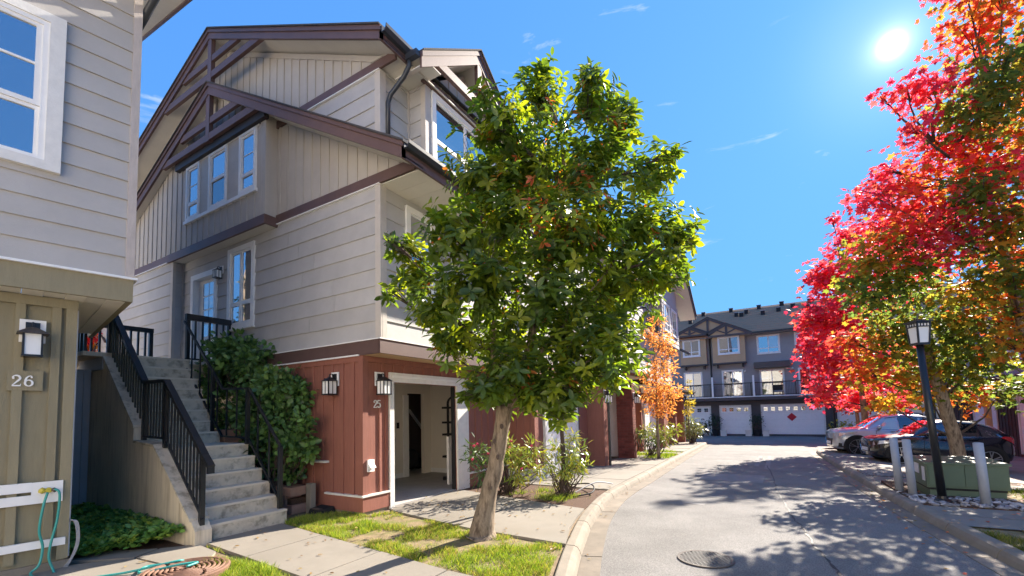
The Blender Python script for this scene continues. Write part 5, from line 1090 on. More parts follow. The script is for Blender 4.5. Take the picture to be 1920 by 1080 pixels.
# maples on the right
def maple(name, label, loc, trunk, rs, blobs, dens, size, single, shape=None, m=None, over='r', limb_r=.03, group=None, bark='bark', shell=1.8, tw=5, jit=.14):
    t = thing(name, label, 'tree', loc, 0, group)
    trunkpart(t, trunk, rs, M[bark], 10)
    limbs(t, trunk[1:] + [tuple(np.array(trunk[-1]) * .5 + np.array(b[:3]) * .5) for b in blobs if b[2] > trunk[-1][2] + .4][:6], blobs, M['barkdk'], limb_r, tw, .1)
    P, U, cols = sample(blobs, dens, shell); K = len(P)
    d = nrm(U * np.array((1, 1, .2)) + NR.normal(size=(K, 3)) * .6 + np.array((0, 0, -.45))); n = nrm(NR.normal(size=(K, 3)) * .55 + np.array((0, 0, 1.)) + U * .35)
    place_leaves(t, P, d, n, NR.uniform(.7, 1.25, K) * size, tints(cols, jit, over), m or M['leafm'], shape or L_MAPLE, single); return t
maple('maple_tree', 'tall maple at the right edge turning red, orange and green', (4.46, 13.51, -.12), [(4.78, 13.51, -.3), (4.69, 13.38, 1.04), (4.66, 13.29, 2.15), (4.5, 13.16, 3.26), (4.29, 12.98, 4.6), (4.08, 12.8, 6.04)], [.19, .15, .13, .095, .07, .04], B_MAPLE, 600, .14, 300, over='o')
maple('maple_tree', 'leaning maple with green and orange leaves behind the utility box', (3.66, 14.2, -.1), [(3.68, 14.22, -.3), (3.57, 14.08, .77), (3.36, 13.88, 1.7), (3.19, 13.72, 2.5), (3.12, 13.62, 3.24)], [.16, .13, .115, .10, .07], B_LEAN, 720, .14, 300, over='g')
maple('maple_tree', 'bright crimson maple beyond the parked silver car', (3.6, 25.6, -.6), [(3.62, 25.7, -.9), (3.55, 25.5, 1.5), (3.4, 25.2, 3.2), (3.2, 24.9, 5.2)], [.15, .12, .09, .05], B_RED, 340, .24, 250)
maple('maple_tree', 'small orange and red maple in front of the far white garage', (3.9, 29.0, -.6), [(3.8, 29.0, -.8), (3.72, 28.95, 1.3), (3.68, 28.9, 1.9)], [.09, .08, .05], B_SMALL, 420, .22, 0, over='o', limb_r=.025)
maple('larch_sapling', 'slim orange feathery sapling on the kerb before the far garages', (-3.6, 16.4, -.2), [(-3.59, 16.41, -.22), (-3.59, 16.4, 1.2), (-3.57, 16.42, 2.6), (-3.58, 16.42, 4.6)], [.06, .045, .03, .012], B_LARCH, 1500, .13, 0, L_TUFT, M['leafm'], 'larch', .012, shell=2.6, tw=16)
maple('young_conifer', 'tiny yellow cone shaped sapling by the last garage pier', (-4.13, 26.79, -.42), [(-4.13, 26.79, -.45), (-4.13, 26.79, 1), (-4.12, 26.8, 2.4)], [.04, .03, .01], B_YOUNG, 1600, .13, 0, L_TUFT, M['leafm'], 'yel', .01)
maple('maple_shrub', 'red autumn maple glimpsed behind the landing railing', (-13.5, 5.5, -.1), [(-14.6, 4.6, -.3), (-14.6, 4.6, 1.6), (-14.6, 4.6, 3)], [.12, .1, .05], B_BACK, 420, .19, 60, over='r')
def bush(name, label, cat, loc, blobs, dens, size, shape, over, m='leafs', single=0, stems=6, droop=-.1, shell=1.6, up=.5, bark='barkdk', sr=.012, group=None):
    t = thing(name, label, cat, loc, 0, group); mb = MB()
    for b in blobs:
        for k in range(stems):
            e = np.array(b[:3]) + rdir(1)[0] * b[3] * .7; s0 = np.array(loc) + NR.normal(size=3) * np.array((.1, .1, 0)) * max(1, b[3]); q = (s0 + e) / 2 + NR.normal(size=3) * .05
            mb.tube([s0, q, e], [sr, sr * .7, .003], 5)
    part('stems', mb, M[bark], t)
    P, U, cols = sample(blobs, dens, shell); K = len(P)
    d = nrm(U + NR.normal(size=(K, 3)) * .7 + np.array((0, 0, droop))); n = nrm(U * .6 + NR.normal(size=(K, 3)) * .4 + np.array((0, 0, up)))
    place_leaves(t, P, d, n, NR.uniform(.7, 1.25, K) * size, tints(cols, .13, over), M[m], shape, single); return t
bush('laurel_shrub', 'large dark green glossy shrub filling the bed between the steps and the red wall', 'shrub', (-7.6, 4.68, .3), B_SHRUB, 3600, .115, L_ROUND, 'shrub', single=300)
map_y = [(b[0], b[1], b[2], b[3], {'y': 'lime', 'd': 'dk'}[b[4]]) for b in B_FLOW]
t = bush('flowering_shrub', 'loose green and lime shrub with pink blooms behind the tree trunk', 'shrub', (-4.75, 7.75, -.03), map_y, 2200, .15, L_LANCE, 'lime', single=120, droop=-.4)
for k in range(9):
    b = map_y[k % len(map_y)]; p = np.array(b[:3]) + np.array((R.uniform(-.2, .2), -b[3] * .6, b[3] * R.uniform(.4, 1.1))); part('bloom', MB().ball(p, .035, 1, (1, 1, .8), .15), M.setdefault('pink', mat('pink bloom', (.62, .06, .12), .5, .1)), t)
map_y = [(b[0], b[1], b[2], b[3], {'y': 'lime', 'd': 'dk'}[b[4]]) for b in B_YOUNG2]
bush('lime_shrub', 'bright lime leaved shrub around a thin young trunk by the kerb', 'shrub', (-3.5, 7.85, -.02), map_y, 2400, .14, L_LANCE, 'lime', single=120, droop=-.3)
t = thing('young_tree', 'thin dark young tree trunk rising from the lime shrub', 'young tree', (-3.5, 7.83, -.03)); trunkpart(t, [(-3.5, 7.83, -.06), (-3.5, 7.82, .08), (-3.47, 7.8, .6), (-3.46, 7.76, 1.2), (-3.45, 7.74, 1.75), (-3.4, 7.7, 2.3)], [.10, .065, .045, .04, .045, .03], M['barkdk'], 9)
P, U, cols = sample([(-3.4, 7.7, 2.1, .35, 'dk'), (-3.5, 7.7, 1.75, .22, 'dk'), (-3.3, 7.6, 1.8, .22, 'dk')], 420, 2); place_leaves(t, P, nrm(U + NR.normal(size=(len(P), 3)) * .5 + np.array((0, 0, -.5))), nrm(U + np.array((0, 0, 1.))), NR.uniform(.1, .16, len(P)), tints(cols, .1, 'dk'), M['leaf'], L_OVAL, 0)
map_y = [(b[0], b[1], b[2], b[3], {'y': 'lime', 'd': 'dk'}[b[4]]) for b in B_FAR1]
bush('lime_shrub', 'wide yellow green shrub under the orange sapling', 'shrub', (-4.1, 17.3, -.22), map_y, 1100, .19, L_LANCE, 'lime', droop=-.3)
bush('feathery_shrub', 'pale feathery shrub by the last pier before the far garages', 'shrub', (-4.0, 26.9, -.42), [b[:4] + ('pale',) for b in B_FAR2], 1200, .24, L_LANCE, 'pale', droop=-.4, sr=.02)
bush('round_shrub', 'small dark round shrub at the far left end of the road', 'shrub', (-4.6, 38.5, -.68), [(-4.9, 38.6, -.1, .75, 'topi'), (-4.6, 38.4, .3, .45, 'topi')], 160, .2, L_ROUND, 'topi', sr=.02)
bush('low_hedge', 'low yellow hedge in front of the far white garage', 'hedge', (4.3, 36.8, -.7), [(3.7, 36.8, .1, .5, 'yel'), (4.3, 36.8, .1, .55, 'yel'), (5.0, 36.8, .1, .5, 'yel')], 220, .2, L_ROUND, 'yel', sr=.02)
for (x, lb, s) in ((-4.3, 'clipped dark shrub between the first and second white garage doors', 1.), (-1.2, 'clipped dark shrub beside the widest white garage door', 1.), (3.85, 'smallest clipped shrub in a dark pot near the parked cars', .62)):
    z = g(0, 41.8) - .1; r = .52 * s
    t = bush('potted_shrub', lb, 'potted shrub', (x, 41.7, z), [(x, 41.7, z + 1.0 * s, r, 'topi'), (x, 41.7, z + 1.35 * s, r, 'topi'), (x - .2 * s, 41.7, z + 1.5 * s, r * .7, 'topi'), (x + .2 * s, 41.7, z + 1.5 * s, r * .7, 'topi'), (x, 41.7, z + .6 * s, r * .7, 'topi')], 420, .11, L_ROUND, 'topi', sr=.02, group='potted shrubs by the far garage doors')
    part('pot', MB().lathe([(.24 * s, 0), (.32 * s, .5 * s), (.34 * s, .52 * s), (.30 * s, .52 * s)], (x, 41.7, z), 14), M['blackm'], t)
    if s == 1.:
        for a in (-1, 1):
            bq = thing('planter_box', 'small cream planter box on the %s side of the clipped shrub by the %s' % ('left' if a < 0 else 'right', 'second garage' if x < -3 else 'widest garage'), 'planter', (x + a * .62, 41.5, z), 0, 'cream planters by the clipped shrubs'); xx = x + a * .62
            part('box', MB().box(xx - .22, xx + .22, 41.3, 41.7, z, z + .42), M['soffit'], bq); part('rim', MB().box(xx - .25, xx + .25, 41.27, 41.73, z + .42, z + .48), M['soffit'], bq)
            P, U, cols = sample([(xx, 41.5, z + .62, .26, 'topi')], 600, 2); place_leaves(bq, P, U, U, np.full(len(P), .12), tints(cols, .1, 'topi'), M['leafs'], L_ROUND, 0, crown='plant')
# conifers across the way that the window panes reflect
for (x, y, lb) in ((-24.0, -2.8, 'tall dark conifer across the lane reflected in the window'), (9.5, -2.5, 'bushy conifer beside the lane that shows only in the big window pane')):
    bl = [(x, y, 1.2 + 1.1 * k, 1.7 - .2 * k, 'con') for k in range(8)]
    maple('conifer_tree', lb, (x, y, -.2), [(x, y, -.3), (x, y, 4), (x, y, 9.6)], [.25, .16, .03], bl, 130, .42, 0, L_TUFT, M['leafs'], 'con', .03, tw=3)

# ---------------------------------------------------------------- lawns and ground cover
def inpoly(px, py, poly):
    r = np.zeros(len(px), bool); j = len(poly) - 1
    for i in range(len(poly)):
        xi, yi = poly[i]; xj, yj = poly[j]; c = ((yi > py) != (yj > py)) & (px < (xj - xi) * (py - yi) / (yj - yi + 1e-12) + xi); r ^= c; j = i
    return r
def fbm(x, y, f, seed):
    rs = np.random.RandomState(seed); v = 0
    for k in range(4):
        a, b, c, e = rs.uniform(0, 6.28, 4); v = v + np.sin(x * f + a + 1.7 * np.sin(y * f * .8 + b)) * np.cos(y * f * 1.1 + c + 1.3 * np.sin(x * f * .7 + e)) / (1.6 ** k); f *= 1.9
    return v
def lawn(poly, dens, hgt, cols, seed, cover=-.1, zoff=-.03, name='grass', wd=.006, lean=.5, clump=3.2):
    x0, x1 = min(p[0] for p in poly), max(p[0] for p in poly); y0, y1 = min(p[1] for p in poly), max(p[1] for p in poly)
    k = int(dens * (x1 - x0) * (y1 - y0)); rs = np.random.RandomState(seed); x = rs.uniform(x0, x1, k); y = rs.uniform(y0, y1, k)
    f = fbm(x, y, clump, seed); ok = inpoly(x, y, poly) & (f + rs.normal(size=k) * .22 > cover); x, y, f = x[ok], y[ok], f[ok]; k = len(x)
    z = np.array([g(a, b) for a, b in zip(x, y)]) + zoff; h = hgt * rs.uniform(.45, 1.3, k) * (1 + .5 * np.clip(f, -.5, .8)); th = rs.uniform(0, 6.28, k); ln = rs.uniform(.1, lean, k) * 1.6
    P = np.stack([x, y, z], 1); d = np.stack([np.cos(th) * ln, np.sin(th) * ln, np.ones(k)], 1); n = np.stack([np.cos(th + 1.57 + rs.normal(size=k) * .4), np.sin(th + 1.57), np.zeros(k)], 1)
    c = np.array(cols)[rs.randint(len(cols), size=k)] * (1 + .15 * rs.normal(size=(k, 1)))
    V = np.array([(-.5, 0, 0), (.5, 0, 0), (.32, .55, .06), (0, 1, .28), (-.32, .55, .06)]) * np.array((wd / hgt, 1, 1))
    o = bpy.data.objects.new(name, leafmesh(name, (V, [(0, 1, 2, 4), (4, 2, 3)]), P, d, n, h, np.clip(c, .01, .9), M['grassm'])); COL.objects.link(o); o['kind'] = 'stuff'; return o
GR = [(.25, .36, .035), (.32, .42, .04), (.18, .29, .03), (.42, .44, .06), (.14, .22, .03)]; DRY = GR + [(.45, .36, .14), (.38, .31, .12)]
LP = [(-6.55, 4.15), (-6.0, 4.05), (-4.71, 3.87), (-3.74, 3.74), (-2.6, 3.66), (kx(3.7) - .02, 3.68), (kx(4.3) - .02, 4.3), (kx(4.92) - .02, 4.92), (-3.72, 5.05), (-5.6, 5.40), (-5.76, 5.03), (-6.7, 5.0)]
slab('lawn', LP, -.022, .1, M['turf'], kind='structure')
lawn(LP, 7500, .055, DRY, 3, -.05); lawn([(-6.5, 4.12), (-4.9, 3.92), (-4.9, 4.7), (-6.5, 4.9)], 4500, .065, GR, 5, -.35); lawn([(-3.3, 3.72), (-1.95, 3.7), (-2.2, 4.85), (-3.0, 4.6)], 3600, .06, GR, 6, -.2)
LQ = [(-5.62, 2.70), (-5.2, 2.86), (-4.2, 2.79), (-3.0, 2.70), (-2.9, 2.2), (-4.3, 1.6), (-4.75, 2.05), (-5.2, 2.35)]
slab('lawn', LQ, -.022, .1, M['turf'], kind='structure'); lawn(LQ, 9000, .07, GR, 9, -.8)
lawn([(-6.35, 2.96), (-5.2, 2.9), (-5.2, 2.86), (-5.62, 2.72), (-5.9, 2.9)], 4000, .05, DRY, 11, .1)
slab('planting_bed', [(-5.78, 7.6), (-3.9, 7.2), (kx(6.96) - .02, 6.95), (kx(8.8) - .02, 8.8), (-5.0, 8.85), (-5.0, 9.5), (-5.78, 9.5)], -.02, .1, M['mulch'], kind='structure')
lawn([(-4.6, 7.4), (-3.3, 7.2), (-3.2, 8.0), (-4.2, 8.3)], 2600, .08, GR, 13, .1); lawn([(-3.3, 7.2), (-2.78, 6.97), (-2.9, 8.6), (-3.3, 8.6)], 900, .06, DRY, 14, .5)
LS = [(-4.0, 16.25), (kx(16.6) - .03, 16.3), (kx(18.6) - .03, 18.7), (-4.9, 18.7), (-5.0, 17.65)]
slab('lawn', LS, -.018, .1, M['turf'], kind='structure'); lawn(LS, 700, .10, GR, 17, -.5, wd=.016); lawn([(-5, 19.65), (kx(20) - .03, 19.65), (kx(20) - .03, 20.25), (-5, 20.25)], 500, .10, GR, 18, -.8, wd=.018)
lawn([(2.3, 5.2), (2.12, 7.9), (3.6, 7.95), (3.6, 5.2)], 4500, .07, [(.10, .14, .02), (.14, .17, .03), (.18, .17, .05)], 19, -.4); lawn([(3.35, 9.62), (5.2, 9.62), (5.2, 12.2), (3.35, 12.2)], 1500, .07, [(.10, .14, .02), (.15, .16, .03)], 20, .1, wd=.009)
# leafy ground cover by the stair wall
slab('planting_bed', [(-10.0, 2.85), (-10.0, 1.75), (-8.65, 1.25), (-6.75, 2.62), (-6.5, 2.84)], -.018, .1, M['mulch'], kind='structure')
PB = [(-10.0, 2.83), (-10.0, 2.3), (-8.3, 1.75), (-7.2, 1.72), (-6.72, 2.58), (-6.62, 2.83)]
k = 3400; x = NR.uniform(-10, -6.5, k); y = NR.uniform(1.4, 2.85, k); ok = inpoly(x, y, PB); x, y = x[ok], y[ok]; k = len(x)
pos = []; dd = []; nn = []; sz = []; tt = []
for i in range(k):
    hh = NR.uniform(.05, .17) + .10 * ss(2.2, 2.8, y[i]) * (.6 + .4 * NR.rand()); a0 = NR.rand() * 6.28; c = np.array([(.11, .25, .06), (.14, .30, .065), (.19, .34, .07), (.30, .40, .07)][NR.randint(4)])
    for j in range(6):
        th = a0 + j * 1.05 + NR.normal() * .2; pos.append((x[i], y[i], hh - .02)); dd.append((math.cos(th), math.sin(th), NR.uniform(-.3, 1.1))); nn.append((NR.normal() * .5, NR.normal() * .5 - .3, 1)); sz.append(NR.uniform(.05, .095)); tt.append(np.clip(c * NR.uniform(.8, 1.25), .01, .9))
o = bpy.data.objects.new('ground_cover', leafmesh('ground_cover', L_ROUND, np.array(pos), np.array(dd), np.array(nn), np.array(sz), np.array(tt), M['leafs'])); COL.objects.link(o); o['kind'] = 'stuff'
# fallen leaves
k = 420; x = NR.uniform(1.45, 5.5, k); y = NR.uniform(5, 15, k); z = np.array([g(a, b) for a, b in zip(x, y)]) + np.where(x < np.interp(y, [p[1] for p in kr][:60], [p[0] for p in kr][:60]), -.112, -.004)
o = bpy.data.objects.new('fallen_leaves', leafmesh('fallen_leaves', L_MAPLE, np.stack([x, y, z], 1), np.stack([NR.normal(size=k), NR.normal(size=k), np.zeros(k)], 1), np.stack([NR.normal(size=k) * .15, NR.normal(size=k) * .15, np.ones(k)], 1), NR.uniform(.035, .065, k), tints(['o'] * k, .2), M['leafm'])); COL.objects.link(o); o['kind'] = 'stuff'

k = 260; x = NR.uniform(-6.4, -1.6, k); y = NR.uniform(2.0, 9.5, k); lim = np.interp(y, [p[1] for p in kl], [p[0] for p in kl]); ok = (x < lim + .42); x, y, lim = x[ok], y[ok], lim[ok]; k = len(x)
z = np.array([g(a, b) for a, b in zip(x, y)]) + np.where(x > lim + .19, -.108, .012)
o = bpy.data.objects.new('fallen_leaves', leafmesh('fallen_leaves', L_OVAL, np.stack([x, y, z], 1), np.stack([NR.normal(size=k), NR.normal(size=k), np.zeros(k)], 1), np.stack([NR.normal(size=k) * .2, NR.normal(size=k) * .2, np.ones(k)], 1), NR.uniform(.04, .08, k), np.clip(np.array([(.30, .18, .06), (.22, .12, .05), (.40, .28, .08)])[NR.randint(3, size=k)], 0, 1), M['leafs'])); COL.objects.link(o); o['kind'] = 'stuff'

# ---------------------------------------------------------------- parked cars
def paint(name, col, metal=.3, rough=.25):
    m = mat(name, col, rough, .02, 3, metal=metal, spec=.6, rnd=0); p = m.node_tree.nodes['Principled BSDF']; p.inputs['Coat Weight'].default_value = 1.0; p.inputs['Coat Roughness'].default_value = .04; return m
M['navy'] = paint('dark navy paint', (.008, .010, .018), .2); M['silver'] = paint('silver blue paint', (.44, .47, .52), .45, .3)
M['tyre'] = mat('tyre rubber', (.018, .018, .018), .8, .1, 20); M['rim'] = mat('alloy rim', (.42, .43, .45), .3, .05, 9, metal=.9); M['rimdk'] = mat('dark alloy', (.05, .05, .055), .3, .05, 9, metal=.8)
M['chrome'] = mat('chrome', (.45, .45, .46), .22, .02, 9, metal=1); M['lampc'] = mat('headlamp glass', (.62, .66, .72), .08, .1, 20, metal=.5, spec=.8); M['tail'] = mat('tail lamp', (.42, .012, .02), .12, .1, 20, spec=.7); M['plastic'] = mat('black plastic', (.02, .02, .022), .5, .1, 9)
M['carglass'] = glass('car glass', (.012, .014, .016), .14); M['carglass2'] = glass('clear car glass', (.42, .45, .42), .2)
M['plate'] = mat('number plate', (.72, .72, .74), .4, .04, 9)
CARX = .77
def interp(T, x):
    if x <= T[0][0]: return T[0][1:]
    for a, b in zip(T, T[1:]):
        if x <= b[0]:
            t = (x - a[0]) / (b[0] - a[0]); t = t * t * (3 - 2 * t) * .35 + t * .65
            return tuple(p + (q - p) * t for p, q in zip(a[1:], b[1:]))
    return T[-1][1:]
def loft(rings):
    mb = MB(); k = len(rings[0]); v = [p for r in rings for p in r]; f = []
    for i in range(len(rings) - 1):
        for j in range(k): f.append((i * k + j, i * k + (j + 1) % k, (i + 1) * k + (j + 1) % k, (i + 1) * k + j))
    f.append(tuple(range(k - 1, -1, -1))); f.append(tuple((len(rings) - 1) * k + j for j in range(k))); return mb.add(v, f)
def car(label, loc, yaw, pitch, body, cab, L_, fw_, rw_, wr, paint_, dlo, suv=False, fx=CARX):
    body = [(q_[0] * fx,) + q_[1:] for q_ in body]; cab = [(q_[0] * fx,) + q_[1:] for q_ in cab]; dlo = [tuple(v_ * fx for v_ in q_[:4]) + q_[4:] for q_ in dlo]; L_, fw_, rw_ = L_ * fx, fw_ * fx, rw_ * fx
    t = thing('parked_car', label, 'car', loc, yaw); t.rotation_euler = (0, pitch, yaw)
    def q(name, mb, m, par=None, **k): return part(name, mb, m, par or t, local=True, **k)
    n = 40; rings = []
    for i in range(n + 1):
        x = L_ * i / n; zb, zm, zs, zt, w_ = interp(body, x); h = [(w_ * .80, zb), (w_ * .96, zb + .05), (w_, zb + .16), (w_ * 1.0, zm), (w_ * .985, zs), (w_ * .93, zs + (zt - zs) * .6), (w_ * .78, zt), (w_ * .4, zt + .025)]
        rings.append([(x, -y, z) for y, z in h] + [(x, 0, zt + .035)] + [(x, y, z) for y, z in h[::-1]])
    bd = q('body', loft(rings), paint_, smooth=True)
    bm = bmesh.new(); bm.from_mesh(bd.data); bmesh.ops.recalc_face_normals(bm, faces=bm.faces); bm.to_mesh(bd.data); bm.free()
    rings = []; x0, x1 = cab[0][0], cab[-1][0]
    for i in range(31):
        x = x0 + (x1 - x0) * i / 30; zb, zr, wb, wr_ = interp(cab, x); h = [(wb, zb - .12), (wb, zb), (wb * .5 + wr_ * .5 + .012, (zb + zr) / 2), (wr_, zr - .06), (wr_ * .86, zr - .015), (wr_ * .45, zr)]
        rings.append([(x, -y, z) for y, z in h] + [(x, 0, zr + .006)] + [(x, y, z) for y, z in h[::-1]])
    cb = q('cabin', loft(rings), paint_, smooth=True)
    bm = bmesh.new(); bm.from_mesh(cb.data); bmesh.ops.recalc_face_normals(bm, faces=bm.faces); bm.to_mesh(cb.data); bm.free()
    def sidep(x, tt, s, off=.012):
        zb, zr, wb, wr_ = interp(cab, x); t_ = tt; bow = .012 * (1 - (2 * t_ - 1) ** 2) * 2; return (x, s * (wb + (wr_ - wb) * t_ + bow + off), zb + (zr - .06 - zb) * t_)
    for s in (-1, 1):
        for (a0, a1, b0, b1, t1, gl) in dlo:      # bottom front, top front, bottom rear, top rear
            G = 6; mb = MB(); v = []
            for i in range(G + 1):
                for j in range(4):
                    tt = .05 + (t1 - .05) * j / 3; xa = a0 + (a1 - a0) * j / 3; xb = b0 + (b1 - b0) * j / 3; v.append(sidep(xa + (xb - xa) * i / G, tt, s))
            mb.add(v, [(i * 4 + j, i * 4 + j + 1, (i + 1) * 4 + j + 1, (i + 1) * 4 + j)[::s] for i in range(G) for j in range(3)]); q('side_window', mb, M[gl])
        # bright line under the windows
        xa, xb = dlo[0][0] - .1, dlo[-1][2]; q('window_trim', MB().tube([sidep(xa + (xb - xa) * i / 12, .02, s, .014) for i in range(13)], .011, 5), M['chrome'])
        xa, xb = dlo[0][1], dlo[-1][3] + .05; q('window_trim', MB().tube([sidep(xa + (xb - xa) * i / 12, .96, s, .012) for i in range(13)], .008, 5), M['chrome'] if not suv else M['plastic'])
        # door seams and handles
        for xs_ in (dlo[0][0] - .02, dlo[0][2] + .04, dlo[1][2] + .06):
            zb, zm, zs, zt, w_ = interp(body, xs_); q('door_seam', MB().tube([(xs_, s * (w_ * .985), zs), (xs_ - .01, s * (w_ + .002), zm), (xs_ + .01, s * (w_ + .001), zb + .17)], .006, 4), M['plastic'])
        for xs_ in (dlo[0][2] - .12, dlo[1][2] - .16):
            zb, zm, zs, zt, w_ = interp(body, xs_); q('door_handle', MB().tube([(xs_ - .11, s * (w_ + .008), zs - .04), (xs_, s * (w_ + .03), zs - .03), (xs_ + .11, s * (w_ + .008), zs - .035)], .016, 6), paint_, smooth=True)
        # mirror
        xm = dlo[0][0] + .05; zb, zr, wb, wr_ = interp(cab, xm); mr = q('wing_mirror', MB().ball((xm + .0, s * (wb + .14), zb + .09), .11, 2, (.6, 1.05, .68)).beam((xm + .05, s * wb, zb + .04), (xm, s * (wb + .14), zb + .06), .06, .04), paint_, smooth=True)
        # sill
        q('sill', MB().box(fw_ + wr + .08, rw_ - wr - .08, s * (interp(body, 2)[4] - .04), s * (interp(body, 2)[4] + .008), interp(body, 2)[0] + .0, interp(body, 2)[0] + .10), M['plastic'])
        for xw in (fw_, rw_):
            zb, zm, zs, zt, w_ = interp(body, xw); A = [(xw + (wr + .065) * math.cos(math.pi * (k / 16) * 1.16 - .25), wr + (wr + .065) * math.sin(math.pi * (k / 16) * 1.16 - .25)) for k in range(17)]
            F = ((0, 0, 0), (1, 0, 0), (0, s, 0)); q('wheel_arch', MB().prism(A if s < 0 else A[::-1], F, w_ - .2, w_ + .006), M['plastic'])
            if suv: q('arch_trim', MB().tube([(a, s * (w_ + .012), b) for a, b in A], .028, 5), M['plastic'])
            wl_ = thing2('wheel', t); c = (xw, s * (w_ - .10), wr)
            ty = MB(); prof = [(wr - .09, -.11), (wr - .02, -.11), (wr, -.08), (wr, .08), (wr - .02, .11), (wr - .09, .11)]
            Mx = Matrix.Translation(c) @ Matrix.Rotation(rad(90), 4, 'X'); ty.lathe(prof, n=28); ty.v = [tuple(Mx @ Vector(p)) for p in ty.v]; q('tyre', ty, M['tyre'], wl_, smooth=False)
            rm = MB().lathe([(wr - .085, -.075), (wr - .095, -.115), (wr - .12, -.09), (.0 + .02, -.06)] if s < 0 else [(wr - .085, -.075), (wr - .095, -.115), (wr - .12, -.09), (.02, -.06)], n=24); Ms = Matrix.Translation(c) @ Matrix.Rotation(rad(90) if s > 0 else rad(-90), 4, 'X')
            Mr = Matrix.Translation(c) @ Matrix.Rotation(rad(90 * s), 4, 'X'); rm.v = [tuple(Mr @ Vector((p[0], p[1], p[2]))) for p in rm.v]; q('rim_barrel', rm, M['rimdk'], wl_)
            sp = MB()
            for k in range(5):
                a = k * 2 * math.pi / 5 + .3
                for da in (-.17, .17): sp.beam((xw + .05 * math.cos(a), s * (w_ + .005), wr + .05 * math.sin(a)), (xw + (wr - .10) * math.cos(a + da), s * (w_ + .008), wr + (wr - .10) * math.sin(a + da)), .022, .04, (0, 1, 0))
            rg = [(xw + (wr - .095) * math.cos(k * math.pi / 12), s * (w_ + .006), wr + (wr - .095) * math.sin(k * math.pi / 12)) for k in range(25)]; sp.tube(rg, .014, 5); sp.ball((xw, s * (w_ + .004), wr), .05, 1, (1, .4, 1)); q('spokes', sp, M['rim'], wl_)
        # lamps
        zb, zm, zs, zt, w_ = interp(body, .18); v = []
        for i in range(7):
            x = .03 + .66 * i / 6; zb, zm, zs, zt, w_ = interp(body, x)
            lo = zs - .13 + .075 * i / 6; hi = zs - .005; ww = w_ * 1.0 + .010; v += [(x, s * ww, lo), (x + .012, s * (ww - .012), hi)]
        q('headlight', MB().add(v, [(2 * i, 2 * i + 1, 2 * i + 3, 2 * i + 2)[::s] for i in range(6)]), M['lampc'])
        v = []
        for i in range(6):
            x = L_ - .42 + .40 * i / 5; zb, zm, zs, zt, w_ = interp(body, x); lo = zs + .0; v += [(x, s * (w_ * .99 + .010), lo - .10 * (i / 5)), (x, s * (w_ * .965 + .010), lo + .02 + .10 * (i / 5) ** .5)]
        q('tail_light', MB().add(v, [(2 * i, 2 * i + 1, 2 * i + 3, 2 * i + 2)[::s] for i in range(5)]), M['tail'])
    # windscreen
    v = []; xs_ = [cab[0][0] + .05 + (dlo[0][1] + .02 - cab[0][0] - .05) * i / 5 for i in range(6)]
    for x in xs_:
        zb, zr, wb, wr_ = interp(cab, x)
        for j in range(9): y = -1 + j / 4; v.append((x - .012, y * wr_ * (.90 if abs(y) > .9 else .95), zr + .014 - .055 * abs(y) ** 3 ))
    q('windscreen', MB().add(v, [(i * 9 + j, (i + 1) * 9 + j, (i + 1) * 9 + j + 1, i * 9 + j + 1)[::-1] for i in range(5) for j in range(8)]), M['carglass'])
    # front end
    zb, zm, zs, zt, w_ = interp(body, 0.05)
    q('grille', MB().add([(-.012, -w_ * .72, zm - .02), (-.012, w_ * .72, zm - .02), (-.012, w_ * .5, zb + .10), (-.012, -w_ * .5, zb + .10), (.1, -w_ * .72, zm - .02), (.1, w_ * .72, zm - .02), (.1, w_ * .5, zb + .1), (.1, -w_ * .5, zb + .1)], [(0, 1, 2, 3), (7, 6, 5, 4), (0, 4, 5, 1), (1, 5, 6, 2), (2, 6, 7, 3), (3, 7, 4, 0)]), M['plastic'])
    q('grille_trim', MB().tube([(-.016, -w_ * .74, zm), (-.016, -w_ * .5, zb + .1), (-.016, w_ * .5, zb + .1), (-.016, w_ * .74, zm)], .014, 5), M['chrome'])
    q('number_plate', MB().box(-.03, -.014, -.26, .26, zb + .13, zb + .24), M['plate'])
    for s in (-1, 1):
        zb, zm, zs, zt, w_ = interp(body, .16); q('fog_light', MB().ball((.16, s * w_ * .95, zb + .15), .055, 1, (.8, .6, .8)), M['lampc'])
        q('bumper_intake', MB().add([(.10, s * w_ * .99, zb + .10), (.36, s * (interp(body, .36)[4] + .006), zb + .06), (.36, s * (interp(body, .36)[4] + .006), zb + .20), (.12, s * w_ * 1.0, zb + .25)], [(0, 1, 2, 3)[::-s]]), M['plastic'])
    q('roof_fin', MB().add([(cab[-1][0] - .75, -.02, interp(cab, cab[-1][0] - .75)[1]), (cab[-1][0] - .75, .02, interp(cab, cab[-1][0] - .75)[1]), (cab[-1][0] - .5, 0, interp(cab, cab[-1][0] - .5)[1] + .10), (cab[-1][0] - .5, 0, interp(cab, cab[-1][0] - .5)[1])], [(0, 1, 3), (0, 2, 1), (0, 3, 2), (1, 2, 3)]), M['plastic'])
    if suv:
        for s in (-1, 1): q('roof_rail', MB().tube([(cab[0][0] + 1.1 + .2 * i, s * .56, interp(cab, cab[0][0] + 1.1 + .2 * i)[1] + (.06 if 0 < i < 8 else .0)) for i in range(9)], .016, 6), M['plastic'])
    return t
def thing2(name, parent):
    o = bpy.data.objects.new(name, None); COL.objects.link(o); o.parent = parent; o.empty_display_size = .1; FR[o.name] = FR[parent.name]; return o
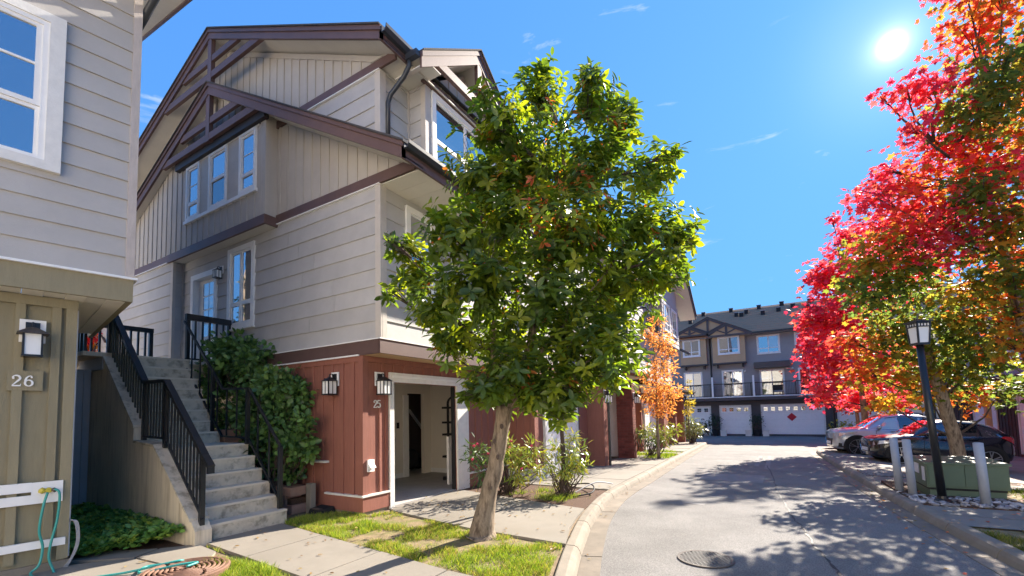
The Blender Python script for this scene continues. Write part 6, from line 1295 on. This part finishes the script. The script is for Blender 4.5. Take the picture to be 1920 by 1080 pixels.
bodyA = [(0, .34, .56, .70, .74, .46), (.05, .26, .56, .72, .78, .60), (.14, .22, .56, .75, .81, .71), (.35, .19, .56, .78, .86, .82), (.8, .19, .56, .80, .92, .885), (1.4, .19, .56, .88, .99, .90), (2.3, .19, .56, .93, .97, .905), (3.4, .19, .58, .97, 1.0, .905), (3.95, .22, .60, .98, 1.04, .885), (4.25, .28, .62, .92, 1.03, .82), (4.45, .44, .62, .80, .88, .62)]
cabA = [(1.22, .93, .98, .80, .72), (1.6, .93, 1.20, .83, .66), (2.05, .94, 1.42, .845, .60), (2.6, .95, 1.475, .85, .60), (3.3, .98, 1.44, .85, .60), (3.85, 1.0, 1.34, .82, .57), (4.15, 1.02, 1.20, .77, .54), (4.34, 1.02, 1.06, .70, .56)]
dA = [(1.62, 2.02, 2.42, 2.40, .90, 'carglass'), (2.50, 2.48, 3.30, 3.22, .90, 'carglass'), (3.38, 3.30, 3.98, 3.70, .86, 'carglass')]
yawA = math.radians(8)
def carpos(wx, wy, yaw, xw, half): return (wx - xw * math.cos(yaw) - half * math.sin(yaw), wy - xw * math.sin(yaw) + half * math.cos(yaw))
a, b = carpos(3.38, 18.35, yawA, .86 * CARX, .88)
car('dark navy hatchback wagon parked nearest, behind the leaning maple', (a, b, -.35), yawA, .05, bodyA, cabA, 4.45, .86, 3.58, .335, M['navy'], dA)
bodyB = [(0, .36, .66, .84, .90, .50), (.05, .30, .66, .86, .93, .64), (.14, .26, .66, .88, .96, .76), (.35, .24, .66, .92, 1.0, .85), (.8, .24, .66, .96, 1.05, .915), (1.4, .24, .66, 1.0, 1.10, .93), (2.3, .24, .66, 1.04, 1.08, .935), (3.4, .24, .68, 1.08, 1.12, .935), (4.05, .28, .70, 1.08, 1.14, .91), (4.4, .36, .72, 1.02, 1.10, .84), (4.66, .5, .72, .9, .98, .66)]
cabB = [(1.25, 1.03, 1.08, .82, .74), (1.65, 1.04, 1.32, .86, .68), (2.1, 1.05, 1.56, .875, .63), (2.7, 1.06, 1.63, .88, .63), (3.5, 1.09, 1.61, .88, .63), (4.05, 1.12, 1.50, .85, .60), (4.35, 1.13, 1.34, .8, .58), (4.55, 1.12, 1.16, .73, .6)]
dB = [(1.68, 2.10, 2.52, 2.50, .90, 'carglass2'), (2.60, 2.58, 3.42, 3.34, .90, 'carglass'), (3.52, 3.44, 4.12, 3.86, .86, 'carglass')]
yawB = math.radians(8)
a, b = carpos(2.70, 21.4, yawB, .90 * CARX, .9)
car('silver blue sport utility car parked beyond the navy car', (a, b, -.40), yawB, .03, bodyB, cabB, 4.66, .90, 3.62, .37, M['silver'], dB, True)

# ---------------------------------------------------------------- street furniture on the right
t = thing('street_lamp', 'black street lamp with square white lantern among the stones', 'street lamp', (2.33, 10.03, -.06))
ox, oy = -.135, -.08
def lp_(z): return (2.33 + ox * (z / 2.55), 10.03 + oy * (z / 2.55), z)
part('base', MB().lathe([(.13, -.08), (.13, .0), (.075, .03), (.07, .08)], (2.33, 10.03, -.03), 16), M['black'], t)
part('pole', MB().tube([lp_(-.05), lp_(1.2), lp_(2.60)], [.058, .052, .05], 14), M['black'], t, smooth=True)
lx, ly = 2.33 + ox, 10.03 + oy; aL = rad(28)
def lanp(name, mb, m): mb.xf(Matrix.Translation((lx, ly, 0)) @ Matrix.Rotation(aL, 4, 'Z')); return part(name, mb, m, t)
def frus(a0, a1, z0, z1): return MB().add([(-a0, -a0, z0), (a0, -a0, z0), (a0, a0, z0), (-a0, a0, z0), (-a1, -a1, z1), (a1, -a1, z1), (a1, a1, z1), (-a1, a1, z1)], [(3, 2, 1, 0), (4, 5, 6, 7), (0, 1, 5, 4), (1, 2, 6, 5), (2, 3, 7, 6), (3, 0, 4, 7)])
lanp('glass', frus(.082, .102, 2.60, 2.93), M['frost'])
lanp('lantern_base', MB().box(-.09, .09, -.09, .09, 2.565, 2.60), M['black'])
mb = MB()
for i in (-1, 1):
    for j in (-1, 1): mb.beam((i * .085, j * .085, 2.6), (i * .105, j * .105, 2.93), .022, .022)
for s in (-1, 1):
    for z, r in ((2.87, .104), (2.93, .108)): mb.box(-r, r, s * r - .012, s * r + .012, z - .009, z + .009); mb.box(s * r - .012, s * r + .012, -r, r, z - .0085, z + .0085)
    for k in (-.05, 0, .05): mb.box(k - .006, k + .006, s * .103 - .008, s * .103 + .008, 2.87, 2.93); mb.box(s * .103 - .008, s * .103 + .008, k - .006, k + .006, 2.87, 2.93)
lanp('frame', mb, M['black']); lanp('cap', MB().box(-.135, .135, -.135, .135, 2.945, 2.965), M['black']); lanp('cap', frus(.10, .03, 2.966, 3.0), M['black']); lanp('finial', MB().tube([(0, 0, 2.99), (0, 0, 3.10)], .012, 6), M['black'])
t2 = thing('street_lamp', 'distant black street lamp standing before the crimson maple', 'street lamp', (3.2, 33.4, -.65))
part('pole', MB().tube([(3.2, 33.4, -.7), (3.2, 33.4, 2.75)], .07, 8), M['black'], t2); part('glass', MB().box(3.03, 3.37, 33.23, 33.57, 2.78, 3.05), M['frost'], t2); part('cap', MB().box(2.95, 3.45, 33.15, 33.65, 3.05, 3.14), M['black'], t2)
for (x, y, lb) in ((1.97, 11.0, 'grey steel bollard farthest along the kerb by the utility box'), (2.08, 10.62, 'middle grey steel bollard between lamp post and kerb'), (2.82, 9.95, 'grey steel bollard in front of the right end of the utility box')):
    t = thing('bollard', lb, 'bollard', (x, y, -.05), 0, 'grey steel bollards'); part('tube', MB().tube([(x, y, -.12), (x - .02, y - .012, .45), (x - .04, y - .024, .925)], .062, 16), M['galv'], t, smooth=True); part('cap', MB().ball((x - .041, y - .025, .925), .0625, 2, (1, 1, .22)), M['galv'], t, smooth=True)
# utility box
bx = thing('utility_box', 'green metal utility box on a low plinth among white stones', 'utility box', (2.3, 10.9, -.06))
part('plinth', MB().box(2.34, 3.30, 10.74, 11.66, -.1, .04), M['tgreen'], bx)
part('cabinet', MB().box(2.30, 3.34, 10.70, 11.70, .08, .49), M['tgreen'], bx); part('skirt', MB().box(2.33, 3.31, 10.73, 11.67, .04, .08), M['blackm'], bx)
part('lid', MB().add([(2.27, 10.67, .49), (3.37, 10.67, .49), (3.37, 11.73, .49), (2.27, 11.73, .49), (2.27, 10.67, .525), (3.37, 10.67, .525), (3.34, 11.7, .555), (2.30, 11.7, .555)], [(3, 2, 1, 0), (4, 5, 6, 7), (0, 1, 5, 4), (1, 2, 6, 5), (2, 3, 7, 6), (3, 0, 4, 7)]), M['tgreen'], bx)
part('door', MB().box(2.325, 2.79, 10.685, 10.70, .12, .47), M['tgreen'], bx); dr = part('door', MB().box(2.80, 3.315, 10.685, 10.70, .12, .47), M['tgreen'], bx)
part('hasp', MB().box(3.02, 3.05, 10.66, 10.685, .22, .42).box(3.0, 3.03, 10.665, 10.684, .35, .42), M['galv'], dr)
part('label_plate', MB().box(2.292, 2.30, 10.80, 10.96, .18, .43), M['plate'], bx); part('label_plate', MB().box(2.292, 2.30, 11.15, 11.45, .27, .45), M['plate'], bx)
# stones round the bollards
rk = thing('rock_bed', None, None, (2.4, 10.3, -.06), kind='structure'); rk['label'] = 'bed of pale angular river stones around the lamp post and bollards'
me_ = []
for k in range(8):
    mb = MB().ball((0, 0, 0), 1, 1, (1, R.uniform(.5, .8), R.uniform(.35, .6)), .22); me_.append(mesh('stone', mb, M['stone'], True))
RKP = [(1.93, 9.64), (3.5, 9.64), (3.35, 10.66), (2.2, 10.66), (2.24, 12.25), (1.90, 12.25)]
part('pebble_base', MB().xy(RKP, -.09, -.045), M['mulch'], rk)
pts = []
while len(pts) < 290:
    x, y = R.uniform(1.9, 3.5), R.uniform(9.6, 12.3)
    if inpoly(np.array([x]), np.array([y]), RKP)[0] and y - 9.6 < R.random() * 4: pts.append((x, y))
for x, y in pts:
    o = bpy.data.objects.new('stone', me_[R.randrange(8)]); COL.objects.link(o); o.parent = rk; s = R.uniform(.025, .062); o.location = (x - 2.4, y - 10.3, .02 + .06 + g(x, y) - .03 + R.uniform(0, .02)); o.scale = (s * 1.2, s, s); o.rotation_euler = (R.uniform(-.5, .5), R.uniform(-.5, .5), R.uniform(0, 6.3))
gp = MB()
for k in range(500):
    x, y = R.uniform(1.85, 2.7), R.uniform(13.7, 15.0); gp.ball((x, y, g(x, y) - .012), R.uniform(.02, .045), 0, (1, 1, .6), .2)
part('gravel', gp, M['stone'], kind='stuff')
gp = MB()
for k in range(1500):
    x, y = R.uniform(1.9, 3.5), R.uniform(9.62, 12.2)
    if inpoly(np.array([x]), np.array([y]), RKP)[0]: gp.ball((x, y, g(x, y) - .035), R.uniform(.012, .026), 0, (1, 1, .7), .2)
part('pebbles', gp, M['stone'], rk, kind='stuff')

# ---------------------------------------------------------------- small things
mh = thing('manhole_cover', 'round cast iron grate set into the asphalt', 'manhole cover', (-.75, 5.54, -.125)); mz = -.122
part('frame', MB().lathe([(.27, 0), (.30, .0), (.30, .012), (.27, .012), (.27, 0)], (-.75, 5.54, mz), 40, False), M['iron'], mh)
part('recess', MB().lathe([(.268, -.01), (.268, .002)], (-.75, 5.54, mz), 40), M['blackm'], mh)
ca, sa = math.cos(.35), math.sin(.35)
for k in range(-6, 7):
    d = k * .042; hw = math.sqrt(max(0, .268 ** 2 - d * d))
    if hw > .03:
        part('bar', MB().beam((-.75 + d * ca - hw * sa, 5.54 + d * sa + hw * ca, mz + .006), (-.75 + d * ca + hw * sa, 5.54 + d * sa - hw * ca, mz + .006), .014, .009), M['grate'], mh)
        part('bar', MB().beam((-.75 + d * sa + hw * ca, 5.54 - d * ca + hw * sa, mz + .0055), (-.75 + d * sa - hw * ca, 5.54 - d * ca - hw * sa, mz + .0055), .016, .010), M['grate'], mh)
dc = thing('drain_cover', 'raised brown drain cover with curved slots beside the path', 'drain cover', (-5.33, 2.30, 0)); cx, cy = -5.33, 2.30
part('collar', MB().lathe([(.40, -.05), (.40, .05), (.385, .06), (.36, .06), (.36, 0)], (cx, cy, 0), 48, False), M['rust'], dc, smooth=False)
part('recess', MB().lathe([(.36, .02), (.36, .03)], (cx, cy, 0), 40), M['blackm'], dc)
for i, r in enumerate((.345, .30, .255, .21, .165, .12, .07)):
    for q in range(4 if i < 5 else 2):
        a0 = q * math.pi * (.5 if i < 5 else 1) + .08 + i * .12; a1 = a0 + math.pi * (.5 if i < 5 else 1) - .14
        part('slot_bar', MB().tube([(cx + r * math.cos(a0 + (a1 - a0) * k / 14), cy + r * math.sin(a0 + (a1 - a0) * k / 14), .055) for k in range(15)], .014, 6), M['rust'], dc)
for q in range(4): a = q * math.pi / 2 + .4; part('spoke', MB().beam((cx, cy, .05), (cx + .36 * math.cos(a), cy + .36 * math.sin(a), .05), .03, .02), M['rust'], dc)
# tap, garden hose and cables on the olive wall
def wv(u, y, z): return Vector(w6(u, y, z))
hz = thing('garden_hose', 'teal garden hose hanging from the tap and looping over the drain cover', 'garden hose', w6(-.11, -.06, .86))
part('tap', MB().tube([wv(-.11, -.05, .87), wv(-.11, -.11, .87)], .028, 10).ball(wv(-.16, -.08, .87), .035, 1), M['brass'], hz); part('valve', MB().tube([wv(-.08, -.11, .88), wv(-.06, -.13, .86)], .02, 8), M['iron'], hz)
def sm(p, n=8):
    P = [tuple(q) for q in p]; r = []
    for i in range(len(P) - 1):
        p0 = np.array(P[max(0, i - 1)]); p1 = np.array(P[i]); p2 = np.array(P[i + 1]); p3 = np.array(P[min(len(P) - 1, i + 2)])
        for k in range(n): t_ = k / n; r.append(tuple(.5 * (2 * p1 + (p2 - p0) * t_ + (2 * p0 - 5 * p1 + 4 * p2 - p3) * t_ ** 2 + (3 * p1 - p0 - 3 * p2 + p3) * t_ ** 3)))
    return r + [P[-1]]
part('hose', MB().tube(sm([wv(-.12, -.12, .85), wv(-.15, -.13, .7), wv(-.17, -.12, .45), wv(-.14, -.12, .28), wv(-.16, -.14, .1), wv(-.22, -.18, .02), (-6.3, 1.55, .015), (-5.95, 1.95, .015), (-5.72, 2.2, .06), (-5.62, 2.38, .075), (-5.75, 2.42, .02), (-5.95, 2.2, .015), (-5.7, 2.05, .03), (-5.45, 2.25, .085), (-5.35, 2.42, .085), (-5.30, 2.3, .085)]), .012, 8), M['hose'], hz, smooth=True)
part('hose', MB().tube(sm([wv(-.07, -.13, .88), wv(-.03, -.15, .82), wv(-.04, -.14, .55), wv(-.08, -.13, .3), wv(-.09, -.13, .15), wv(-.06, -.15, .04), wv(-.05, -.2, .0)]), .012, 8), M['hose'], hz, smooth=True)
cb = thing('cable_bundle', 'grey cables looping out of the corner of the olive wall', 'cables', w6(.04, -.03, .45))
for k in range(4): part('cable', MB().tube(sm([wv(.045, -.01, .52 - .012 * k), wv(.10 + .008 * k, -.03, .49), wv(.125 + .008 * k, -.05, .36), wv(.12 + .008 * k, -.05, .22), wv(.08 + .006 * k, -.05, .08), wv(.03, -.04, .0 - .02 * k)]), .0045, 6), M['cable'], cb, smooth=True)
# socket, blocks and post by the red corner
ob = thing('outlet_box', 'white weatherproof outlet box low on the red front wall', 'outlet', (-5.80, 5.17, .76)); part('box', MB().box(-5.81, -5.755, 5.10, 5.235, .67, .865), M['white'], ob); part('cover', MB().add([(-5.754, 5.11, .74), (-5.754, 5.225, .74), (-5.754, 5.225, .80), (-5.754, 5.11, .80), (-5.70, 5.11, .735), (-5.70, 5.225, .735)], [(0, 3, 2, 1), (0, 1, 5, 4), (3, 4, 5, 2), (0, 4, 3), (1, 2, 5)]), M['whitegrey'], ob)
rw = thing('retaining_wall', 'low wall of pinkish concrete blocks holding back the shrub bed', 'retaining wall', (-7.3, 4.6, 0))
for j in range(3):
    for k in range(5 - j):
        x = -6.98 - .34 * k - (.17 if j % 2 else 0); part('block', MB().box(x - .325, x, 4.55 + R.uniform(-.015, .015), 4.85, j * .15 + .006 - .03, (j + 1) * .15 - .03), M['block'], rw)
for k in range(7): x = -8.45 - .34 * k; part('block', MB().box(x - .325, x, 4.22 + R.uniform(-.015, .015), 4.5, 1.16, 1.40), M['block'], rw)
slab('planting_bed', [(-7.05, 4.6), (-9.8, 4.25), (-9.8, 5.0), (-7.05, 5.0)], .22, .4, M['mulch'], kind='structure')
pv = thing('post', 'weathered white post at the end of the block wall by the red corner', 'post', (-6.88, 4.86, -.03)); part('shaft', MB().box(-6.95, -6.83, 4.80, 4.90, -.05, .46), M['conc'], pv)
dp_ = thing('splash_block', 'dark splash block on the grass against the red wall', 'splash block', (-6.62, 4.85, 0)); part('tray', MB().add([(-6.78, 4.72, -.02), (-6.42, 4.72, -.02), (-6.42, 4.97, -.02), (-6.78, 4.97, -.02), (-6.76, 4.74, .06), (-6.44, 4.74, .06), (-6.44, 4.96, .09), (-6.76, 4.96, .09)], [(3, 2, 1, 0), (4, 5, 6, 7), (0, 1, 5, 4), (1, 2, 6, 5), (2, 3, 7, 6), (3, 0, 4, 7)]), M['blackm'], dp_); part('channel', MB().box(-6.70, -6.50, 4.73, 4.80, .061, .075), M['iron'], dp_)
# things inside the garage
sh = thing('shelf_rack', 'dark arched shelf rack standing inside the open garage', 'shelf', (-7.0, 8.95, 0))
mb = MB()
for y in (8.75, 9.20): mb.tube([(-7.0, y, .0), (-7.0, y, 1.85)], .03, 6)
mb.tube([(-7.0, 8.75 + .225 - .225 * math.cos(math.pi * k / 10), 1.85 + .16 * math.sin(math.pi * k / 10)) for k in range(11)], .03, 6)
part('frame', mb, M['blackm'], sh)
for z in (.5, 1.05, 1.35, 1.72): part('shelf', MB().box(-7.18, -6.82, 8.73, 9.22, z, z + .05), M['blackm'], sh)
cs = thing('storage_case', 'tall black case standing under the rack in the garage', 'case', (-6.75, 8.7, 0)); part('shell', MB().tube([(-6.72, 8.65, .05), (-6.72, 8.65, .9), (-6.72, 8.67, 1.05)], [.10, .10, .07], 12), M['blackm'], cs); part('foot', MB().box(-6.9, -6.5, 8.4, 8.78, .0, .09), M['black'], cs)
bg_ = thing('black_bag', 'slumped black bag by the inner garage doorway', 'bag', (-9.2, 9.75, 0)); part('sack', MB().ball((-9.2, 9.72, .30), .32, 2, (.8, .9, 1), .06), M['blackm'], bg_, smooth=True); part('flap', MB().ball((-9.15, 9.98, .16), .22, 2, (.9, 1, .8), .06), M['blackm'], bg_, smooth=True)
# black irrigation pipe on the bed
ip = thing('irrigation_pipe', 'black irrigation pipe curling over the bed at the kerb', 'pipe', (-3.4, 8.2, 0)); part('pipe', MB().tube(sm([(-3.9, 8.9, .0), (-3.45, 8.85, .07), (-3.15, 8.5, .09), (-3.05, 8.1, .03), (-3.3, 7.75, .0)]), .014, 7), M['blackm'], ip, smooth=True); part('pipe', MB().tube(sm([(-3.4, 8.1, .0), (-3.2, 8.75, .12), (-2.98, 9.2, .04)]), .012, 7), M['cable'], ip, smooth=True)
# bicycle leaning by the entry further along
by = thing('bicycle', 'dark bicycle leaning beside the entry by the lime shrub', 'bicycle', (-4.6, 17.9, -.22)); bz = g(0, 17.9)
def ringy(c, r, rt): return MB().tube([(c[0] + r * math.cos(k * math.pi / 12), c[1], c[2] + r * math.sin(k * math.pi / 12)) for k in range(25)], rt, 6)
for x in (-5.0, -4.02):
    wv_ = part('wheel', ringy((x, 17.9, bz + .33), .32, .02), M['tyre'], by); mb = MB()
    for k in range(8): mb.tube([(x, 17.9, bz + .33), (x + .31 * math.cos(k * .785), 17.9, bz + .33 + .31 * math.sin(k * .785))], .003, 4)
    part('spokes', mb, M['galv'], wv_)
Fp = [(-5.0, .33), (-4.62, .78), (-4.18, .85), (-4.5, .32), (-5.0, .33)]; mb = MB().tube([(a, 17.9, bz + b) for a, b in Fp], .016, 6); mb.tube([(-4.62, 17.9, bz + .78), (-4.5, 17.9, bz + .32)], .016, 6); mb.tube([(-4.15, 17.9, bz + .95), (-4.02, 17.9, bz + .33)], .014, 6)
part('frame', mb, M['black'], by); part('handlebar', MB().tube([(-4.2, 17.65, bz + 1.0), (-4.15, 17.9, bz + .98), (-4.2, 18.15, bz + 1.0)], .013, 6), M['black'], by); part('saddle', MB().ball((-4.65, 17.9, bz + .9), .11, 1, (1.2, .6, .35)), M['blackm'], by)
hb = thing('hanging_basket', 'red bag hanging on the pale post near the bicycle', 'bag', (-4.85, 17.92, .9)); part('bag', MB().ball((-4.9, 17.98, 1.0), .13, 2, (.8, .6, 1.5), .06), mat('red cloth', (.5, .03, .04), .7, .15), hb, smooth=True); part('strap', MB().tube([(-4.9, 17.98, 1.15), (-4.92, 18.0, 1.4)], .012, 5), M['blackm'], hb)
